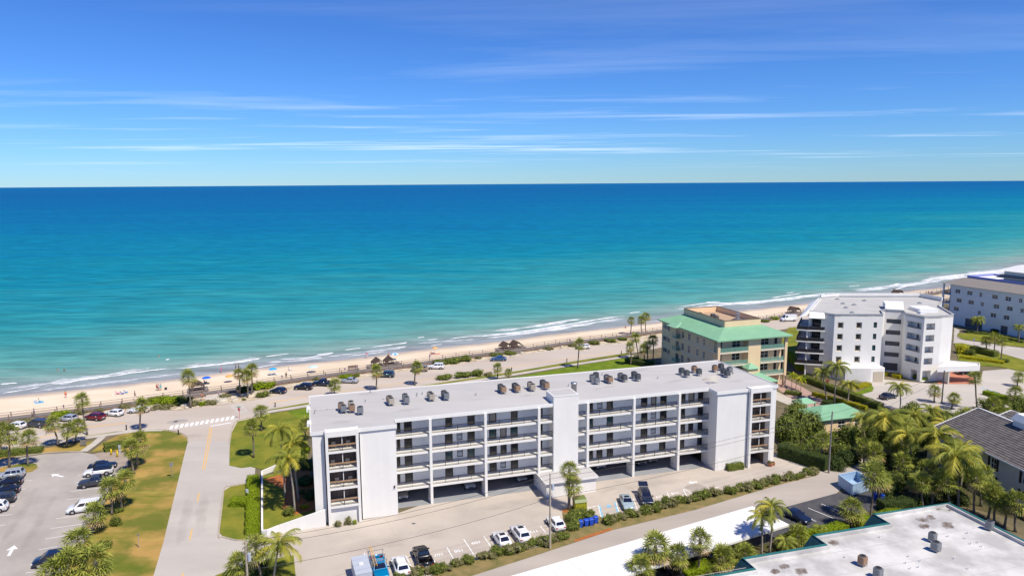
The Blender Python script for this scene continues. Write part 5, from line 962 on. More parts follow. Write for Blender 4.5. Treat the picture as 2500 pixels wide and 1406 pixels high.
def feather_crown(seed, nF=22, ln=3.3, droop=1.0, yel=.2):
    r = random.Random(seed); b = MB()
    for i in range(nF):
        f = (i + .5) / nF; az = i * 2.39996 + r.uniform(-.3, .3); el = R(75) - f * R(95) + r.uniform(-.12, .12); L_ = ln * r.uniform(.85, 1.1) * (.75 + .25 * math.sin(f * 3.1)); mi = 1 if r.random() < yel else 0
        p = Vector((0, 0, 0)); pts = [p.copy()]; e = el; S_ = 9
        for s in range(S_): e -= droop * R(11.5) * (.5 + s / S_); p = p + Vector((math.cos(az) * math.cos(e), math.sin(az) * math.cos(e), math.sin(e))) * (L_ / S_); pts.append(p.copy())
        side = Vector((-math.sin(az), math.cos(az), 0)); nl = 20; vs_, fs_ = [], []; rows_ = []
        for k in range(nl + 1):
            t_ = .10 + .90 * k / nl; x = t_ * S_; jj = min(S_ - 1, int(x)); q = pts[jj].lerp(pts[jj + 1], x - jj); w_ = .04 * (1 - t_) + .006; rows_.append((q, (pts[jj + 1] - pts[jj]).normalized(), t_)); vs_ += [q - side * w_, q + side * w_]
        for k in range(nl):
            fs_.append((2 * k, 2 * k + 1, 2 * k + 3, 2 * k + 2)); q, tg, t_ = rows_[k]; ll_ = L_ * .30 * math.sin(.35 + 2.5 * t_) * r.uniform(.8, 1.15)
            for sg, o_ in ((-1, 0), (1, 1)):
                dv = (side * sg * .8 + tg * .6 + Vector((0, 0, -.30 - .45 * r.random()))).normalized(); vs_.append(q + dv * ll_ + Vector((0, 0, -.10 * ll_))); fs_.append((2 * k + o_, len(vs_) - 1, 2 * k + 2 + o_))
        b.add(vs_, fs_, mi); b.add([pts[0] - side * .05, pts[0] + side * .05, rows_[0][0] + side * .04, rows_[0][0] - side * .04], [(0, 1, 2, 3)], 1)
        for k in range(0, nl, 2): b.bar(rows_[k][0] + Vector((0, 0, .012)), rows_[min(nl, k + 2)][0] + Vector((0, 0, .012)), .05 * (1.1 - rows_[k][2]), .02, 1)
    b.lathe([(.12, -.5), (.15, -.2), (.1, .25), (.02, .7)], 7, 2); return b
CROWN = {}
for k in range(4): CROWN['S%d' % k] = sabal_crown(10 + k, (.18, .3, .12, .25)[k]).mesh('crown', ['leaf_sabal', 'leaf_old', 'trunk'])
CROWN['T0'] = sabal_crown(30, .6).mesh('crown', ['leaf_sabal', 'leaf_old', 'trunk'])
for k in range(3): CROWN['C%d' % k] = feather_crown(40 + k, 22, 3.4, 1.0, (.25, .4, .15)[k]).mesh('crown', ['leaf_coco', 'leaf_coco_yellow', 'leaf_coco'])
CROWN['D0'] = feather_crown(50, 30, 2.3, 1.15, .08).mesh('crown', ['leaf_sabal', 'leaf_coco', 'trunk'])
CROWN['Y0'] = feather_crown(60, 14, 1.9, .9, .55).mesh('crown', ['leaf_bright', 'leaf_yellow', 'leaf_bright'])
KIND = {'S': ('sabal_palm', .17, 'trunk'), 'T': ('sabal_palm', .17, 'trunk'), 'C': ('coconut_palm', .15, 'trunk_pale'), 'D': ('date_palm', .22, 'trunk'), 'Y': ('areca_palm', .07, 'trunk_pale')}
pr_ = random.Random(77)
def palm(kind, base, crown, label, group, s=1.0):
    p = at(*base); h = max(.5, hgt(p, crown[1])); off = at(crown[0], crown[1], h); off = Vector((off.x - p.x, 0)) ; nm, rad, tm = KIND[kind[0]]
    o = thing(nm, label, 'palm tree', p, 0, group); b = MB(); n_ = 7; lean = off.x; bow = pr_.uniform(-.25, .25)
    pts = [(lean * (i / n_) ** 1.4 + bow * math.sin(i / n_ * 3.14), pr_.uniform(-.04, .04), h * i / n_ - .05) for i in range(n_ + 1)]
    b.tube(pts, [rad * (1.5 if i == 0 else 1.05 - .25 * i / n_) for i in range(n_ + 1)], 8); b.build('trunk', tm, o, True)
    c = link('crown', CROWN[kind], o, (pts[-1][0], pts[-1][1], h + .05)); c.rotation_euler = (pr_.uniform(-.1, .1), pr_.uniform(-.1, .1), pr_.uniform(0, 6.28)); q = s * pr_.uniform(.94, 1.06); c.scale = (q, q, q * pr_.uniform(.92, 1.08)); return o
G1, G2, G3, G4, G5, G6, G7, G8 = 'palms around the public parking lot', 'palms beside the boardwalk', 'palms on the lawn by the white building', 'palms on the roadside lawn', 'palms in front of the yellow house', 'palms around the carport', 'palms in the planting behind the alley', 'palms on the driveways at right'
PALMS = [
 ('S0', (23, 1141), (20, 1056), 'tall palm at the left edge on the grass tip of the parking lot', G1, 1.25), ('S1', (69, 1137), (69, 1066), 'palm with hanging fronds on the tip of the grass island, second from left edge', G1, 1.0), ('S2', (4, 1108), (0, 1046), 'palm cut by the left picture edge behind the clipped hedge', G1, 1.0),
 ('S1', (144, 1088), (128, 1033), 'left palm of the clump of three on the sidewalk verge', G1, .95), ('S2', (161, 1093), (166, 1046), 'middle and lowest palm of the clump of three on the sidewalk verge', G1, 1.05), ('S3', (183, 1080), (190, 1037), 'right palm of the clump of three on the sidewalk verge', G1, .95),
 ('S0', (213, 1061), (200, 974), 'tall slender palm leaning left at the roadside behind the red car', G1, 1.0), ('S3', (343, 1050), (346, 987), 'palm at the sidewalk corner in front of the parked white coupe', G1, 1.0),
 ('S2', (328, 1157), (318, 1090), 'left palm of the pair beside the yellow bollards', G1, 1.0), ('S1', (334, 1138), (340, 1072), 'right palm of the pair beside the yellow bollards', G1, 1.0),
 ('S0', (273, 1257), (268, 1188), 'palm at the lot edge above the white minivan', G1, 1.05), ('S2', (298, 1241), (305, 1170), 'palm right behind the dark pickup at the lot edge', G1, .95), ('S3', (228, 1301), (230, 1252), 'palm covering the rear of the white minivan', G1, 1.1), ('S0', (203, 1372), (191, 1318), 'palm above the dark blue van at the lot edge', G1, 1.2),
 ('S1', (163, 1450), (163, 1378), 'broad palm at the bottom edge next to the dark blue van', G1, 1.3), ('S2', (235, 1440), (232, 1368), 'broad palm at the bottom edge on the dry lawn', G1, 1.25), ('S3', (125, 1460), (133, 1392), 'lowest palm at the bottom edge in front of the dark blue van', G1, 1.1),
 ('S1', (466, 995), (460, 919), 'tall palm by the wooden boardwalk ramp near the crosswalk', G2, 1.1), ('T0', (585, 968), (582, 911), 'left palm of the beach trio, with tan dead fronds', G2, .9), ('S3', (604, 970), (602, 915), 'front palm of the beach trio left of the navy hatchback', G2, 1.05), ('S1', (614, 962), (614, 902), 'rear and tallest palm of the beach trio left of the navy hatchback', G2, 1.05),
 ('S2', (639, 1052), (637, 1004), 'palm with yellow fruit at the lawn corner by the stop sign', G3, 1.0), ('S3', (619, 1117), (613, 1040), 'slender palm alone on the lawn left of the white building', G3, .95), ('S0', (749, 1075), (746, 1032), 'palm close against the white building\'s shaded end wall', G3, .9),
 ('S2', (818, 966), (818, 938), 'short palm in front of the silver sedan by the road', G4, .95), ('S1', (918, 952), (919, 904), 'palm in front of the dark green SUV on the beach road', G4, 1.0), ('S3', (1013, 940), (1018, 894), 'palm in front of the tan SUV on the beach road', G4, .95), ('S0', (1215, 926), (1215, 896), 'small palm behind the white roof near the blue sedan', G4, .8), ('S1', (1240, 930), (1241, 908), 'smallest palm behind the white roof, right of another small palm', G4, .7), ('S2', (1410, 899), (1414, 839), 'palm in an orange mulch ring on the roadside lawn', G4, 1.0),
 ('S3', (1539, 815), (1541, 781), 'left palm of three by the boardwalk beside the yellow house', G2, .9), ('S0', (1567, 817), (1566, 779), 'middle palm of three by the boardwalk beside the yellow house', G2, .95), ('S1', (1577, 815), (1578, 772), 'right and tallest palm of three by the boardwalk beside the yellow house', G2, .95),
 ('S1', (1539, 891), (1538, 846), 'leftmost palm of the clump at the yellow house\'s shaded side', G5, .85), ('S2', (1559, 877), (1551, 824), 'tall palm leaning left in the clump by the yellow house', G5, .95), ('S3', (1572, 889), (1571, 850), 'front palm in the middle of the clump by the yellow house', G5, .9), ('S0', (1593, 889), (1594, 828), 'tallest palm of the clump, nearest the yellow house wall', G5, 1.0), ('S2', (1581, 884), (1580, 842), 'rear palm between the two tallest in the clump by the yellow house', G5, .85), ('C2', (1677, 902), (1677, 874), 'feathery low palm against the yellow house wall behind the white roof', G5, .75),
 ('C0', (720, 1251), (704, 1118), 'front coconut palm with orange mulch at its foot by the white building', G3, 1.1), ('C1', (730, 1223), (716, 1082), 'right coconut palm close to the white building\'s end', G3, 1.05), ('C2', (696, 1214), (682, 1050), 'tallest dark coconut palm of the group by the white building\'s end', G3, 1.0),
 ('C1', (668, 1412), (680, 1330), 'coconut palm with long fronds over the driveway at the bottom', G3, 1.25), ('S2', (640, 1412), (625, 1336), 'fan palm between the utility pole and the coconut palm at the bottom', G3, 1.1), ('S0', (583, 1412), (580, 1374), 'low fan palm left of the bottom utility pole', G3, 1.0),
 ('S3', (1388, 1243), (1390, 1144), 'taller of two palms in front of the trash room', 'palms before the trash room', .95), ('S0', (1391, 1245), (1398, 1180), 'lower of two palms in front of the trash room', 'palms before the trash room', .95),
 ('S1', (1600, 1414), (1600, 1333), 'large fan palm left of the carport shadow at the bottom', G6, 1.15), ('S2', (1660, 1414), (1654, 1350), 'fan palm with a bent trunk second from left before the carport', G6, .85), ('S3', (1701, 1405), (1709, 1316), 'slender fan palm third from left before the carport', G6, .95), ('S0', (1563, 1436), (1563, 1382), 'lowest fan palm at the bottom before the carport', G6, 1.0),
 ('C2', (1859, 1356), (1860, 1260), 'left of two feathery palms rising in front of the carport roof', G6, .85), ('C0', (1878, 1350), (1884, 1238), 'right and taller of two feathery palms in front of the carport roof', G6, .85), ('S1', (1765, 1394), (1765, 1360), 'bushy low fan palm left of the teal roof notch', G6, 1.0), ('S2', (1822, 1376), (1820, 1350), 'bushy low fan palm right of another by the teal roof edge', G6, .95), ('D0', (1918, 1342), (1918, 1322), 'low spiky palm with old fronds at the asphalt lot edge', G6, .95), ('S2', (1948, 1330), (1948, 1306), 'low rounded palm behind the spiky palm at the asphalt lot', G6, .9), ('D0', (2003, 1308), (2001, 1291), 'low spreading palm by the bright hedge at the asphalt lot', G6, .75),
 ('S3', (2080, 1288), (2080, 1239), 'full fan palm between the asphalt lot and the teal roof', G6, 1.05), ('S0', (2124, 1273), (2134, 1153), 'tall fan palm in front of the light blue container', G6, 1.15), ('S1', (2143, 1229), (2154, 1168), 'fan palm beside the blue bins behind the tall one', G6, .95),
 ('S2', (2252, 1236), (2252, 1175), 'middle palm of the row of three behind the teal roof corner', G7, .95), ('S3', (2239, 1222), (2234, 1176), 'left palm of the row of three behind the teal roof corner', G7, .85), ('S0', (2274, 1229), (2276, 1181), 'right palm of the row of three behind the teal roof corner', G7, .85),
 ('C1', (2339, 1236), (2333, 1114), 'big coconut palm with yellow fronds left of the cream house', G7, 1.55), ('S1', (2377, 1253), (2382, 1164), 'tall fan palm in front of the cream house wall, nearest the coconut palm', G7, 1.05), ('S2', (2412, 1266), (2419, 1198), 'left of two fan palms standing close at the middle of the cream wall', G7, 1.0), ('S3', (2427, 1276), (2432, 1211), 'right of two fan palms standing close at the middle of the cream wall', G7, .95), ('S0', (2479, 1297), (2484, 1220), 'fan palm at the right picture edge before the cream wall', G7, 1.0),
 ('C0', (2180, 1112), (2163, 1022), 'large coconut palm beside the green-roofed cottage', G7, 1.55), ('C1', (2300, 1165), (2286, 1062), 'coconut palm behind the shed roof, left of the dark tile roof', G7, 1.55), ('S3', (2108, 1135), (2108, 1086), 'dark fan palm behind the light blue container', G7, 1.0), ('S1', (2178, 1131), (2176, 1082), 'double fan palm by the curving end of the alley', G7, 1.0), ('S0', (2185, 1136), (2192, 1096), 'lower fan palm right of the curving alley end', G7, .85), ('S2', (2002, 1131), (2008, 1070), 'thin leaning palm next to the right utility pole', G7, .85), ('S2', (2210, 1170), (2205, 1122), 'shaded fan palm between the cottage and the row of three', G7, .9), ('C2', (2240, 1080), (2232, 1016), 'dark coconut palm behind the big ones, by the driveway', G7, 1.1),
 ('C0', (2225, 1150), (2215, 1062), 'coconut palm between the alley bend and the shed', G7, 1.2), ('C2', (2345, 1190), (2352, 1095), 'coconut palm just left of the cream house eave', G7, 1.2), ('C0', (2300, 1095), (2310, 1035), 'coconut palm in front of the dark tile wing', G7, 1.15), ('S1', (2140, 1150), (2136, 1102), 'fan palm right above the light blue container', G7, .95), ('S2', (2320, 1240), (2312, 1170), 'fan palm left of the big coconut palm, above the teal roof corner', G7, 1.0), ('S0', (2395, 1235), (2398, 1150), 'tall fan palm against the cream house\'s left window', G7, 1.0), ('S3', (2452, 1285), (2456, 1226), 'lower fan palm between the pair and the right edge palm', G7, .95), ('C2', (2110, 1070), (2106, 1020), 'coconut palm in front of the cottage\'s right end', G7, 1.0), ('S1', (2265, 1205), (2262, 1140), 'tall fan palm behind the row of three', G7, .95), ('C1', (2200, 1100), (2205, 1040), 'yellowish coconut palm right of the cottage', G7, 1.15), ('S2', (2445, 1065), (2440, 1008), 'fan palm behind the wing\'s ridge', G7, 1.0), ('S0', (2360, 1060), (2362, 1012), 'fan palm at the forecourt lawn\'s lower end', G7, .95), ('C0', (2270, 1050), (2272, 1002), 'slim coconut palm at the forecourt corner', G7, .9),
 ('C2', (2019, 981), (2007, 908), 'left coconut palm of three beside the brick driveway', G8, .95), ('C0', (2037, 986), (2044, 895), 'tallest coconut palm of three beside the brick driveway', G8, 1.15), ('C1', (2068, 988), (2071, 938), 'right coconut palm of three beside the brick driveway', G8, .95),
 ('Y0', (1933, 945), (1934, 915), 'first small yellow palm along the brick driveway', G8, 1.0), ('Y0', (1942, 949), (1943, 920), 'second small yellow palm along the brick driveway', G8, 1.0), ('Y0', (1954, 954), (1956, 926), 'third small yellow palm along the brick driveway', G8, 1.0),
 ('C0', (2197, 1001), (2196, 945), 'coconut palm on the edge of the white building\'s forecourt', G8, 1.0), ('S1', (2281, 982), (2283, 953), 'short palm left of the dark pole at the forecourt', G8, .85), ('S3', (2323, 998), (2330, 970), 'short leaning palm right of the dark pole at the forecourt', G8, .8), ('S0', (2385, 997), (2381, 920), 'tall single palm in front of the entrance canopy', G8, .95), ('S2', (2484, 943), (2487, 920), 'palm at the right edge of the forecourt, farther one', G8, .85), ('S3', (2480, 985), (2480, 957), 'palm at the right edge of the forecourt, nearer one', G8, 1.0), ('S1', (2420, 1032), (2425, 985), 'palm left in the cluster behind the dark tile roof', G8, 1.1), ('S0', (2445, 1030), (2450, 990), 'palm right in the cluster behind the dark tile roof', G8, 1.0),
 ('D0', (2385, 812), (2387, 779), 'bushy date palm before the grey building\'s garage', G8, 1.35), ('S0', (2406, 862), (2407, 829), 'left palm of three at the hedge before the grey building', G8, .9), ('S1', (2426, 867), (2429, 821), 'middle palm of three at the hedge before the grey building', G8, .95), ('S2', (2444, 882), (2447, 830), 'right palm of three at the hedge before the grey building', G8, .95), ('D0', (2486, 837), (2488, 797), 'date palm at the right edge before the grey building', G8, 1.0)]
for a in PALMS: palm(*a)

# ------------------------------------------------------------------ shrubs, hedges, broadleaf trees
def leafmesh(kind, n, size, seed, twigs=False):
    r = random.Random(seed); b = MB()
    lob = [(Vector((r.uniform(-.5, .5), r.uniform(-.5, .5), r.uniform(.15, .7))), r.uniform(.35, .6)) for _ in range(9)]
    for i in range(n):
        c, rd = lob[i % 9]; d = Vector((r.gauss(0, 1), r.gauss(0, 1), r.gauss(0, 1) + .25)).normalized(); p = c + d * rd * r.uniform(.72, 1.02)
        if p.z < 0: p.z = r.uniform(0, .15)
        nrm = (d + Vector((r.gauss(0, .5), r.gauss(0, .5), r.gauss(0, .5) + .3))).normalized(); t_ = nrm.cross(Vector((r.gauss(0, 1), r.gauss(0, 1), r.gauss(0, 1)))).normalized(); u_ = nrm.cross(t_); s = size * r.uniform(.6, 1.4)
        b.add([p - t_ * s, p + u_ * s * .55, p + t_ * s, p - u_ * s * .55], [(0, 1, 2, 3)], 0)
    for c, rd in lob:                                            # inner limbs and dense core foliage
        for _ in range(26):
            d = Vector((r.gauss(0, 1), r.gauss(0, 1), r.gauss(0, 1))).normalized(); p = c + d * rd * r.uniform(.2, .62); t_ = d.cross(Vector((r.gauss(0, 1), r.gauss(0, 1), 1))).normalized(); u_ = d.cross(t_); s = size * 2.6
            if p.z < .03: continue
            b.add([p - t_ * s, p + u_ * s * .8, p + t_ * s, p - u_ * s * .8], [(0, 1, 2, 3)], 0)
    tw = MB()
    for c, rd in lob: tw.tube([(0, 0, 0), (c.x * .5, c.y * .5, c.z * .6), (c.x * 1.2, c.y * 1.2, c.z + rd * (.95 if twigs else .5))], [.035, .025, .01], 5)
    return b.mesh('foliage', kind), tw.mesh('stem', 'twig' if twigs else 'trunk')
BUSH = {}
for nm, kind, n_, s_, tw_ in (('bush', 'leaf_bush', 900, .075, False), ('bush2', 'leaf_bush', 900, .075, False), ('bright', 'leaf_bright', 900, .07, False), ('yellow', 'leaf_yellow', 900, .06, False), ('dark', 'leaf_dark', 900, .08, False), ('grey', 'leaf_grey', 620, .075, True), ('loose', 'leaf_bush', 520, .085, True), ('loose2', 'leaf_grey', 480, .085, True), ('big', 'leaf_bush', 3200, .05, False), ('bigdark', 'leaf_dark', 3200, .05, False)):
    BUSH[nm] = leafmesh(kind, n_, s_, len(BUSH) + 3, tw_)
br = random.Random(9)
def shrub(kind, px, py, rx, hz, label, group=None, name='shrub', ry=None, world=None):
    p = world or at(px, py); o = thing(name, label, 'shrub' if name == 'shrub' else 'tree', p, br.uniform(0, 6.28), group); f, s = BUSH[kind]
    link('foliage', f, o, scale=(rx / 1.0, (ry or rx) / 1.0, hz / 1.12)); link('stem' if name == 'shrub' else 'trunk', s, o, scale=(rx, ry or rx, hz / 1.12)); return o
def hedge(px0, px1, wd, h, kind, label, dens=95, ls=.085, round_=False, pts=None):
    P = pts or [at(*px0), at(*px1)]; o = thing('hedge', label, 'hedge'); b = MB(); r = random.Random(int(h * 100 + len(label)))
    core = MB(); ribbon(P, wd * .8, .0, h * .86, core); core.build('core', kind, o)
    for a, c in zip(P, P[1:]):
        d = c - a; Ln = d.length; d.normalize(); q = Vector((-d.y, d.x, 0)); per = wd + 2 * h; n_ = int(Ln * per * dens)
        for _ in range(n_):
            s = r.uniform(-.1, Ln + .1); k = r.uniform(0, per)
            if k < h: lp, z, nn__ = -wd / 2, k, -q
            elif k < h + wd: lp, z, nn__ = k - h - wd / 2, h + (.06 if not round_ else -.25 * h * (abs(k - h - wd / 2) / (wd / 2)) ** 2), Vector((0, 0, 1))
            else: lp, z, nn__ = wd / 2, k - h - wd, q
            wob = .09 * math.sin(s * 2.1 + z * 3) + r.uniform(-.08, .06); p = a + d * s + q * lp + nn__ * wob + Vector((0, 0, z))
            nv = (nn__ + Vector((r.gauss(0, .6), r.gauss(0, .6), r.gauss(0, .6) + .3))).normalized(); t_ = nv.cross(Vector((r.gauss(0, 1), r.gauss(0, 1), r.gauss(0, 1)))).normalized(); u_ = nv.cross(t_); g = ls * r.uniform(.7, 1.4)
            b.add([p - t_ * g, p + u_ * g * .6, p + t_ * g, p - u_ * g * .6], [(0, 1, 2, 3)])
        for s, e_ in ((0, -d), (Ln, d)):
            for _ in range(int(wd * h * dens)):
                p = a + d * s + q * r.uniform(-wd / 2, wd / 2) + e_ * r.uniform(-.05, .08) + Vector((0, 0, r.uniform(0, h))); nv = (e_ + Vector((r.gauss(0, .6), r.gauss(0, .6), r.gauss(0, .6) + .3))).normalized(); t_ = nv.cross(Vector((r.gauss(0, 1), r.gauss(0, 1), r.gauss(0, 1)))).normalized(); u_ = nv.cross(t_); g = ls * r.uniform(.7, 1.4)
                b.add([p - t_ * g, p + u_ * g * .6, p + t_ * g, p - u_ * g * .6], [(0, 1, 2, 3)])
    f = b.build('leaves', kind, o); f['kind'] = 'stuff'; return o
hedge((618, 1172), (617, 1306), 1.9, 1.1, 'leaf_bright', 'long bright green clipped hedge along the white garden wall')
hedge((566, 1232), (604, 1232), 2.0, 1.2, 'leaf_bright', 'short rounded bright hedge on the small lawn, joining the long hedge', round_=True)
hedge((-40, 1118), (104, 1103), 1.8, 1.2, 'leaf_bush', 'long clipped dark hedge behind the palms at the parking lot', round_=True)
hedge((256, 1100), (312, 1089), 2.2, 1.4, 'leaf_bush', 'rounded dark hedge by the yellow bollards', round_=True)
hedge((1776, 1148), (1812, 1143), 1.0, 1.15, 'leaf_bush', 'clipped rectangular hedge at the foot of the white building\'s right tower')
hedge((1905, 1112), (2018, 1147), 2.2, 2.4, 'leaf_dark', 'tall dark hedge along the drive beyond the white building\'s right end')
hedge((1986, 1316), (2060, 1296), 1.8, 1.3, 'leaf_bright', 'bright green hedge beside the asphalt lot, left of a full fan palm')
hedge((2090, 1287), (2122, 1279), 1.6, 1.3, 'leaf_bright', 'bright green hedge between the full fan palm and the tall palm by the teal roof')
hedge((1666, 1412), (1730, 1390), 2.2, 1.2, 'leaf_bright', 'bright green hedge below the slender palm at the bottom by the carport')
hedge((1920, 1330), (1972, 1312), 1.6, 1.4, 'leaf_bright', 'bright green hedge behind the low spiky palm')
hedge((2142, 1268), (2195, 1254), 1.4, .9, 'leaf_bright', 'low bright hedge below the blue bins by the teal roof corner')
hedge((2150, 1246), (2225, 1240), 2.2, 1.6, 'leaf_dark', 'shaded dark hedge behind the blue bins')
hedge((1985, 965), (2115, 1000), .9, .9, 'leaf_yellow', 'yellow clipped hedge edging the brick driveway'); hedge((1960, 928), (2150, 1000), 1.6, 1.5, 'leaf_bush', 'long green hedge between the brick driveway and the forecourt')
hedge((1918, 960), (1955, 966), 1.6, .8, 'leaf_bush', 'low dark hedge under the small yellow palms'); hedge((2010, 986), (2030, 990), 2.0, 1.0, 'leaf_dark', 'low dark hedge end beside the cottage gate')
hedge((2346, 874), (2450, 888), 2.0, .9, 'leaf_yellow', 'yellow curved hedge below the dark one before the grey building', round_=True); hedge((2372, 858), (2432, 872), 2.0, 1.8, 'leaf_bush', 'tall dark clipped hedge before the grey building')
hedge((2155, 915), (2168, 917), 1.6, .9, 'leaf_yellow', 'left yellow hedge block at the white angular building\'s door'); hedge((2182, 920), (2200, 924), 1.6, .9, 'leaf_yellow', 'right yellow hedge block at the white angular building\'s door'); hedge((2090, 948), (2120, 940), 1.6, .7, 'leaf_yellow', 'yellow hedge on the small forecourt lawn'); hedge((2240, 925), (2262, 928), 1.2, .6, 'leaf_bright', 'low hedge in the porch of the angular building')
hedge((1530, 886), (1590, 896), 2.5, 1.5, 'leaf_dark', 'dark hedge under the palm clump by the yellow house'); hedge((1926, 868), (1955, 905), 2.0, 1.2, 'leaf_bright', 'bright hedge between the yellow house and the angular building')
hedge((2405, 962), (2460, 978), 1.8, 1.0, 'leaf_bright', 'low hedge island at the right forecourt'); hedge((2380, 815), (2420, 818), 1.2, .7, 'leaf_bush', 'low hedge before the grey building\'s garage'); hedge((2440, 824), (2500, 838), 1.4, .8, 'leaf_bush', 'low hedge at the right edge before the grey building')
# dune plants along the boardwalk
for i, (k, x, y, rx, hz, lb) in enumerate([('bright', 385, 982, 3.2, 1.5, 'bright green sea grape beside the parked white coupe'), ('bright', 420, 984, 3.6, 1.7, 'bright green sea grape left of the tall palm at the ramp'), ('dark', 445, 984, 2.6, 1.8, 'dark green sea grape at the foot of the tall ramp palm'), ('grey', 400, 996, 3.2, .9, 'grey-green dune grass clump at the road kerb, left'), ('grey', 480, 988, 1.9, 1.5, 'grey dune bush right of the tall ramp palm'), ('bright', 495, 989, 1.0, 1.0, 'small yellow-green tuft between grey dune bushes'), ('grey', 517, 986, 2.0, 1.1, 'grey dune bush left of the white no-parking sign'), ('grey', 552, 968, 2.0, .9, 'dune bush behind the white sign'), ('dark', 593, 957, 1.9, 1.9, 'dark bush among the beach palm trio'), ('bright', 630, 948, 2.6, 1.7, 'bright bush right of the beach palm trio'), ('bright', 655, 945, 2.6, 1.5, 'bright bush touching the boardwalk left of the navy hatchback'), ('bush', 642, 968, 1.9, 1.4, 'round clipped bush at the roadside left of the navy hatchback'), ('bush', 596, 976, .7, .4, 'tiny green tuft at the kerb below the beach trio'), ('bright', 148, 1018, 2.6, 1.5, 'yellow-green bush behind the silver hatchback'), ('grey', 188, 1012, 2.2, 1.2, 'grey-green bush left of the red car\'s hood'), ('grey', 60, 1030, 4.0, .8, 'low dune scrub behind the dark van'), ('grey', 243, 1003, 1.6, .9, 'dune tuft behind the white hatchback'), ('grey', 312, 992, 2.6, 1.0, 'dune scrub behind the white coupe'),
  ('bush', 870, 919, 1.4, .9, 'small dune bush above the silver sedan'), ('bright', 845, 921, 2.4, .8, 'low bright bush left of the silver sedan\'s trunk'), ('grey', 770, 928, 1.2, 1.1, 'small grey bush behind the navy pickup'), ('bush', 1075, 889, 2.6, 1.4, 'green dune bush left of the long bush by the white SUV'), ('bush', 1105, 885, 3.4, 1.5, 'long green dune bush right of the white SUV'), ('bush2', 1138, 880, 2.6, 1.5, 'green dune bush at the right end by the white SUV'), ('grey', 1170, 874, 1.6, .8, 'dune tuft left of the blue sedan'), ('bush', 1210, 868, 2.6, .9, 'dune scrub behind the blue sedan'), ('bush', 1245, 864, 2.6, .9, 'dune scrub left of the double-gabled shelter steps'), ('grey', 1340, 853, 2.2, .9, 'dune scrub by the sand left of the white hatchback'), ('grey', 1395, 845, 1.8, 1.2, 'dune scrub behind the white hatchback'), ('bush', 1450, 839, 2.6, 1.0, 'dune scrub right of the white hatchback'), ('bush2', 1490, 834, 2.6, 1.0, 'dune scrub near the beach palms, left'), ('bush', 1520, 830, 2.0, 1.0, 'dune scrub near the beach palms, right'), ('bush', 1868, 786, 2.0, 1.0, 'dune bush left of the white van'), ('bright', 1890, 780, 2.2, 1.3, 'bright dune bush at the white van\'s nose')]):
    shrub(k, x, y, rx, hz, lb, 'dune plants by the boardwalk')
for i, (k, x, y, rx, hz, lb) in enumerate([('bush', 283, 1282, 1.1, 1.6, 'rounded clipped bush beside the palms, upper of two on the dry lawn'), ('bush', 257, 1340, 1.1, 1.5, 'rounded clipped bush, lower of two on the dry lawn'), ('bush', 290, 1250, .9, .9, 'small bush between the palm pair at the lot edge'), ('bush', 295, 1225, 1.2, 1.2, 'shaded bush behind the dark pickup'), ('bush', 1085, 925, 2.6, 1.3, 'fan-leaved bush behind the white roof, left'), ('bush2', 1130, 920, 3.0, 1.4, 'fan-leaved bush behind the white roof, middle'), ('bush', 1165, 915, 2.6, 1.5, 'fan-leaved bush behind the white roof, right'), ('grey', 1190, 916, 1.6, 1.1, 'grey rounded bush behind the white roof'), ('bush', 1548, 880, 2.0, 1.3, 'rounded bush by the roadside palms at the yellow house'),
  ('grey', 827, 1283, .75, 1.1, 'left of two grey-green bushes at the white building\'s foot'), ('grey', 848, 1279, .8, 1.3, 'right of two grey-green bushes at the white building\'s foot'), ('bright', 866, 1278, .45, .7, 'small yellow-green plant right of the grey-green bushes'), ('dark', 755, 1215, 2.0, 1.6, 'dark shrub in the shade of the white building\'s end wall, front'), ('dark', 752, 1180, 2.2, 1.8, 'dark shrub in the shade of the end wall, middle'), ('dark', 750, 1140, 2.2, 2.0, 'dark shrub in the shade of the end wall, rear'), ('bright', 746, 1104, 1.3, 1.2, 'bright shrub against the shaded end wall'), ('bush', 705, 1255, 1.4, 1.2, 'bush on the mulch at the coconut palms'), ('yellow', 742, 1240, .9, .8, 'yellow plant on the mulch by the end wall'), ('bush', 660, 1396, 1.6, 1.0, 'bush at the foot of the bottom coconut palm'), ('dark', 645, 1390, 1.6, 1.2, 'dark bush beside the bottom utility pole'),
  ('bush', 1402, 1270, 2.0, 1.5, 'bush left behind the blue recycling bins'), ('bush2', 1430, 1262, 1.8, 1.4, 'bush behind the blue recycling bins'), ('bush', 1400, 1290, 1.5, 1.3, 'bush beside the leftmost blue recycling bin'), ('bush', 1405, 1243, .9, .7, 'small bush at the olive container'), ('yellow', 2345, 862, 2.6, 3.0, 'tall yellow-green shrub at the corner of the angular building'), ('bush', 2366, 866, 2.0, 2.0, 'green shrub between the yellow shrub and the dark hedge'), ('bush', 2232, 924, 1.3, 1.6, 'round variegated shrub at the angular building\'s wall'), ('bush', 2450, 884, 1.6, 1.2, 'round shrub right of the yellow curved hedge'), ('dark', 2429, 812, 1.6, 1.6, 'dark ball shrub at the grey building wall'), ('dark', 2366, 812, 1.6, 1.2, 'dark reddish shrub at the garage drive'), ('bush', 1978, 908, 1.4, 1.6, 'shrub at the angular building\'s left corner')]):
    shrub(k, x, y, rx, hz, lb, 'shrubs in the gardens')
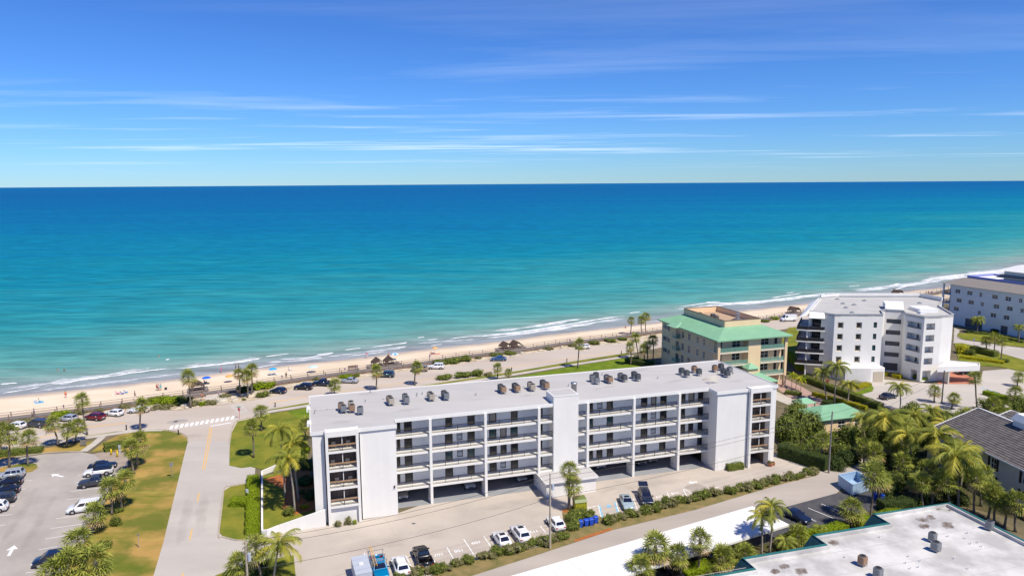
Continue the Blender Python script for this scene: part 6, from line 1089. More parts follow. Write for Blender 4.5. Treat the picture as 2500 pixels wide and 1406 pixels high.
# row of loose flowering shrubs between the concrete lot and the alley
row = smooth([at(*p) for p in ((985, 1412), (1060, 1394), (1150, 1368), (1240, 1347), (1330, 1325), (1372, 1312))], 6)
row2 = smooth([at(*p) for p in ((1478, 1274), (1560, 1254), (1640, 1232), (1700, 1219), (1790, 1200), (1880, 1180), (1960, 1163), (2000, 1152))], 6)
def march(P, step):
    out = [P[0]]; acc = 0
    for a, c in zip(P, P[1:]):
        Ln = (c - a).length; s = step - acc
        while s <= Ln: out.append(a.lerp(c, s / Ln)); s += step
        acc = (acc + Ln) % step
    return out
for i, p in enumerate(march(row, 1.0) + march(row2, 1.0)):
    k = ['loose', 'grey', 'loose2', 'bush', 'loose'][(i * 7) % 5]; sz = br.uniform(.9, 1.5)
    shrub(k, 0, 0, sz, sz * br.uniform(.8, 1.15), 'loose green shrub in the row between the concrete lot and the alley', 'shrub row along the alley', world=p + Vector((br.uniform(-.35, .35), br.uniform(-.45, .45), 0)))
# trees and thick planting to the right
for i, (k, x, y, rx, hz, lb) in enumerate([('big', 1925, 1080, 3.6, 6.0, 'dark leafy tree right beside the white building\'s right end'), ('big', 1962, 1070, 3.8, 6.2, 'dark leafy tree second from the white building, before the cottage'), ('big', 1940, 1030, 3.6, 5.4, 'leafy tree behind the first two, by the brick driveway'), ('bigdark', 1985, 1055, 3.0, 4.8, 'dark tree against the cottage\'s left corner'), ('big', 1925, 1108, 2.6, 2.6, 'low broadleaf shrub tree over the tall dark hedge'), ('big', 2075, 1085, 3.0, 4.4, 'bushy tree below the cottage window'), ('big', 2050, 1112, 2.4, 3.2, 'low bushy tree by the right utility pole'), ('bigdark', 2078, 1132, 2.8, 3.4, 'dark rounded tree beside the alley end'), ('bigdark', 2045, 1142, 2.2, 2.6, 'dark rounded shrub at the foot of the right utility pole'), ('big', 2230, 1035, 3.4, 5.0, 'bushy tree at the forecourt edge behind the coconut palms'), ('bigdark', 2260, 1080, 3.2, 4.6, 'dark tree mass behind the shed'), ('big', 2215, 1150, 2.8, 3.6, 'tree between the alley end and the palm row'), ('bigdark', 2235, 1190, 2.8, 3.4, 'dark tree behind the palm row of three'), ('bigdark', 2300, 1195, 3.0, 4.2, 'dark tree left of the big coconut palm'), ('bigdark', 2350, 1175, 2.6, 4.4, 'dark tree between the big coconut palm and the cream house'), ('bigdark', 2330, 1225, 2.2, 2.4, 'dark shrub mass behind the teal roof corner'), ('big', 2330, 1060, 3.2, 4.0, 'green tree left of the dark tile wing'), ('big', 2380, 1030, 3.2, 3.4, 'green shrubbery behind the dark tile wing'), ('big', 2310, 1030, 3.0, 3.2, 'shrubbery at the forecourt lawn'), ('big', 2450, 1040, 3.0, 4.0, 'green tree right behind the dark tile wing'), ('bigdark', 2160, 1205, 2.0, 2.0, 'dark shrub beside the blue bins'), ('big', 2140, 1085, 2.8, 4.4, 'bushy tree right of the cottage'), ('bigdark', 2150, 1120, 2.4, 3.0, 'dark shrub mass at the alley\'s far bend'), ('big', 2180, 1190, 2.4, 3.2, 'shrubs behind the blue bins, right'), ('big', 2420, 1000, 2.8, 3.0, 'shrubbery by the forecourt\'s nearer palms'), ('big', 2490, 1005, 3.0, 4.0, 'shrubbery at the right edge by the forecourt'), ('big', 1830, 1372, 1.8, 1.6, 'shrub between the low fan palms at the teal roof'), ('big', 1735, 1398, 1.6, 1.4, 'shrub left of the low fan palms at the bottom')]):
    shrub(k, x, y, rx, hz, lb, 'trees and thicket at right', 'broadleaf_tree')
for x, y in ((2047, 726), (2063, 723), (2106, 722)):
    p = at(x, y + 12); shrub('grey', 0, 0, 2.2, 1.6, 'dune bush showing above the angular building\'s roof, %s' % {2047: 'left', 2063: 'middle', 2106: 'right'}[x], 'dune bushes behind the angular building', world=p)
# low ground cover that fills the planting behind the alley
gc = MB(); gr_ = random.Random(21); gpoly = [at(*p) for p in ((1905, 1045), (1990, 1010), (2110, 1010), (2330, 1010), (2470, 1030), (2370, 1090), (2330, 1215), (2190, 1245), (2120, 1180), (2150, 1130), (2060, 1120), (2020, 1135), (1910, 1095))]
def inside(p, P):
    c_ = False; j = len(P) - 1
    for i in range(len(P)):
        if (P[i].y > p[1]) != (P[j].y > p[1]) and p[0] < (P[j].x - P[i].x) * (p[1] - P[i].y) / (P[j].y - P[i].y) + P[i].x: c_ = not c_
        j = i
    return c_
x0_, x1_, y0_, y1_ = min(p.x for p in gpoly), max(p.x for p in gpoly), min(p.y for p in gpoly), max(p.y for p in gpoly); made = 0
while made < 900:
    cx_, cy_ = gr_.uniform(x0_, x1_), gr_.uniform(y0_, y1_)
    if not inside((cx_, cy_), gpoly): continue
    made += 1; hh = gr_.uniform(.3, 1.5); rr = gr_.uniform(.4, 1.0); mi = gr_.choice((0, 0, 1, 1, 2))
    for _ in range(34):
        d = Vector((gr_.gauss(0, 1), gr_.gauss(0, 1), abs(gr_.gauss(0, 1)))).normalized(); p = Vector((cx_ + d.x * rr, cy_ + d.y * rr, d.z * hh)); nv = (d + Vector((gr_.gauss(0, .5), gr_.gauss(0, .5), .4))).normalized(); t_ = nv.cross(Vector((gr_.gauss(0, 1), gr_.gauss(0, 1), gr_.gauss(0, 1)))).normalized(); u_ = nv.cross(t_); g = gr_.uniform(.12, .26)
        gc.add([p - t_ * g, p + u_ * g * .5, p + t_ * g, p - u_ * g * .5], [(0, 1, 2, 3)], mi)
o = gc.build('ground_cover', ['leaf_bush', 'leaf_dark', 'leaf_bright']); tag(o, 'low mixed ground cover under the palms behind the alley', 'plants'); o['kind'] = 'stuff'
# ------------------------------------------------------------------ boardwalk
bwk = thing('boardwalk', 'weathered wooden boardwalk with brown railings between the beach and the road', 'boardwalk')
near, far = deck_near, offs(deck_near, DW); q = MB(); ribbon(offs(near, DW / 2), DW, DZ - .14, DZ, q); q.build('deck', 'wood_grey', bwk)
q = MB(); ribbon(offs(near, .04), .09, DZ - .42, DZ + .03, q); ribbon(offs(far, -.04), .09, DZ - .42, DZ + .03, q); q.build('fascia', 'wood_brown', bwk)
pm = MB(); pm.box(-.07, .07, -.07, .07, -.9, 1.10); pm = pm.mesh('post', 'wood_brown')
for line in (near, far):
    off_ = offs(line, .1 if line is near else -.1); q = MB()
    for hz in (1.02, .55): 
        for a, c in zip(off_, off_[1:]): q.bar((a.x, a.y, DZ + hz), (c.x, c.y, DZ + hz), .16 if hz > 1 else .04, .06 if hz > 1 else .09)
    q.build('handrail', 'wood_brown', bwk)
    for p in march(off_, 4.4): link('post', pm, bwk, (p.x, p.y, DZ))
def shelter(px, py, n, label):
    p = at(px, py, DZ); i = min(range(len(near)), key=lambda k: (near[k] - p).length); d = (near[min(i + 1, len(near) - 1)] - near[i - 1]).normalized(); o = thing('beach_shelter', label, 'shelter', (p.x, p.y, DZ), math.atan2(d.y, d.x)); dq = MB(); dq.box(-2.4 * n, 2.4 * n, DW, DW + 4.2, -.16, -.02); dq.build('platform', 'wood_grey', o)
    for k in range(n):
        x = (k - (n - 1) / 2) * 3.6; r_ = MB(); s0, s1, y0_, y1_ = x - 1.6, x + 1.6, DW + .1, DW + 4.2
        r_.hexa([(s0, y0_, .75), (x, y0_, 2.0), (x, y1_, 2.0), (s0, y1_, .75)][::-1], [(s0, y0_, .87), (x, y0_, 2.12), (x, y1_, 2.12), (s0, y1_, .87)][::-1]); r_.hexa([(x, y0_, 2.0), (s1, y0_, .75), (s1, y1_, .75), (x, y1_, 2.0)][::-1], [(x, y0_, 2.12), (s1, y0_, .87), (s1, y1_, .87), (x, y1_, 2.12)][::-1]); r_.build('roof', 'wood_dark', o)
        for sx in (s0 + .15, s1 - .15):
            for sy in (y0_ + .15, y1_ - .15): c = MB(); c.box(sx - .09, sx + .09, sy - .09, sy + .09, -.9, .82); c.build('post', 'wood_brown', o)
        c = MB(); c.box(s0 + .5, s1 - .5, y1_ - .7, y1_ - .25, .42, .5); c.box(s0 + .5, s1 - .5, y1_ - .2, y1_ - .14, .55, 1.1); c.box(s0 + .6, s0 + .7, y1_ - .6, y1_ - .3, 0, .42); c.box(s1 - .7, s1 - .6, y1_ - .6, y1_ - .3, 0, .42); c.build('bench', 'wood_brown', o)
    st = MB()
    for k in range(4): st.box(-1.2, 1.2, -1.2 + .3 * k, -.9 + .3 * k, -.55, -.55 + .13 * (k + 1))
    st.build('steps', 'wood_grey', o)
shelter(487, 962, 1, 'gabled wooden beach shelter by the tall palm at the crosswalk'); shelter(950, 899, 2, 'double-gabled wooden beach shelter above the dark green SUV'); shelter(1265, 857, 2, 'double-gabled wooden beach shelter right of the blue sedan'); shelter(1965, 766, 1, 'wooden beach shelter behind the angular building\'s left end'); shelter(2215, 722, 1, 'wooden beach shelter behind the angular building\'s right end')
p = at(869, 909, DZ); o = thing('bench', 'wooden bench bay on the boardwalk above the silver sedan', 'bench', (p.x, p.y, DZ), R(24)); q = MB(); q.box(-1.6, 1.6, DW, DW + 1.4, -.14, -.02); q.build('platform', 'wood_grey', o); q = MB(); q.box(-1.4, 1.4, DW + .7, DW + 1.15, .4, .48); q.box(-1.4, 1.4, DW + 1.16, DW + 1.22, .5, 1.1); q.box(-1.3, -1.2, DW + .75, DW + 1.1, 0, .4); q.box(1.2, 1.3, DW + .75, DW + 1.1, 0, .4); q.build('seat', 'wood_brown', o)
p = at(510, 963); struct(MB().add([(*at(x, y)[:2], .0 if y > 975 else DZ - .05) for x, y in ((500, 985), (560, 984), (545, 956), (505, 960))], [(0, 1, 2, 3)]).build('path', 'sidewalk'))

# ------------------------------------------------------------------ cars
#        L    W    H    hood  belt  wb_x  roof_x                            (metres)
CARS = {'sedan': dict(L=4.7, W=1.84, H=1.45, hood=.86, belt=.95, ws=(.95, .25), rw=(-1.75, -1.0), trunk=.98), 'hatch': dict(L=4.2, W=1.8, H=1.52, hood=.90, belt=.98, ws=(1.0, .35), rw=(-1.95, -1.55), trunk=1.0),
        'suv': dict(L=4.75, W=1.92, H=1.72, hood=1.05, belt=1.10, ws=(.95, .40), rw=(-2.25, -1.9), trunk=1.1), 'minivan': dict(L=5.1, W=1.98, H=1.76, hood=1.0, belt=1.08, ws=(1.55, .75), rw=(-2.42, -2.15), trunk=1.08),
        'van': dict(L=5.9, W=2.05, H=2.5, hood=1.25, belt=1.35, ws=(2.1, 1.55), rw=(-2.9, -2.8), trunk=1.35), 'pickup': dict(L=5.6, W=2.0, H=1.85, hood=1.15, belt=1.2, ws=(1.15, .65), rw=(-.85, -.65), trunk=1.15)}
_cc = {}
def carmesh(ty):
    if ty in _cc: return _cc[ty]
    s = CARS[ty]; Lh, Wd, H, hd, bt = s['L'] / 2, s['W'] / 2, s['H'], s['hood'], s['belt']; zb = .24 if ty not in ('suv', 'pickup', 'van') else .32
    st = [(Lh, .70, zb + .10, .66 * hd), (Lh - .12, .88, zb, .82 * hd), (Lh - .45, .97, zb, .93 * hd), (s['ws'][0] + .15, 1.0, zb, hd + .02), (s['ws'][0], 1.0, zb, bt), (0, 1.0, zb, bt + .01), (s['rw'][0], 1.0, zb, bt + .02 if ty != 'pickup' else bt), (-Lh + .22, .96, zb, s['trunk']), (-Lh + .05, .90, zb + .05, s['trunk'] - .10), (-Lh, .84, zb + .14, s['trunk'] - .25)]
    if ty == 'pickup': st = st[:6] + [(-.95, 1.0, zb, bt)]
    b = MB(); vs = []; 
    for x, wf_, z0, z1 in st:
        w_ = Wd * wf_; h_ = z1 - z0
        half = [(.84 * w_, z0), (.98 * w_, z0 + .16 * h_), (w_, z0 + .5 * h_), (.985 * w_, z0 + .80 * h_), (.93 * w_, z0 + .95 * h_), (.80 * w_, z1)]
        vs += [(x, -y, z) for y, z in half] + [(x, y, z) for y, z in half[::-1]]
    m = 12; fs = [(i * m + k, i * m + (k + 1) % m, (i + 1) * m + (k + 1) % m, (i + 1) * m + k) for i in range(len(st) - 1) for k in range(m)]; fs += [tuple(range(m - 1, -1, -1)), tuple(range((len(st) - 1) * m, len(st) * m))]
    b.add(vs, fs); body = b
    # greenhouse
    wb_, wt_ = Wd * .90, Wd * (.72 if ty not in ('van', 'minivan') else .84); xf0, xf1, xr0, xr1 = s['ws'][0], s['ws'][1], s['rw'][0], s['rw'][1]; z0, z1 = bt - .03, H
    lo = [(xf0, -wb_, z0), (xf0, wb_, z0), (xr0, wb_, z0), (xr0, -wb_, z0)]; hi = [(xf1, -wt_, z1 - .07), (xf1, wt_, z1 - .07), (xr1, wt_, z1 - .05), (xr1, -wt_, z1 - .05)]
    hi2 = [(xf1 - .18, -wt_ * .86, z1), (xf1 - .18, wt_ * .86, z1), (xr1 + .15, wt_ * .86, z1 - .01), (xr1 + .15, -wt_ * .86, z1 - .01)]
    c = MB(); c.add(lo + hi + hi2, [(0, 1, 5, 4), (1, 2, 6, 5), (2, 3, 7, 6), (3, 0, 4, 7), (4, 5, 9, 8), (5, 6, 10, 9), (6, 7, 11, 10), (7, 4, 8, 11), (8, 9, 10, 11)])
    if ty == 'pickup':
        b.box(-Lh, -.96, -Wd, -Wd + .12, zb, bt + .02); b.box(-Lh, -.96, Wd - .12, Wd, zb, bt + .02); b.box(-Lh, -Lh + .1, -Wd + .121, Wd - .121, zb + .1, bt + .02); b.box(-Lh + .1, -.96, -Wd + .121, Wd - .121, zb, .72)
    def panel(quad, i0, i1, j0, j1, off=.012):
        A_, B_, C_, D_ = (Vector(v) for v in quad); P = lambda s_, t_: (A_.lerp(B_, s_)).lerp(D_.lerp(C_, s_), t_); nr = (B_ - A_).cross(D_ - A_).normalized() * off
        return MB().add([P(i0, j0) + nr, P(i1, j0) + nr, P(i1, j1) + nr, P(i0, j1) + nr], [(0, 1, 2, 3)])
    gl = [('windshield', panel((lo[0], lo[1], hi[1], hi[0]), .05, .95, .10, .98))]
    if ty != 'van': gl.append(('rear_window', panel((lo[2], lo[3], hi[3], hi[2]), .09, .91, .22, .94)))
    segs = {'sedan': ((.10, .46), (.50, .86)), 'hatch': ((.10, .45), (.49, .78), (.81, .93)), 'suv': ((.08, .40), (.44, .70), (.74, .93)), 'minivan': ((.12, .38), (.42, .68), (.72, .94)), 'van': ((.08, .22),), 'pickup': ((.10, .48), (.53, .90))}[ty]
    for a, e_ in segs:
        gl.append(('side_window', panel((lo[1], lo[2], hi[2], hi[1]), a, e_, .16, .90))); gl.append(('side_window', panel((lo[3], lo[0], hi[0], hi[3]), 1 - e_, 1 - a, .16, .90)))
    wr = .34 if ty in ('sedan', 'hatch') else .38; xw = (s['L'] * .31, -s['L'] * .30); tyre = MB(); rim = MB(); arch = MB()
    def disc(bb, r0, r1, y0_, y1_, n=16): bb.lathe([(r0, y0_), (r1, y0_ + .03), (r1, y1_ - .03), (r0, y1_)], n)
    disc(tyre, wr * .9, wr, -.11, .11); disc(rim, wr * .5, wr * .66, -.118, .118, 12)
    lamps = [('headlight', 'head_lamp', [(Lh - .32, -Wd * .9, .62 * hd, .26, .30, .16), (Lh - .32, Wd * .9 - .30, .62 * hd, .26, .30, .16)]), ('taillight', 'red_lamp', [(-Lh - .012, -Wd * .86, s['trunk'] - .36, .14, .30, .18), (-Lh - .012, Wd * .86 - .30, s['trunk'] - .36, .14, .30, .18)])]
    rm = tyre.mesh('tyre', 'rubber', True), rim.mesh('rim', 'rim'); 
    bp = MB(); bp.box(Lh - .2, Lh + .03, -Wd * .62, Wd * .62, zb + .02, zb + .2); bp.box(-Lh - .03, -Lh + .2, -Wd * .78, Wd * .78, zb + .02, zb + .2)
    gr = MB(); gr.box(Lh - .02, Lh + .018, -Wd * .42, Wd * .42, .48 * hd, .64 * hd); lp = MB(); lp.box(-Lh - .035, -Lh + .0, -.26, .26, .62, .76)
    mi_ = MB(); mi_.box(xf0 - .35, xf0 - .18, -Wd - .17, -Wd * .93, bt - .02, bt + .14); mi_.box(xf0 - .35, xf0 - .18, Wd * .93, Wd + .17, bt - .02, bt + .14)
    lm_ = [(n_, MB().box(x, x + dx_, y, y + dy_, z, z + dz_).mesh(n_, m_)) for n_, m_, L_ in lamps for x, y, z, dx_, dy_, dz_ in L_]
    am = [MB() for _ in (0,)][0]
    for x in xw:
        for sg in (-1, 1): am.tube([(x, sg * (Wd * .965), wr), (x, sg * (Wd * 1.004), wr)], wr * 1.14, 18)
    _cc[ty] = dict(body=body.mesh('body', 'c_white', True), cabin=c.mesh('cabin', 'c_white'), glass=[(n_, g.mesh(n_, 'car_glass')) for n_, g in gl], wheel=rm, xw=xw, wr=wr, W=Wd, lamps=lm_, bump=bp.mesh('bumper', 'ac_dark'), grille=gr.mesh('grille', 'black'), plate=lp.mesh('licence_plate', 'plate'), mirror=mi_.mesh('mirror', 'c_white'), arch=am.mesh('wheel_arch', 'black'))
    return _cc[ty]
def setm(o, m): o.material_slots[0].link = 'OBJECT'; o.material_slots[0].material = M[m]
def car(ty, px, py, hd, paint, label, group, roofm=None, extra=None, z=0.0, world=None):
    d = carmesh(ty); p = world or at(px, py); o = thing('parked_car' if ty not in ('pickup', 'van') else ('pickup_truck' if ty == 'pickup' else 'cargo_van'), label, {'pickup': 'pickup', 'van': 'van', 'minivan': 'minivan'}.get(ty, 'car'), (p.x, p.y, z), R(hd), group)
    bo = link('body', d['body'], o); setm(bo, paint); cb = link('cabin', d['cabin'], o); setm(cb, roofm or paint); mr_ = link('mirror', d['mirror'], o); setm(mr_, paint)
    for n_, me in d['glass']: link(n_, me, o)
    for n_, me in d['lamps']: link(n_, me, o)
    for n_ in ('bump', 'grille', 'plate', 'arch'): link({'bump': 'bumper', 'plate': 'licence_plate', 'arch': 'wheel_arch'}.get(n_, n_), d[n_], o)
    for x in d['xw']:
        for sg in (-1, 1):
            wh = link('wheel', d['wheel'][0], o, (x, sg * (d['W'] - .08), d['wr'])); wh.rotation_euler = (R(90), 0, 0); link('rim', d['wheel'][1], wh)
    return o
GR, GL_, GC, GG = 'cars parked along the beach road', 'cars in the public lot', 'cars on the concrete lot', 'cars in the open garage'
for a in [('hatch', 40, 1045, 170, 'c_white', 'white hatchback half hidden at the left edge of the beach road', GR), ('minivan', 92, 1041, 170, 'c_darkgrey', 'dark grey minivan left of the palms on the beach road', GR), ('hatch', 167, 1027, 168, 'c_silver', 'silver hatchback behind the palm clump on the beach road', GR), ('suv', 231, 1024, 167, 'c_red', 'dark red crossover on the beach road', GR), ('hatch', 279, 1014, 167, 'c_white', 'white hatchback right of the dark red crossover', GR), ('sedan', 339, 1006, 185, 'c_white', 'white coupe behind a palm, last before the dune plants', GR), ('hatch', 679, 959, 167, 'c_navy', 'navy hatchback beside the round clipped bush', GR), ('suv', 741, 950, 172, 'c_black', 'black SUV second in the row after the beach palm trio', GR), ('pickup', 789, 941, 172, 'c_navy', 'navy pickup between the black SUV and the silver sedan', GR), ('sedan', 853, 934, 172, 'c_silver', 'silver sedan parked right of the navy pickup', GR), ('suv', 942, 920, 175, 'c_bluegrey', 'dark green SUV behind a roadside palm', GR), ('suv', 1024, 906, 178, 'c_tan', 'tan SUV half hidden by a palm on the beach road', GR), ('suv', 1065, 900, 178, 'c_white', 'white SUV right of the tan one on the beach road', GR), ('sedan', 1217, 880, 182, 'c_blue', 'blue sedan alone on the beach road', GR), ('hatch', 1424, 851, 184, 'c_white', 'white hatchback alone behind the mulch-ring palm', GR), ('van', 1925, 784, 186, 'c_white', 'white cargo van parked near the boardwalk at right', GR),
  ('sedan', 251, 1143, 20, 'c_black', 'black sedan, farthest car of the lot\'s right row', GL_), ('suv', 241, 1158, 200, 'c_white', 'white SUV with black roof between a black sedan and a dark pickup', GL_, 'c_black'), ('pickup', 236, 1184, 200, 'c_darkgrey', 'dark grey pickup nose out in the lot\'s right row', GL_), ('minivan', 208, 1246, 200, 'c_white', 'white minivan half under a palm in the lot', GL_), ('minivan', 132, 1374, 200, 'c_navy', 'dark blue van at the bottom of the lot', GL_), ('suv', 24, 1167, 200, 'c_silver', 'silver SUV, farthest in the lot\'s left row', GL_), ('sedan', 18, 1185, 200, 'c_black', 'black sedan second in the lot\'s left row', GL_), ('sedan', 10, 1205, 200, 'c_black', 'black sedan third in the lot\'s left row', GL_), ('suv', -2, 1228, 200, 'c_darkgrey', 'grey SUV fourth in the lot\'s left row', GL_), ('suv', -22, 1250, 200, 'c_white', 'white SUV cut by the left edge in the lot\'s left row', GL_),
  ('pickup', 926, 1398, -70, 'c_teal', 'teal blue pickup carrying ladders at the bottom edge', GC), ('suv', 978, 1390, 110, 'c_white', 'white SUV with roof rails between the teal and black pickups', GC), ('pickup', 1032, 1369, 110, 'c_black', 'black pickup with an open bed beside stall 107', GC), ('sedan', 1225, 1324, 110, 'c_white', 'white sedan with a dark sunroof beside stall 109', GC), ('suv', 1270, 1311, 110, 'c_white', 'tall white SUV right of the white sedan with sunroof', GC), ('hatch', 1356, 1284, 110, 'c_white', 'small white car behind the middle utility pole', GC), ('sedan', 1530, 1233, -88, 'c_lightblue', 'pale blue sedan with sunroof nose toward the alley', GC), ('suv', 1576, 1222, -90, 'c_navy', 'navy SUV with its tailgate raised', GC),
  ('sedan', 1943, 1266, -57, 'c_navy', 'dark blue car at the end of the carport on the asphalt', 'cars at the carport'), ('suv', 1716, 1370, -62, 'c_bluegrey', 'grey-blue car under the carport behind the slender palm', 'cars at the carport'), ('suv', 1640, 1400, -62, 'c_black', 'black car under the carport near the bottom', 'cars at the carport'), ('suv', 2352, 912, 20, 'c_navy', 'dark blue car under the entrance canopy', 'cars on the forecourt'), ('sedan', 2168, 972, 25, 'c_navy', 'dark car on the forecourt behind a coconut palm', 'cars on the forecourt')]: 
    o = car(*a[:7], roofm=a[7] if len(a) > 7 else None)
    lb = a[5]
    if 'sunroof' in lb: MB().box(-.55, .12, -.42, .42, CARS[a[0]]['H'] - .004, CARS[a[0]]['H'] + .008).build('sunroof', 'car_glass', o)
    if 'roof rails' in lb:
        for sg in (-.62, .62): MB().box(-1.7, .2, sg - .025, sg + .025, 1.70, 1.75).build('roof_rail', 'ac_dark', o)
    if 'tailgate' in lb: q = MB(); q.hexa([(-2.1, -.8, 1.70), (-2.1, .8, 1.70), (-2.14, .8, 1.62), (-2.14, -.8, 1.62)], [(-2.95, -.75, 2.12), (-2.95, .75, 2.12), (-2.99, .75, 2.04), (-2.99, -.75, 2.04)]); q.build('tailgate', 'c_navy', o)
    if 'ladders' in lb:
        for k, (y0_, m_) in enumerate(((-.62, 'ladder'), (-.98, 'galv'))):
            q = MB()
            for s_ in (-.2, .2): q.bar((-3.6 + k * .5, y0_ + s_ * .8, 2.15), (1.6, y0_ + s_ * .8, 2.0), .05, .09)
            for j in range(13): x = -3.4 + k * .5 + j * .38; q.bar((x, y0_ - .15, 2.15 - (x + 3.6) * .029), (x, y0_ + .15, 2.15 - (x + 3.6) * .029), .03, .03)
            tag(q.build('ladder', m_), '%s ladder on the teal pickup\'s rack' % ('long orange' if k == 0 else 'grey metal'), 'ladder').matrix_world = o.matrix_basis.copy()
        q = MB()
        for x in (-1.2, .2, -2.6):
            for sg in (-.98, .98): q.box(x - .03, x + .03, sg - .03, sg + .03, 1.1, 1.93)
            q.box(x - .03, x + .03, -1.15, 1.1, 1.9, 1.96)
        q.build('ladder_rack', 'galv', o)
# cars parked nose-out in the garage
for px, py, ty, c, lb in ((984, 1218, 'hatch', 'c_beige', 'beige car at the garage\'s left end'), (1147, 1192, 'suv', 'c_silver', 'grey SUV in the garage\'s second bay'), (1273, 1173, 'sedan', 'c_silver', 'silver sedan in the garage beside the trash room'), (1463, 1143, 'suv', 'c_silver', 'pale SUV in the garage right of the trash room'), (1563, 1134, 'sedan', 'c_darkgrey', 'dark sedan left of two in the garage'), (1592, 1128, 'hatch', 'c_gold', 'gold hatchback right of two in the garage')):
    u, v = uv(px, py, 0); p = B2W(u, max(v, 1.0) + 1.5); car(ty, 0, 0, 16.6 - 90, c, lb, GG, world=p, z=.004)
# grey box trailer
p = at(884, 1418); o = thing('box_trailer', 'grey enclosed box trailer at the bottom edge left of the teal pickup', 'trailer', (p.x, p.y, 0), R(110)); q = MB(); q.box(-2.3, 2.3, -1.05, 1.05, .45, 2.35); q.build('box', 'trailer', o); q = MB(); q.box(-2.32, 2.32, -1.07, 1.07, 2.352, 2.40); q.build('roof', 'trailer', o); q = MB(); q.box(-.2, .35, -.25, .3, 2.402, 2.5); q.build('roof_vent', 'white_trim', o)
q = MB(); q.bar((-2.3, -.6, .5), (-3.5, 0, .5), .08, .1); q.bar((-2.3, .6, .5), (-3.5, 0, .5), .08, .1); q.build('drawbar', 'black', o)
for x in (-.1,):
    for sg in (-1, 1): wq = MB(); wq.tube([(x, sg * 1.06, .33), (x, sg * 1.2, .33)], .33, 14); wq.build('wheel', 'rubber', o)

# ------------------------------------------------------------------ people
def figure(pose):
    J = {'p': (0, 0, .95), 'c': (0, 0, 1.28), 'n': (0, 0, 1.5), 'h0': (0, .02, 1.60), 'h1': (0, .02, 1.74), 'sl': (-.19, 0, 1.42), 'sr': (.19, 0, 1.42), 'el': (-.27, -.02, 1.13), 'er': (.27, -.02, 1.13), 'wl': (-.25, .1, .88), 'wr': (.25, .1, .88), 'hl': (-.24, .14, .78), 'hr': (.24, .14, .78), 'tl': (-.10, 0, .90), 'tr': (.10, 0, .90), 'kl': (-.12, .03, .50), 'kr': (.12, .03, .50), 'al': (-.12, 0, .09), 'ar': (.12, 0, .09), 'fl': (-.12, .16, .04), 'fr': (.12, .16, .04)}
    if pose == 'walk': J.update(kl=(-.11, .22, .52), al=(-.12, .30, .12), fl=(-.12, .46, .05), kr=(.11, -.05, .50), ar=(.11, -.34, .14), fr=(.11, -.20, .04), wl=(-.26, -.22, .95), hl=(-.26, -.28, .87), wr=(.26, .25, .98), hr=(.25, .32, .92))
    if pose == 'sit':
        dz = -.78
        for k in ('p', 'c', 'n', 'h0', 'h1', 'sl', 'sr', 'el', 'er', 'wl', 'wr', 'hl', 'hr', 'tl', 'tr'): x, y, z = J[k]; J[k] = (x, y - max(0, z - .95) * .25, z + dz)
        J.update(kl=(-.15, .42, .42), kr=(.15, .42, .42), al=(-.15, .72, .08), ar=(.15, .72, .08), fl=(-.15, .86, .06), fr=(.15, .86, .06), wl=(-.22, .3, .32), hl=(-.2, .38, .36), wr=(.22, .3, .32), hr=(.2, .38, .36))
    E_ = [('p', 'c'), ('c', 'n'), ('n', 'h0'), ('h0', 'h1'), ('n', 'sl'), ('n', 'sr'), ('sl', 'el'), ('el', 'wl'), ('wl', 'hl'), ('sr', 'er'), ('er', 'wr'), ('wr', 'hr'), ('p', 'tl'), ('tl', 'kl'), ('kl', 'al'), ('al', 'fl'), ('p', 'tr'), ('tr', 'kr'), ('kr', 'ar'), ('ar', 'fr')]
    Rr = dict(p=.145, c=.15, n=.06, h0=.085, h1=.08, sl=.07, sr=.07, el=.045, er=.045, wl=.033, wr=.033, hl=.035, hr=.035, tl=.10, tr=.10, kl=.065, kr=.065, al=.045, ar=.045, fl=.04, fr=.04)
    ks = list(J); me = bpy.data.meshes.new('fig'); me.from_pydata([J[k] for k in ks], [(ks.index(a), ks.index(c)) for a, c in E_], []); o = bpy.data.objects.new('fig', me); C.objects.link(o)
    md = o.modifiers.new('Skin', 'SKIN'); sv = me.skin_vertices[0].data
    for i, k in enumerate(ks): sv[i].radius = (Rr[k] * (1.2 if k in 'pc' else 1), Rr[k]); sv[i].use_root = (k == 'p')
    o.modifiers.new('Sub', 'SUBSURF').levels = 1; dg = bpy.context.evaluated_depsgraph_get(); dg.update(); m2 = bpy.data.meshes.new_from_object(o.evaluated_get(dg)); bpy.data.objects.remove(o); return m2, J
FIG = {k: figure(k) for k in ('stand', 'walk', 'sit')}
hb = MB(); hb.lathe([(.02, -.02), (.095, .0), (.105, .06), (.08, .12), (.02, .145)], 9); hairm = hb.mesh('hair', 'hair', True)
def person(pose, px, py, rz, top, bottom, label, z=-.3, group='people at the beach', world=None):
    src, J = FIG[pose]; me = src.copy(); me.materials.clear()
    for m_ in ('skin', top, bottom): me.materials.append(M[m_])
    dz = -.78 if pose == 'sit' else 0
    for pg in me.polygons:
        zc = pg.center.z - dz; ax = abs(pg.center.x); pg.use_smooth = True
        pg.material_index = 1 if 1.0 < zc < 1.47 and ax < .24 else (2 if (.62 < zc <= 1.0 and ax < .21) or (pose == 'sit' and zc <= 1.0 and pg.center.y < .2) else 0)
    p = world or at(px, py, z); o = thing('person', label, 'person', p, R(rz), group); link('body', me, o); h = J['h1']; link('hair', hairm, o, (h[0], h[1] - .015, h[2] - .01)); return o
mat('t_dark', (.03, .03, .05), .9); mat('t_blue', (.05, .12, .45), .9); mat('t_white', (.7, .7, .72), .9); mat('t_red', (.5, .05, .05), .9)
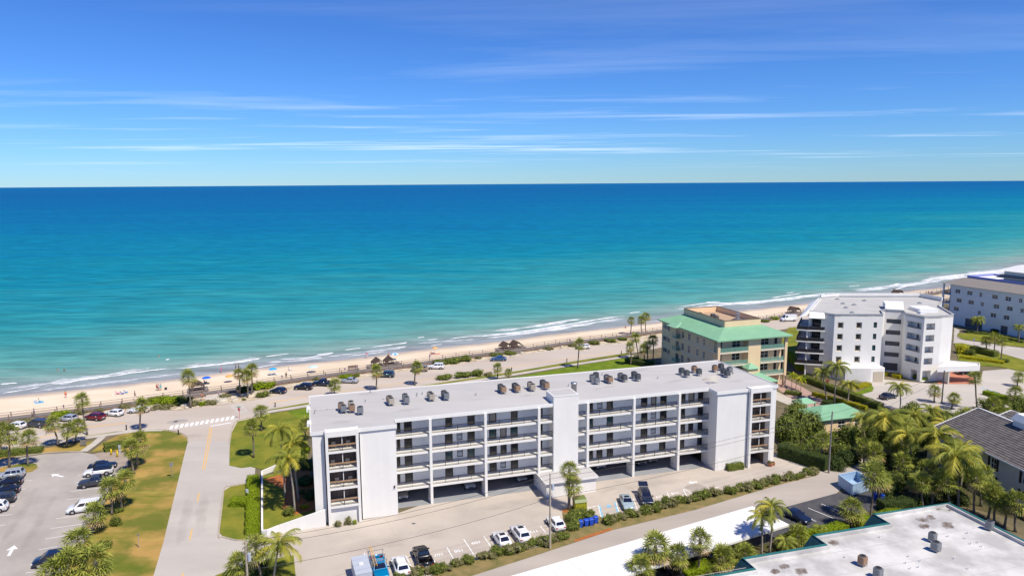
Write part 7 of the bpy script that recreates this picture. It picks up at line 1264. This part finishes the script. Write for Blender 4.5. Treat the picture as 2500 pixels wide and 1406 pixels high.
for a in [('stand', 161, 971, 40, 'orange', 't_red', 'person in orange swimwear standing alone on the sand at left', -.35), ('walk', 84, 1016, 115, 't_blue', 't_dark', 'person in a blue top walking on the boardwalk at far left', DZ), ('walk', 330, 971.5, -60, 't_dark', 't_dark', 'person in black on the boardwalk near beach chairs', DZ), ('stand', 384, 953.5, 0, 't_red', 't_dark', 'left person of the standing trio on the sand, in red', -.3), ('stand', 388.5, 954, 90, 't_white', 't_dark', 'middle person of the standing trio on the sand, in white', -.3), ('stand', 393, 953, 180, 'sea', 'sea', 'right person of the standing trio on the sand, in turquoise', -.3), ('stand', 541, 909, 90, 'pink', 'pink', 'person in pink standing at the waterline', -.55), ('stand', 576, 903, 90, 't_dark', 't_dark', 'left of two people in dark clothes by the beach palm trio', -.55), ('stand', 583, 902, 90, 't_dark', 't_dark', 'right of two people in dark clothes by the beach palm trio', -.55), ('walk', 895, 873.5, 200, 'pink', 't_white', 'person walking along the waterline beyond the silver sedan', -.55), ('stand', 949, 874, 0, 'skin', 't_dark', 'person standing beside the blue and white parasol', -.4), ('sit', 1054, 866, -90, 't_red', 't_dark', 'person sitting by the small orange parasol', -.3), ('walk', 494, 976, 70, 'orange', 't_dark', 'person in orange at the foot of the beach shelter', .1), ('walk', 699, 924, 30, 't_dark', 't_dark', 'person on the boardwalk behind the navy hatchback', DZ), ('stand', 2267, 719, 0, 't_dark', 't_dark', 'left of two people on the boardwalk at far right', DZ), ('stand', 2273, 719, 0, 't_blue', 't_dark', 'right of two people on the boardwalk at far right', DZ), ('sit', 97, 982, -60, 'sea', 'sea', 'person sitting on a turquoise towel on the sand at left', -.35), ('sit', 1527, 801, -40, 'skin', 'orange', 'sunbather sitting on the sand near the yellow house', -.4), ('sit', 500, 936, -90, 't_dark', 't_dark', 'person sitting under the dark blue parasol', -.3), ('sit', 706, 923 - 18, -60, 't_white', 't_blue', 'person sitting near the pale parasol', -.4)]:
    person(*a)
for px, py, c, lb in ((141, 904.5, 'skin', 'left swimmer of two near the surf at left'), (157, 905.5, 't_dark', 'right swimmer of two near the surf at left'), (387, 871.5, 'skin', 'swimmer beyond the breakers, left of the float')): person('stand', px, py, 0, c, 't_dark', lb, group='swimmers', world=at(px, py, SEA) - Vector((0, 0, 1.15)))
p = at(409, 878, SEA); q = MB(); q.lathe([(.2, 0), (.45, .0), (.52, .08), (.45, .16), (.25, .16)], 14); tag(q.build('swim_ring', 'u_white'), 'white float ring on the water', 'float').location = p
# parasols, beach chairs, towels
def parasol(px, py, m, label, r=1.15, m2=None):
    p = at(px, py + 8, -.3); o = thing('parasol', label, 'parasol', p, 0, 'parasols on the beach'); q = MB(); q.tube([(0, 0, 0), (0, 0, 2.1)], .025, 6); q.build('pole', 'u_white', o); q = MB(); n_ = 8
    for i in range(n_):
        a0, a1 = 6.28318 * i / n_, 6.28318 * (i + 1) / n_
        for (r0, z0), (r1, z1) in (((r, 1.72), (r * .6, 2.02)), ((r * .6, 2.02), (.02, 2.16))): q.add([(r0 * math.cos(a0), r0 * math.sin(a0), z0), (r0 * math.cos(a1), r0 * math.sin(a1), z0), (r1 * math.cos(a1), r1 * math.sin(a1), z1), (r1 * math.cos(a0), r1 * math.sin(a0), z1)], [(0, 1, 2, 3)], i % 2 if m2 else 0)
    q.build('canopy', [m, m2 or m], o)
parasol(505, 930, 'u_blue', 'dark blue parasol right of the shelter by the crosswalk'); parasol(561, 926, 'u_orange', 'orange parasol left of the beach palm trio'); parasol(667, 908, 'u_sky', 'sky blue parasol right of the beach palm trio'); parasol(765, 902, 'u_pale', 'pale green parasol above the navy pickup', 1.4); parasol(964, 870, 'u_sky', 'blue and white parasol behind the double-gabled shelter', 1.25, 'u_white'); parasol(1062, 855, 'u_orange', 'small orange parasol above the white SUV', .95)
def bchair(px, py, m, label, rz=-40):
    p = at(px, py, -.34); o = thing('beach_chair', label, 'beach chair', p, R(rz), 'beach chairs'); q = MB(); q.hexa([(-.3, -.05, .25), (.3, -.05, .25), (.3, .5, .35), (-.3, .5, .35)], [(-.3, -.05, .29), (.3, -.05, .29), (.3, .5, .39), (-.3, .5, .39)]); q.build('seat', m, o); q = MB(); q.hexa([(-.3, -.1, .25), (.3, -.1, .25), (.3, -.05, .25), (-.3, -.05, .25)], [(-.3, -.42, .95), (.3, -.42, .95), (.3, -.37, .95), (-.3, -.37, .95)]); q.build('backrest', m, o)
    for x in (-.28, .28): q = MB(); q.bar((x, -.1, .0), (x, .42, .35), .03, .03); q.bar((x, .42, .0), (x, -.05, .45), .03, .03); q.build('frame', 'galv', o)
bchair(298, 963, 'u_blue', 'left of two blue beach chairs on the sand'); bchair(307, 960, 'u_sky', 'right of two blue beach chairs on the sand'); bchair(287, 963, 'pink', 'pink beach chair left of the blue ones'); bchair(507, 938, 't_dark', 'dark chair under the dark blue parasol'); bchair(662, 917, 'u_white', 'left white chair under the sky blue parasol'); bchair(674, 916, 'u_white', 'right white chair under the sky blue parasol')
for x, y, m_, lb in ((276, 965, 'u_white', 'white towel left of the pink chair'), (96, 983, 'u_sky', 'turquoise towel under the sitting person'), (86, 983, 'trailer', 'grey bag and towel at the far left of the sand'), (555, 937, 't_dark', 'dark towel under the orange parasol'), (1068, 864, 't_red', 'red towel under the small orange parasol'), (405, 951, 't_dark', 'dark bag on the sand right of the standing trio'), (755, 909, 't_red', 'red towel beside the pale parasol')):
    p = at(x, y, -.3); q = MB(); bx_ = 'bag' in lb; q.box(-.3 if bx_ else -.9, .3 if bx_ else .9, -.25 if bx_ else -.4, .25 if bx_ else .4, 0, .5 if bx_ else .05); q.box(-.25, .25, -.2, .2, .501 if bx_ else .052, .6 if bx_ else .12); o = tag(q.build('bag' if bx_ else 'towel', m_), lb, 'bag' if bx_ else 'towel'); o.location = p; o.rotation_euler = (0, 0, R(25))

# ------------------------------------------------------------------ street furniture
def post(px, py, h, name, label, cat, parts, group=None, rz=0, r=.035, m='galv', world=None):
    p = world or at(px, py); o = thing(name, label, cat, p, R(rz), group); q = MB(); q.tube([(0, 0, 0), (0, 0, h)], r, 8); q.build('post', m, o); parts(o, h); return o
def octo(o, h):
    q = MB(); rr = .40; q.add([(rr * math.cos(R(22.5 + 45 * k)), -.045, h - .4 + rr * math.sin(R(22.5 + 45 * k))) for k in range(8)] + [(rr * math.cos(R(22.5 + 45 * k)), -.035, h - .4 + rr * math.sin(R(22.5 + 45 * k))) for k in range(8)], [tuple(range(7, -1, -1)), tuple(range(8, 16))] + [(k, (k + 1) % 8, 8 + (k + 1) % 8, 8 + k) for k in range(8)]); pl_ = q.build('sign_plate', 'sign_red', o)
    cu = bpy.data.curves.new('lettering', 'FONT'); cu.body = 'STOP'; cu.size = .27; cu.align_x = 'CENTER'; cu.align_y = 'CENTER'; t_ = bpy.data.objects.new('tmp', cu); C.objects.link(t_); dg = bpy.context.evaluated_depsgraph_get(); me = bpy.data.meshes.new_from_object(t_.evaluated_get(dg)); bpy.data.objects.remove(t_); me.materials.clear(); me.materials.append(M['u_white']); l_ = link('lettering', me, pl_, (0, -.05, h - .4)); l_.rotation_euler = (R(90), 0, 0)
def stop_blades(o, h):
    octo(o, h)
    for k, a in enumerate((35, -50)): q = MB(); q.box(-.4, .4, -.012, .012, h + .05 + .22 * k, h + .24 + .22 * k); b_ = q.build('street_name_blade', 'sign_green', o); b_.rotation_euler = (0, 0, R(a))
    MB().box(-.02, .02, -.02, .02, h, h + .5).build('blade_bracket', 'galv', o)
post(585, 1021, 2.5, 'stop_sign', 'red stop sign with green street name blades at the crossing', 'sign', stop_blades, rz=-22, r=.04, m='sign_red'); post(2019, 948, 2.4, 'stop_sign', 'red stop sign at the end of the brick driveway', 'sign', octo, rz=-30)
def plate(c1='u_white', c2='sign_red'):
    def f(o, h):
        q = MB(); q.box(-.28, .28, -.05, -.036, h - .75, h - .02); q.build('sign_plate', c1, o); q = MB(); q.tube([(0, -.052, h - .26), (0, -.062, h - .26)], .17, 14); q.build('red_disc', c2, o); q = MB(); q.box(-.2, .2, -.06, -.051, h - .66, h - .58); q.build('red_bar', c2, o)
    return f
for x, y, lb in ((536, 981, 'white sign with red print by the sandy path at the crosswalk'), (690, 939, 'red and white sign between the boardwalk and the navy hatchback'), (843, 920, 'white roadside sign left above the silver sedan'), (873, 914, 'white roadside sign at the bench bay'), (1391, 846, 'white roadside sign near the white hatchback'), (158, 1014, 'red-topped roadside sign behind the silver hatchback'), (1050, 886, 'white roadside sign behind the white SUV')): post(x, y, 2.6, 'road_sign', lb, 'sign', plate(), 'roadside signs by the boardwalk', -25)
def backplate(o, h): q = MB(); q.box(-.3, .3, .04, .055, h - .75, h); q.build('sign_plate', 'galv', o)
post(420.5, 1166.5, 2.9, 'road_sign', 'grey-backed road sign on the dry lawn by the side street', 'sign', backplate, rz=25, r=.04); post(340, 1337, 2.2, 'marker_post', 'pale marker post on the dry lawn near the bottom', 'post', lambda o, h: MB().box(-.16, .16, -.05, -.036, h - .3, h).build('sign_plate', 'galv', o), r=.06, m='pole_wood'); post(605, 1219, 1.9, 'road_sign', 'small white sign at the long bright hedge', 'sign', plate('u_white', 'u_white'), rz=-20); post(2377, 845, 2.6, 'road_sign', 'white sign by the drive before the grey building', 'sign', backplate, rz=0)
def blamp(o, h): q = MB(); q.lathe([(.12, 0), (.12, h * .75), (.15, h * .76), (.15, h), (.05, h + .05)], 10); q.build('lamp_housing', 'bronze', o)
for x, y, lb in ((309, 1049, 'dark bollard lamp on the verge left of the sidewalk corner'), (436, 1061, 'dark bollard lamp at the lawn tip by the side street'), (672, 993, 'dark bollard lamp on the verge right of the crossing'), (1249, 906, 'dark bollard lamp behind the white roof, by small palms'), (1384, 884, 'dark bollard lamp near the mulch-ring palm'), (1517, 865, 'dark bollard lamp before the yellow house')): post(x, y, 1.05, 'bollard_lamp', lb, 'lamp', blamp, 'bollard lamps along the sidewalk', r=.05, m='bronze')
for x, y, lb in ((272, 1110, 'left yellow bollard at the parking meter pad'), (287, 1115, 'right yellow bollard at the parking meter pad')): p = at(x, y); q = MB(); q.lathe([(.16, 0), (.16, 1.05), (.12, 1.15), (.04, 1.2)], 12); tag(q.build('bollard', 'yellow', None, True), lb, 'bollard', 'yellow bollards').location = p
p = at(293, 1104); q = MB(); q.box(-.16, .16, -.12, .12, 0, .9); q.box(-.19, .19, -.15, .15, .901, 1.5); tag(q.build('parking_meter', 'trailer'), 'grey parking pay station beside the yellow bollards', 'meter').location = p
p = at(204, 1090); q = MB(); q.box(-.6, .6, -.05, .05, .4, 1.4); q.box(-.55, -.45, -.04, .04, 0, .4); q.box(.45, .55, -.04, .04, 0, .4); tag(q.build('notice_board', 'wood_grey'), 'grey notice board beside the path at the palm clump', 'board').location = p
# wheeled bins, containers
def bin_(px, py, label, group, rz=-70):
    p = at(px, py); o = thing('wheeled_bin', label, 'bin', p, R(rz), group); q = MB(); q.hexa([(-.24, -.26, .08), (.24, -.26, .08), (.24, .26, .08), (-.24, .26, .08)], [(-.3, -.34, 1.0), (.3, -.34, 1.0), (.3, .34, 1.0), (-.3, .34, 1.0)]); q.build('body', 'bin_blue', o); q = MB(); q.hexa([(-.33, -.38, 1.003), (.33, -.38, 1.003), (.33, .38, 1.003), (-.33, .38, 1.003)], [(-.26, -.3, 1.1), (.26, -.3, 1.1), (.26, .3, 1.1), (-.26, .3, 1.1)]); q.build('lid', 'bin_blue', o)
    for sg in (-.25, .25): q = MB(); q.tube([(sg - .03, .3, .12), (sg + .03, .3, .12)], .12, 10); q.build('wheel', 'rubber', o)
for i, (x, y) in enumerate(((1417, 1286), (1431, 1283), (1443, 1281), (1454, 1276))): bin_(x, y, '%s blue recycling bin from the left, in the row beside the bushes' % ORD[i], 'blue bins by the parking stalls')
for i, (x, y) in enumerate(((2136, 1218), (2152, 1222))): bin_(x, y, '%s blue bin beside the light blue container' % ('left' if i == 0 else 'right'), 'blue bins by the container')
p = at(1415, 1246); o = thing('clothes_container', 'olive and yellow metal collection container by the palms', 'container', p, R(12)); q = MB(); q.box(-.95, .95, -.75, .75, .1, 1.7)
for k in range(5): q.box(-.9 + k * .42, -.72 + k * .42, -.80, -.751, .15, 1.6)
q.build('body', 'bin_green', o); q = MB(); q.hexa([(-1.02, -.85, 1.703), (1.02, -.85, 1.703), (1.02, .8, 1.703), (-1.02, .8, 1.703)], [(-.98, -.5, 2.1), (.98, -.5, 2.1), (.98, .75, 2.25), (-.98, .75, 2.25)]); q.build('lid', 'bin_olive', o); q = MB(); q.box(-1.2, 1.2, -1.0, 1.0, .0, .09); q.build('slab', 'sidewalk', o)
cc_ = [at(2046, 1185), at(2080, 1210), at(2122, 1198), at(2090, 1176)]; o = thing('waste_container', 'light blue open-top steel waste container at the alley end', 'container'); H_ = 1.9; q = MB()
for i in range(4):
    a, c = cc_[i], cc_[(i + 1) % 4]; ribbon([a, c], .12, .12, H_, q); k_ = max(2, int((c - a).length / .8))
    for s_ in range(1, k_): m_ = a.lerp(c, s_ / k_); q.box(m_.x - .09, m_.x + .09, m_.y - .09, m_.y + .09, .13, H_ - .1)
q.build('side_wall', 'box_blue', o); q = MB(); q.prism([(p.x, p.y) for p in cc_][::1], .10, .5); q.build('floor', 'box_blue', o); q = MB()
for i in range(4): ribbon([cc_[i], cc_[(i + 1) % 4]], .2, H_ + .002, H_ + .12, q)
q.build('rim', 'box_blue', o)
# planters
for x, y, s_, lb in ((1880, 1137, .55, 'large planter with grey plant at the right end column'), (1888, 1135, .35, 'small planter with red plant at the right end column')):
    p = at(x, y); o = thing('planter', lb, 'planter', p, 0, 'planters'); q = MB(); q.lathe([(s_ * .7, 0), (s_, .5 * s_ + .3), (s_ * .85, .5 * s_ + .31)], 12); q.build('pot', 'terracotta', o); f, s2 = BUSH['grey' if s_ > .5 else 'loose']; link('foliage', f, o, (0, 0, .5 * s_ + .2), scale=(s_, s_, s_ * 1.2))
# manhole patch and stains
sheet('asphalt_patch', [(405, 1032), (412, 1027), (440, 1023), (458, 1023.5), (459, 1027), (440, 1031), (418, 1035)], -.003, 'lot_asphalt'); q = MB(); p = at(429, 1028.5); q.lathe([(.5, 0), (.5, .012)], 16); o = q.build('manhole_cover', 'ac_dark', None); tag(o, 'dark manhole cover in the patched road by the crosswalk', 'manhole'); o.location = (p.x, p.y, .0)
for x, y, r_ in ((1010, 1277, .35), (1512, 1176, 1.0), (1700, 1190, 2.2)):
    p = at(x, y); rs = random.Random(x); MB().add([(p.x + r_ * rs.uniform(.6, 1.1) * math.cos(k * .524), p.y + r_ * rs.uniform(.5, .9) * math.sin(k * .524), -.009) for k in range(12)], [tuple(range(12))]).build('oil_stain', 'alley' if r_ > .5 else 'ac_dark', plot)
# stones along the dune kerb
rs = random.Random(4)
for i, (x, y) in enumerate(((380, 990), (452, 990), (455, 996), (530, 975), (545, 980), (570, 972), (575, 978), (500, 982), (1275, 862), (1320, 856), (1335, 850), (1372, 848), (1250, 870), (1500, 832))):
    p = at(x, y); b_ = MB(); b_.lathe([(.9, -.1), (1.0, .15), (.75, .4), (.3, .55)], 9); o = tag(b_.build('boulder', 'stone', None, True), 'pale boulder in the dune planting between the boardwalk and the road', 'boulder', 'dune boulders'); o.location = p; o.scale = (rs.uniform(.7, 1.3), rs.uniform(.5, .9), rs.uniform(.6, 1.1)); o.rotation_euler = (rs.uniform(-.2, .2), rs.uniform(-.2, .2), rs.uniform(0, 3))
# ------------------------------------------------------------------ utility poles and wires
def upole(px, py, h, label, m='pole_wood', arm=True):
    p = at(px, py); o = thing('utility_pole', label, 'utility pole', p, 0, 'utility poles'); q = MB(); q.tube([(0, 0, 0), (0, 0, h)], [.17, .11], 10); q.build('pole', m, o)
    if arm:
        q = MB(); q.box(-.06, .06, -.9, .9, h - .55, h - .42); q.build('crossarm', 'pole_wood', o)
        for s_ in (-.8, 0, .8): q = MB(); q.lathe([(.05, h - .41), (.07, h - .33), (.04, h - .22)], 8, 0, (0, s_)); q.build('insulator', 'trailer', o)
        q = MB(); q.lathe([(.2, h - 2.4), (.2, h - 1.5)], 10, 0, (.36, 0)); q.box(.1, .22, -.05, .05, h - 2.1, h - 1.9); q.build('transformer', 'trailer', o)
    return p, h
P1 = upole(1343, 1338, 11.2, 'wooden utility pole standing in the shrub row by the alley'); P2 = upole(2023, 1154, 11.4, 'grey utility pole at the end of the shrub row', 'wood_grey', False); P0 = upole(612, 1530, 10.8, 'utility pole among palms at the bottom left'); P3 = upole(2299, 985, 8.0, 'dark utility pole on the white building\'s forecourt', 'ac_dark', False)
def wire(a, c, sag, label, r=.022):
    q = MB(); n_ = 22; q.tube([a.lerp(c, i / n_) - Vector((0, 0, sag * 4 * (i / n_) * (1 - i / n_))) for i in range(n_ + 1)], r, 5); tag(q.build('wire', 'wire'), label, 'wire', 'overhead wires')
up = lambda P, k, dy=0: P[0] + Vector((0, dy, k))
for k, dy, nm in ((10.8, .8, 'far'), (10.8, -.8, 'near'), (7.6, 0, 'lower')):
    wire(up(P0, k - .4, dy), up(P1, k, dy), .9, '%s wire from the bottom left pole to the middle pole' % nm); wire(up(P1, k, dy), up(P2, k + .2, dy), .8, '%s wire from the middle pole to the right pole' % nm)
wire(up(P2, 11.0), up(P3, 7.6), .6, 'upper wire from the right pole to the forecourt pole'); wire(up(P2, 8.0), up(P3, 6.4), .6, 'lower wire from the right pole to the forecourt pole')
# brick driveway and forecourt
sheet('brick_driveway', [(1905, 925), (1925, 928), (1960, 945), (2010, 975), (2060, 1000), (2030, 1008), (1980, 992), (1935, 975), (1900, 950)], -.006, 'paver'); sheet('forecourt', [(2105, 962), (2133, 950), (2128, 938), (2100, 925), (2150, 925), (2290, 938), (2395, 925), (2400, 905), (2560, 893), (2700, 1000), (2480, 1000), (2390, 992), (2340, 1015), (2200, 1002), (2130, 985), (2105, 975)], -.014, 'street'); sheet('driveway', [(2330, 800), (2344, 806), (2337, 820), (2352, 829), (2400, 836), (2470, 846), (2560, 858), (2640, 880), (2560, 893), (2500, 878), (2400, 849), (2350, 838), (2328, 838)], -.010, 'street'); sheet('pavement', [(1896, 955), (1940, 976), (2000, 1000), (1980, 1010), (1930, 990), (1893, 975)], -.008, 'sidewalk')
for i in range(6): mark(plot, (2395 + i * 11, 945 + i * 4), (2403 + i * 11, 947 + i * 4), .5, 'paint_blue', .02)
for a, b_ in (((1940, 1249), (1993, 1272)), ((1973, 1239), (2034, 1264)), ((2005, 1229), (2050, 1247))): mark(alot, a, b_, .12, 'paint_white', .006, 'stall_line')
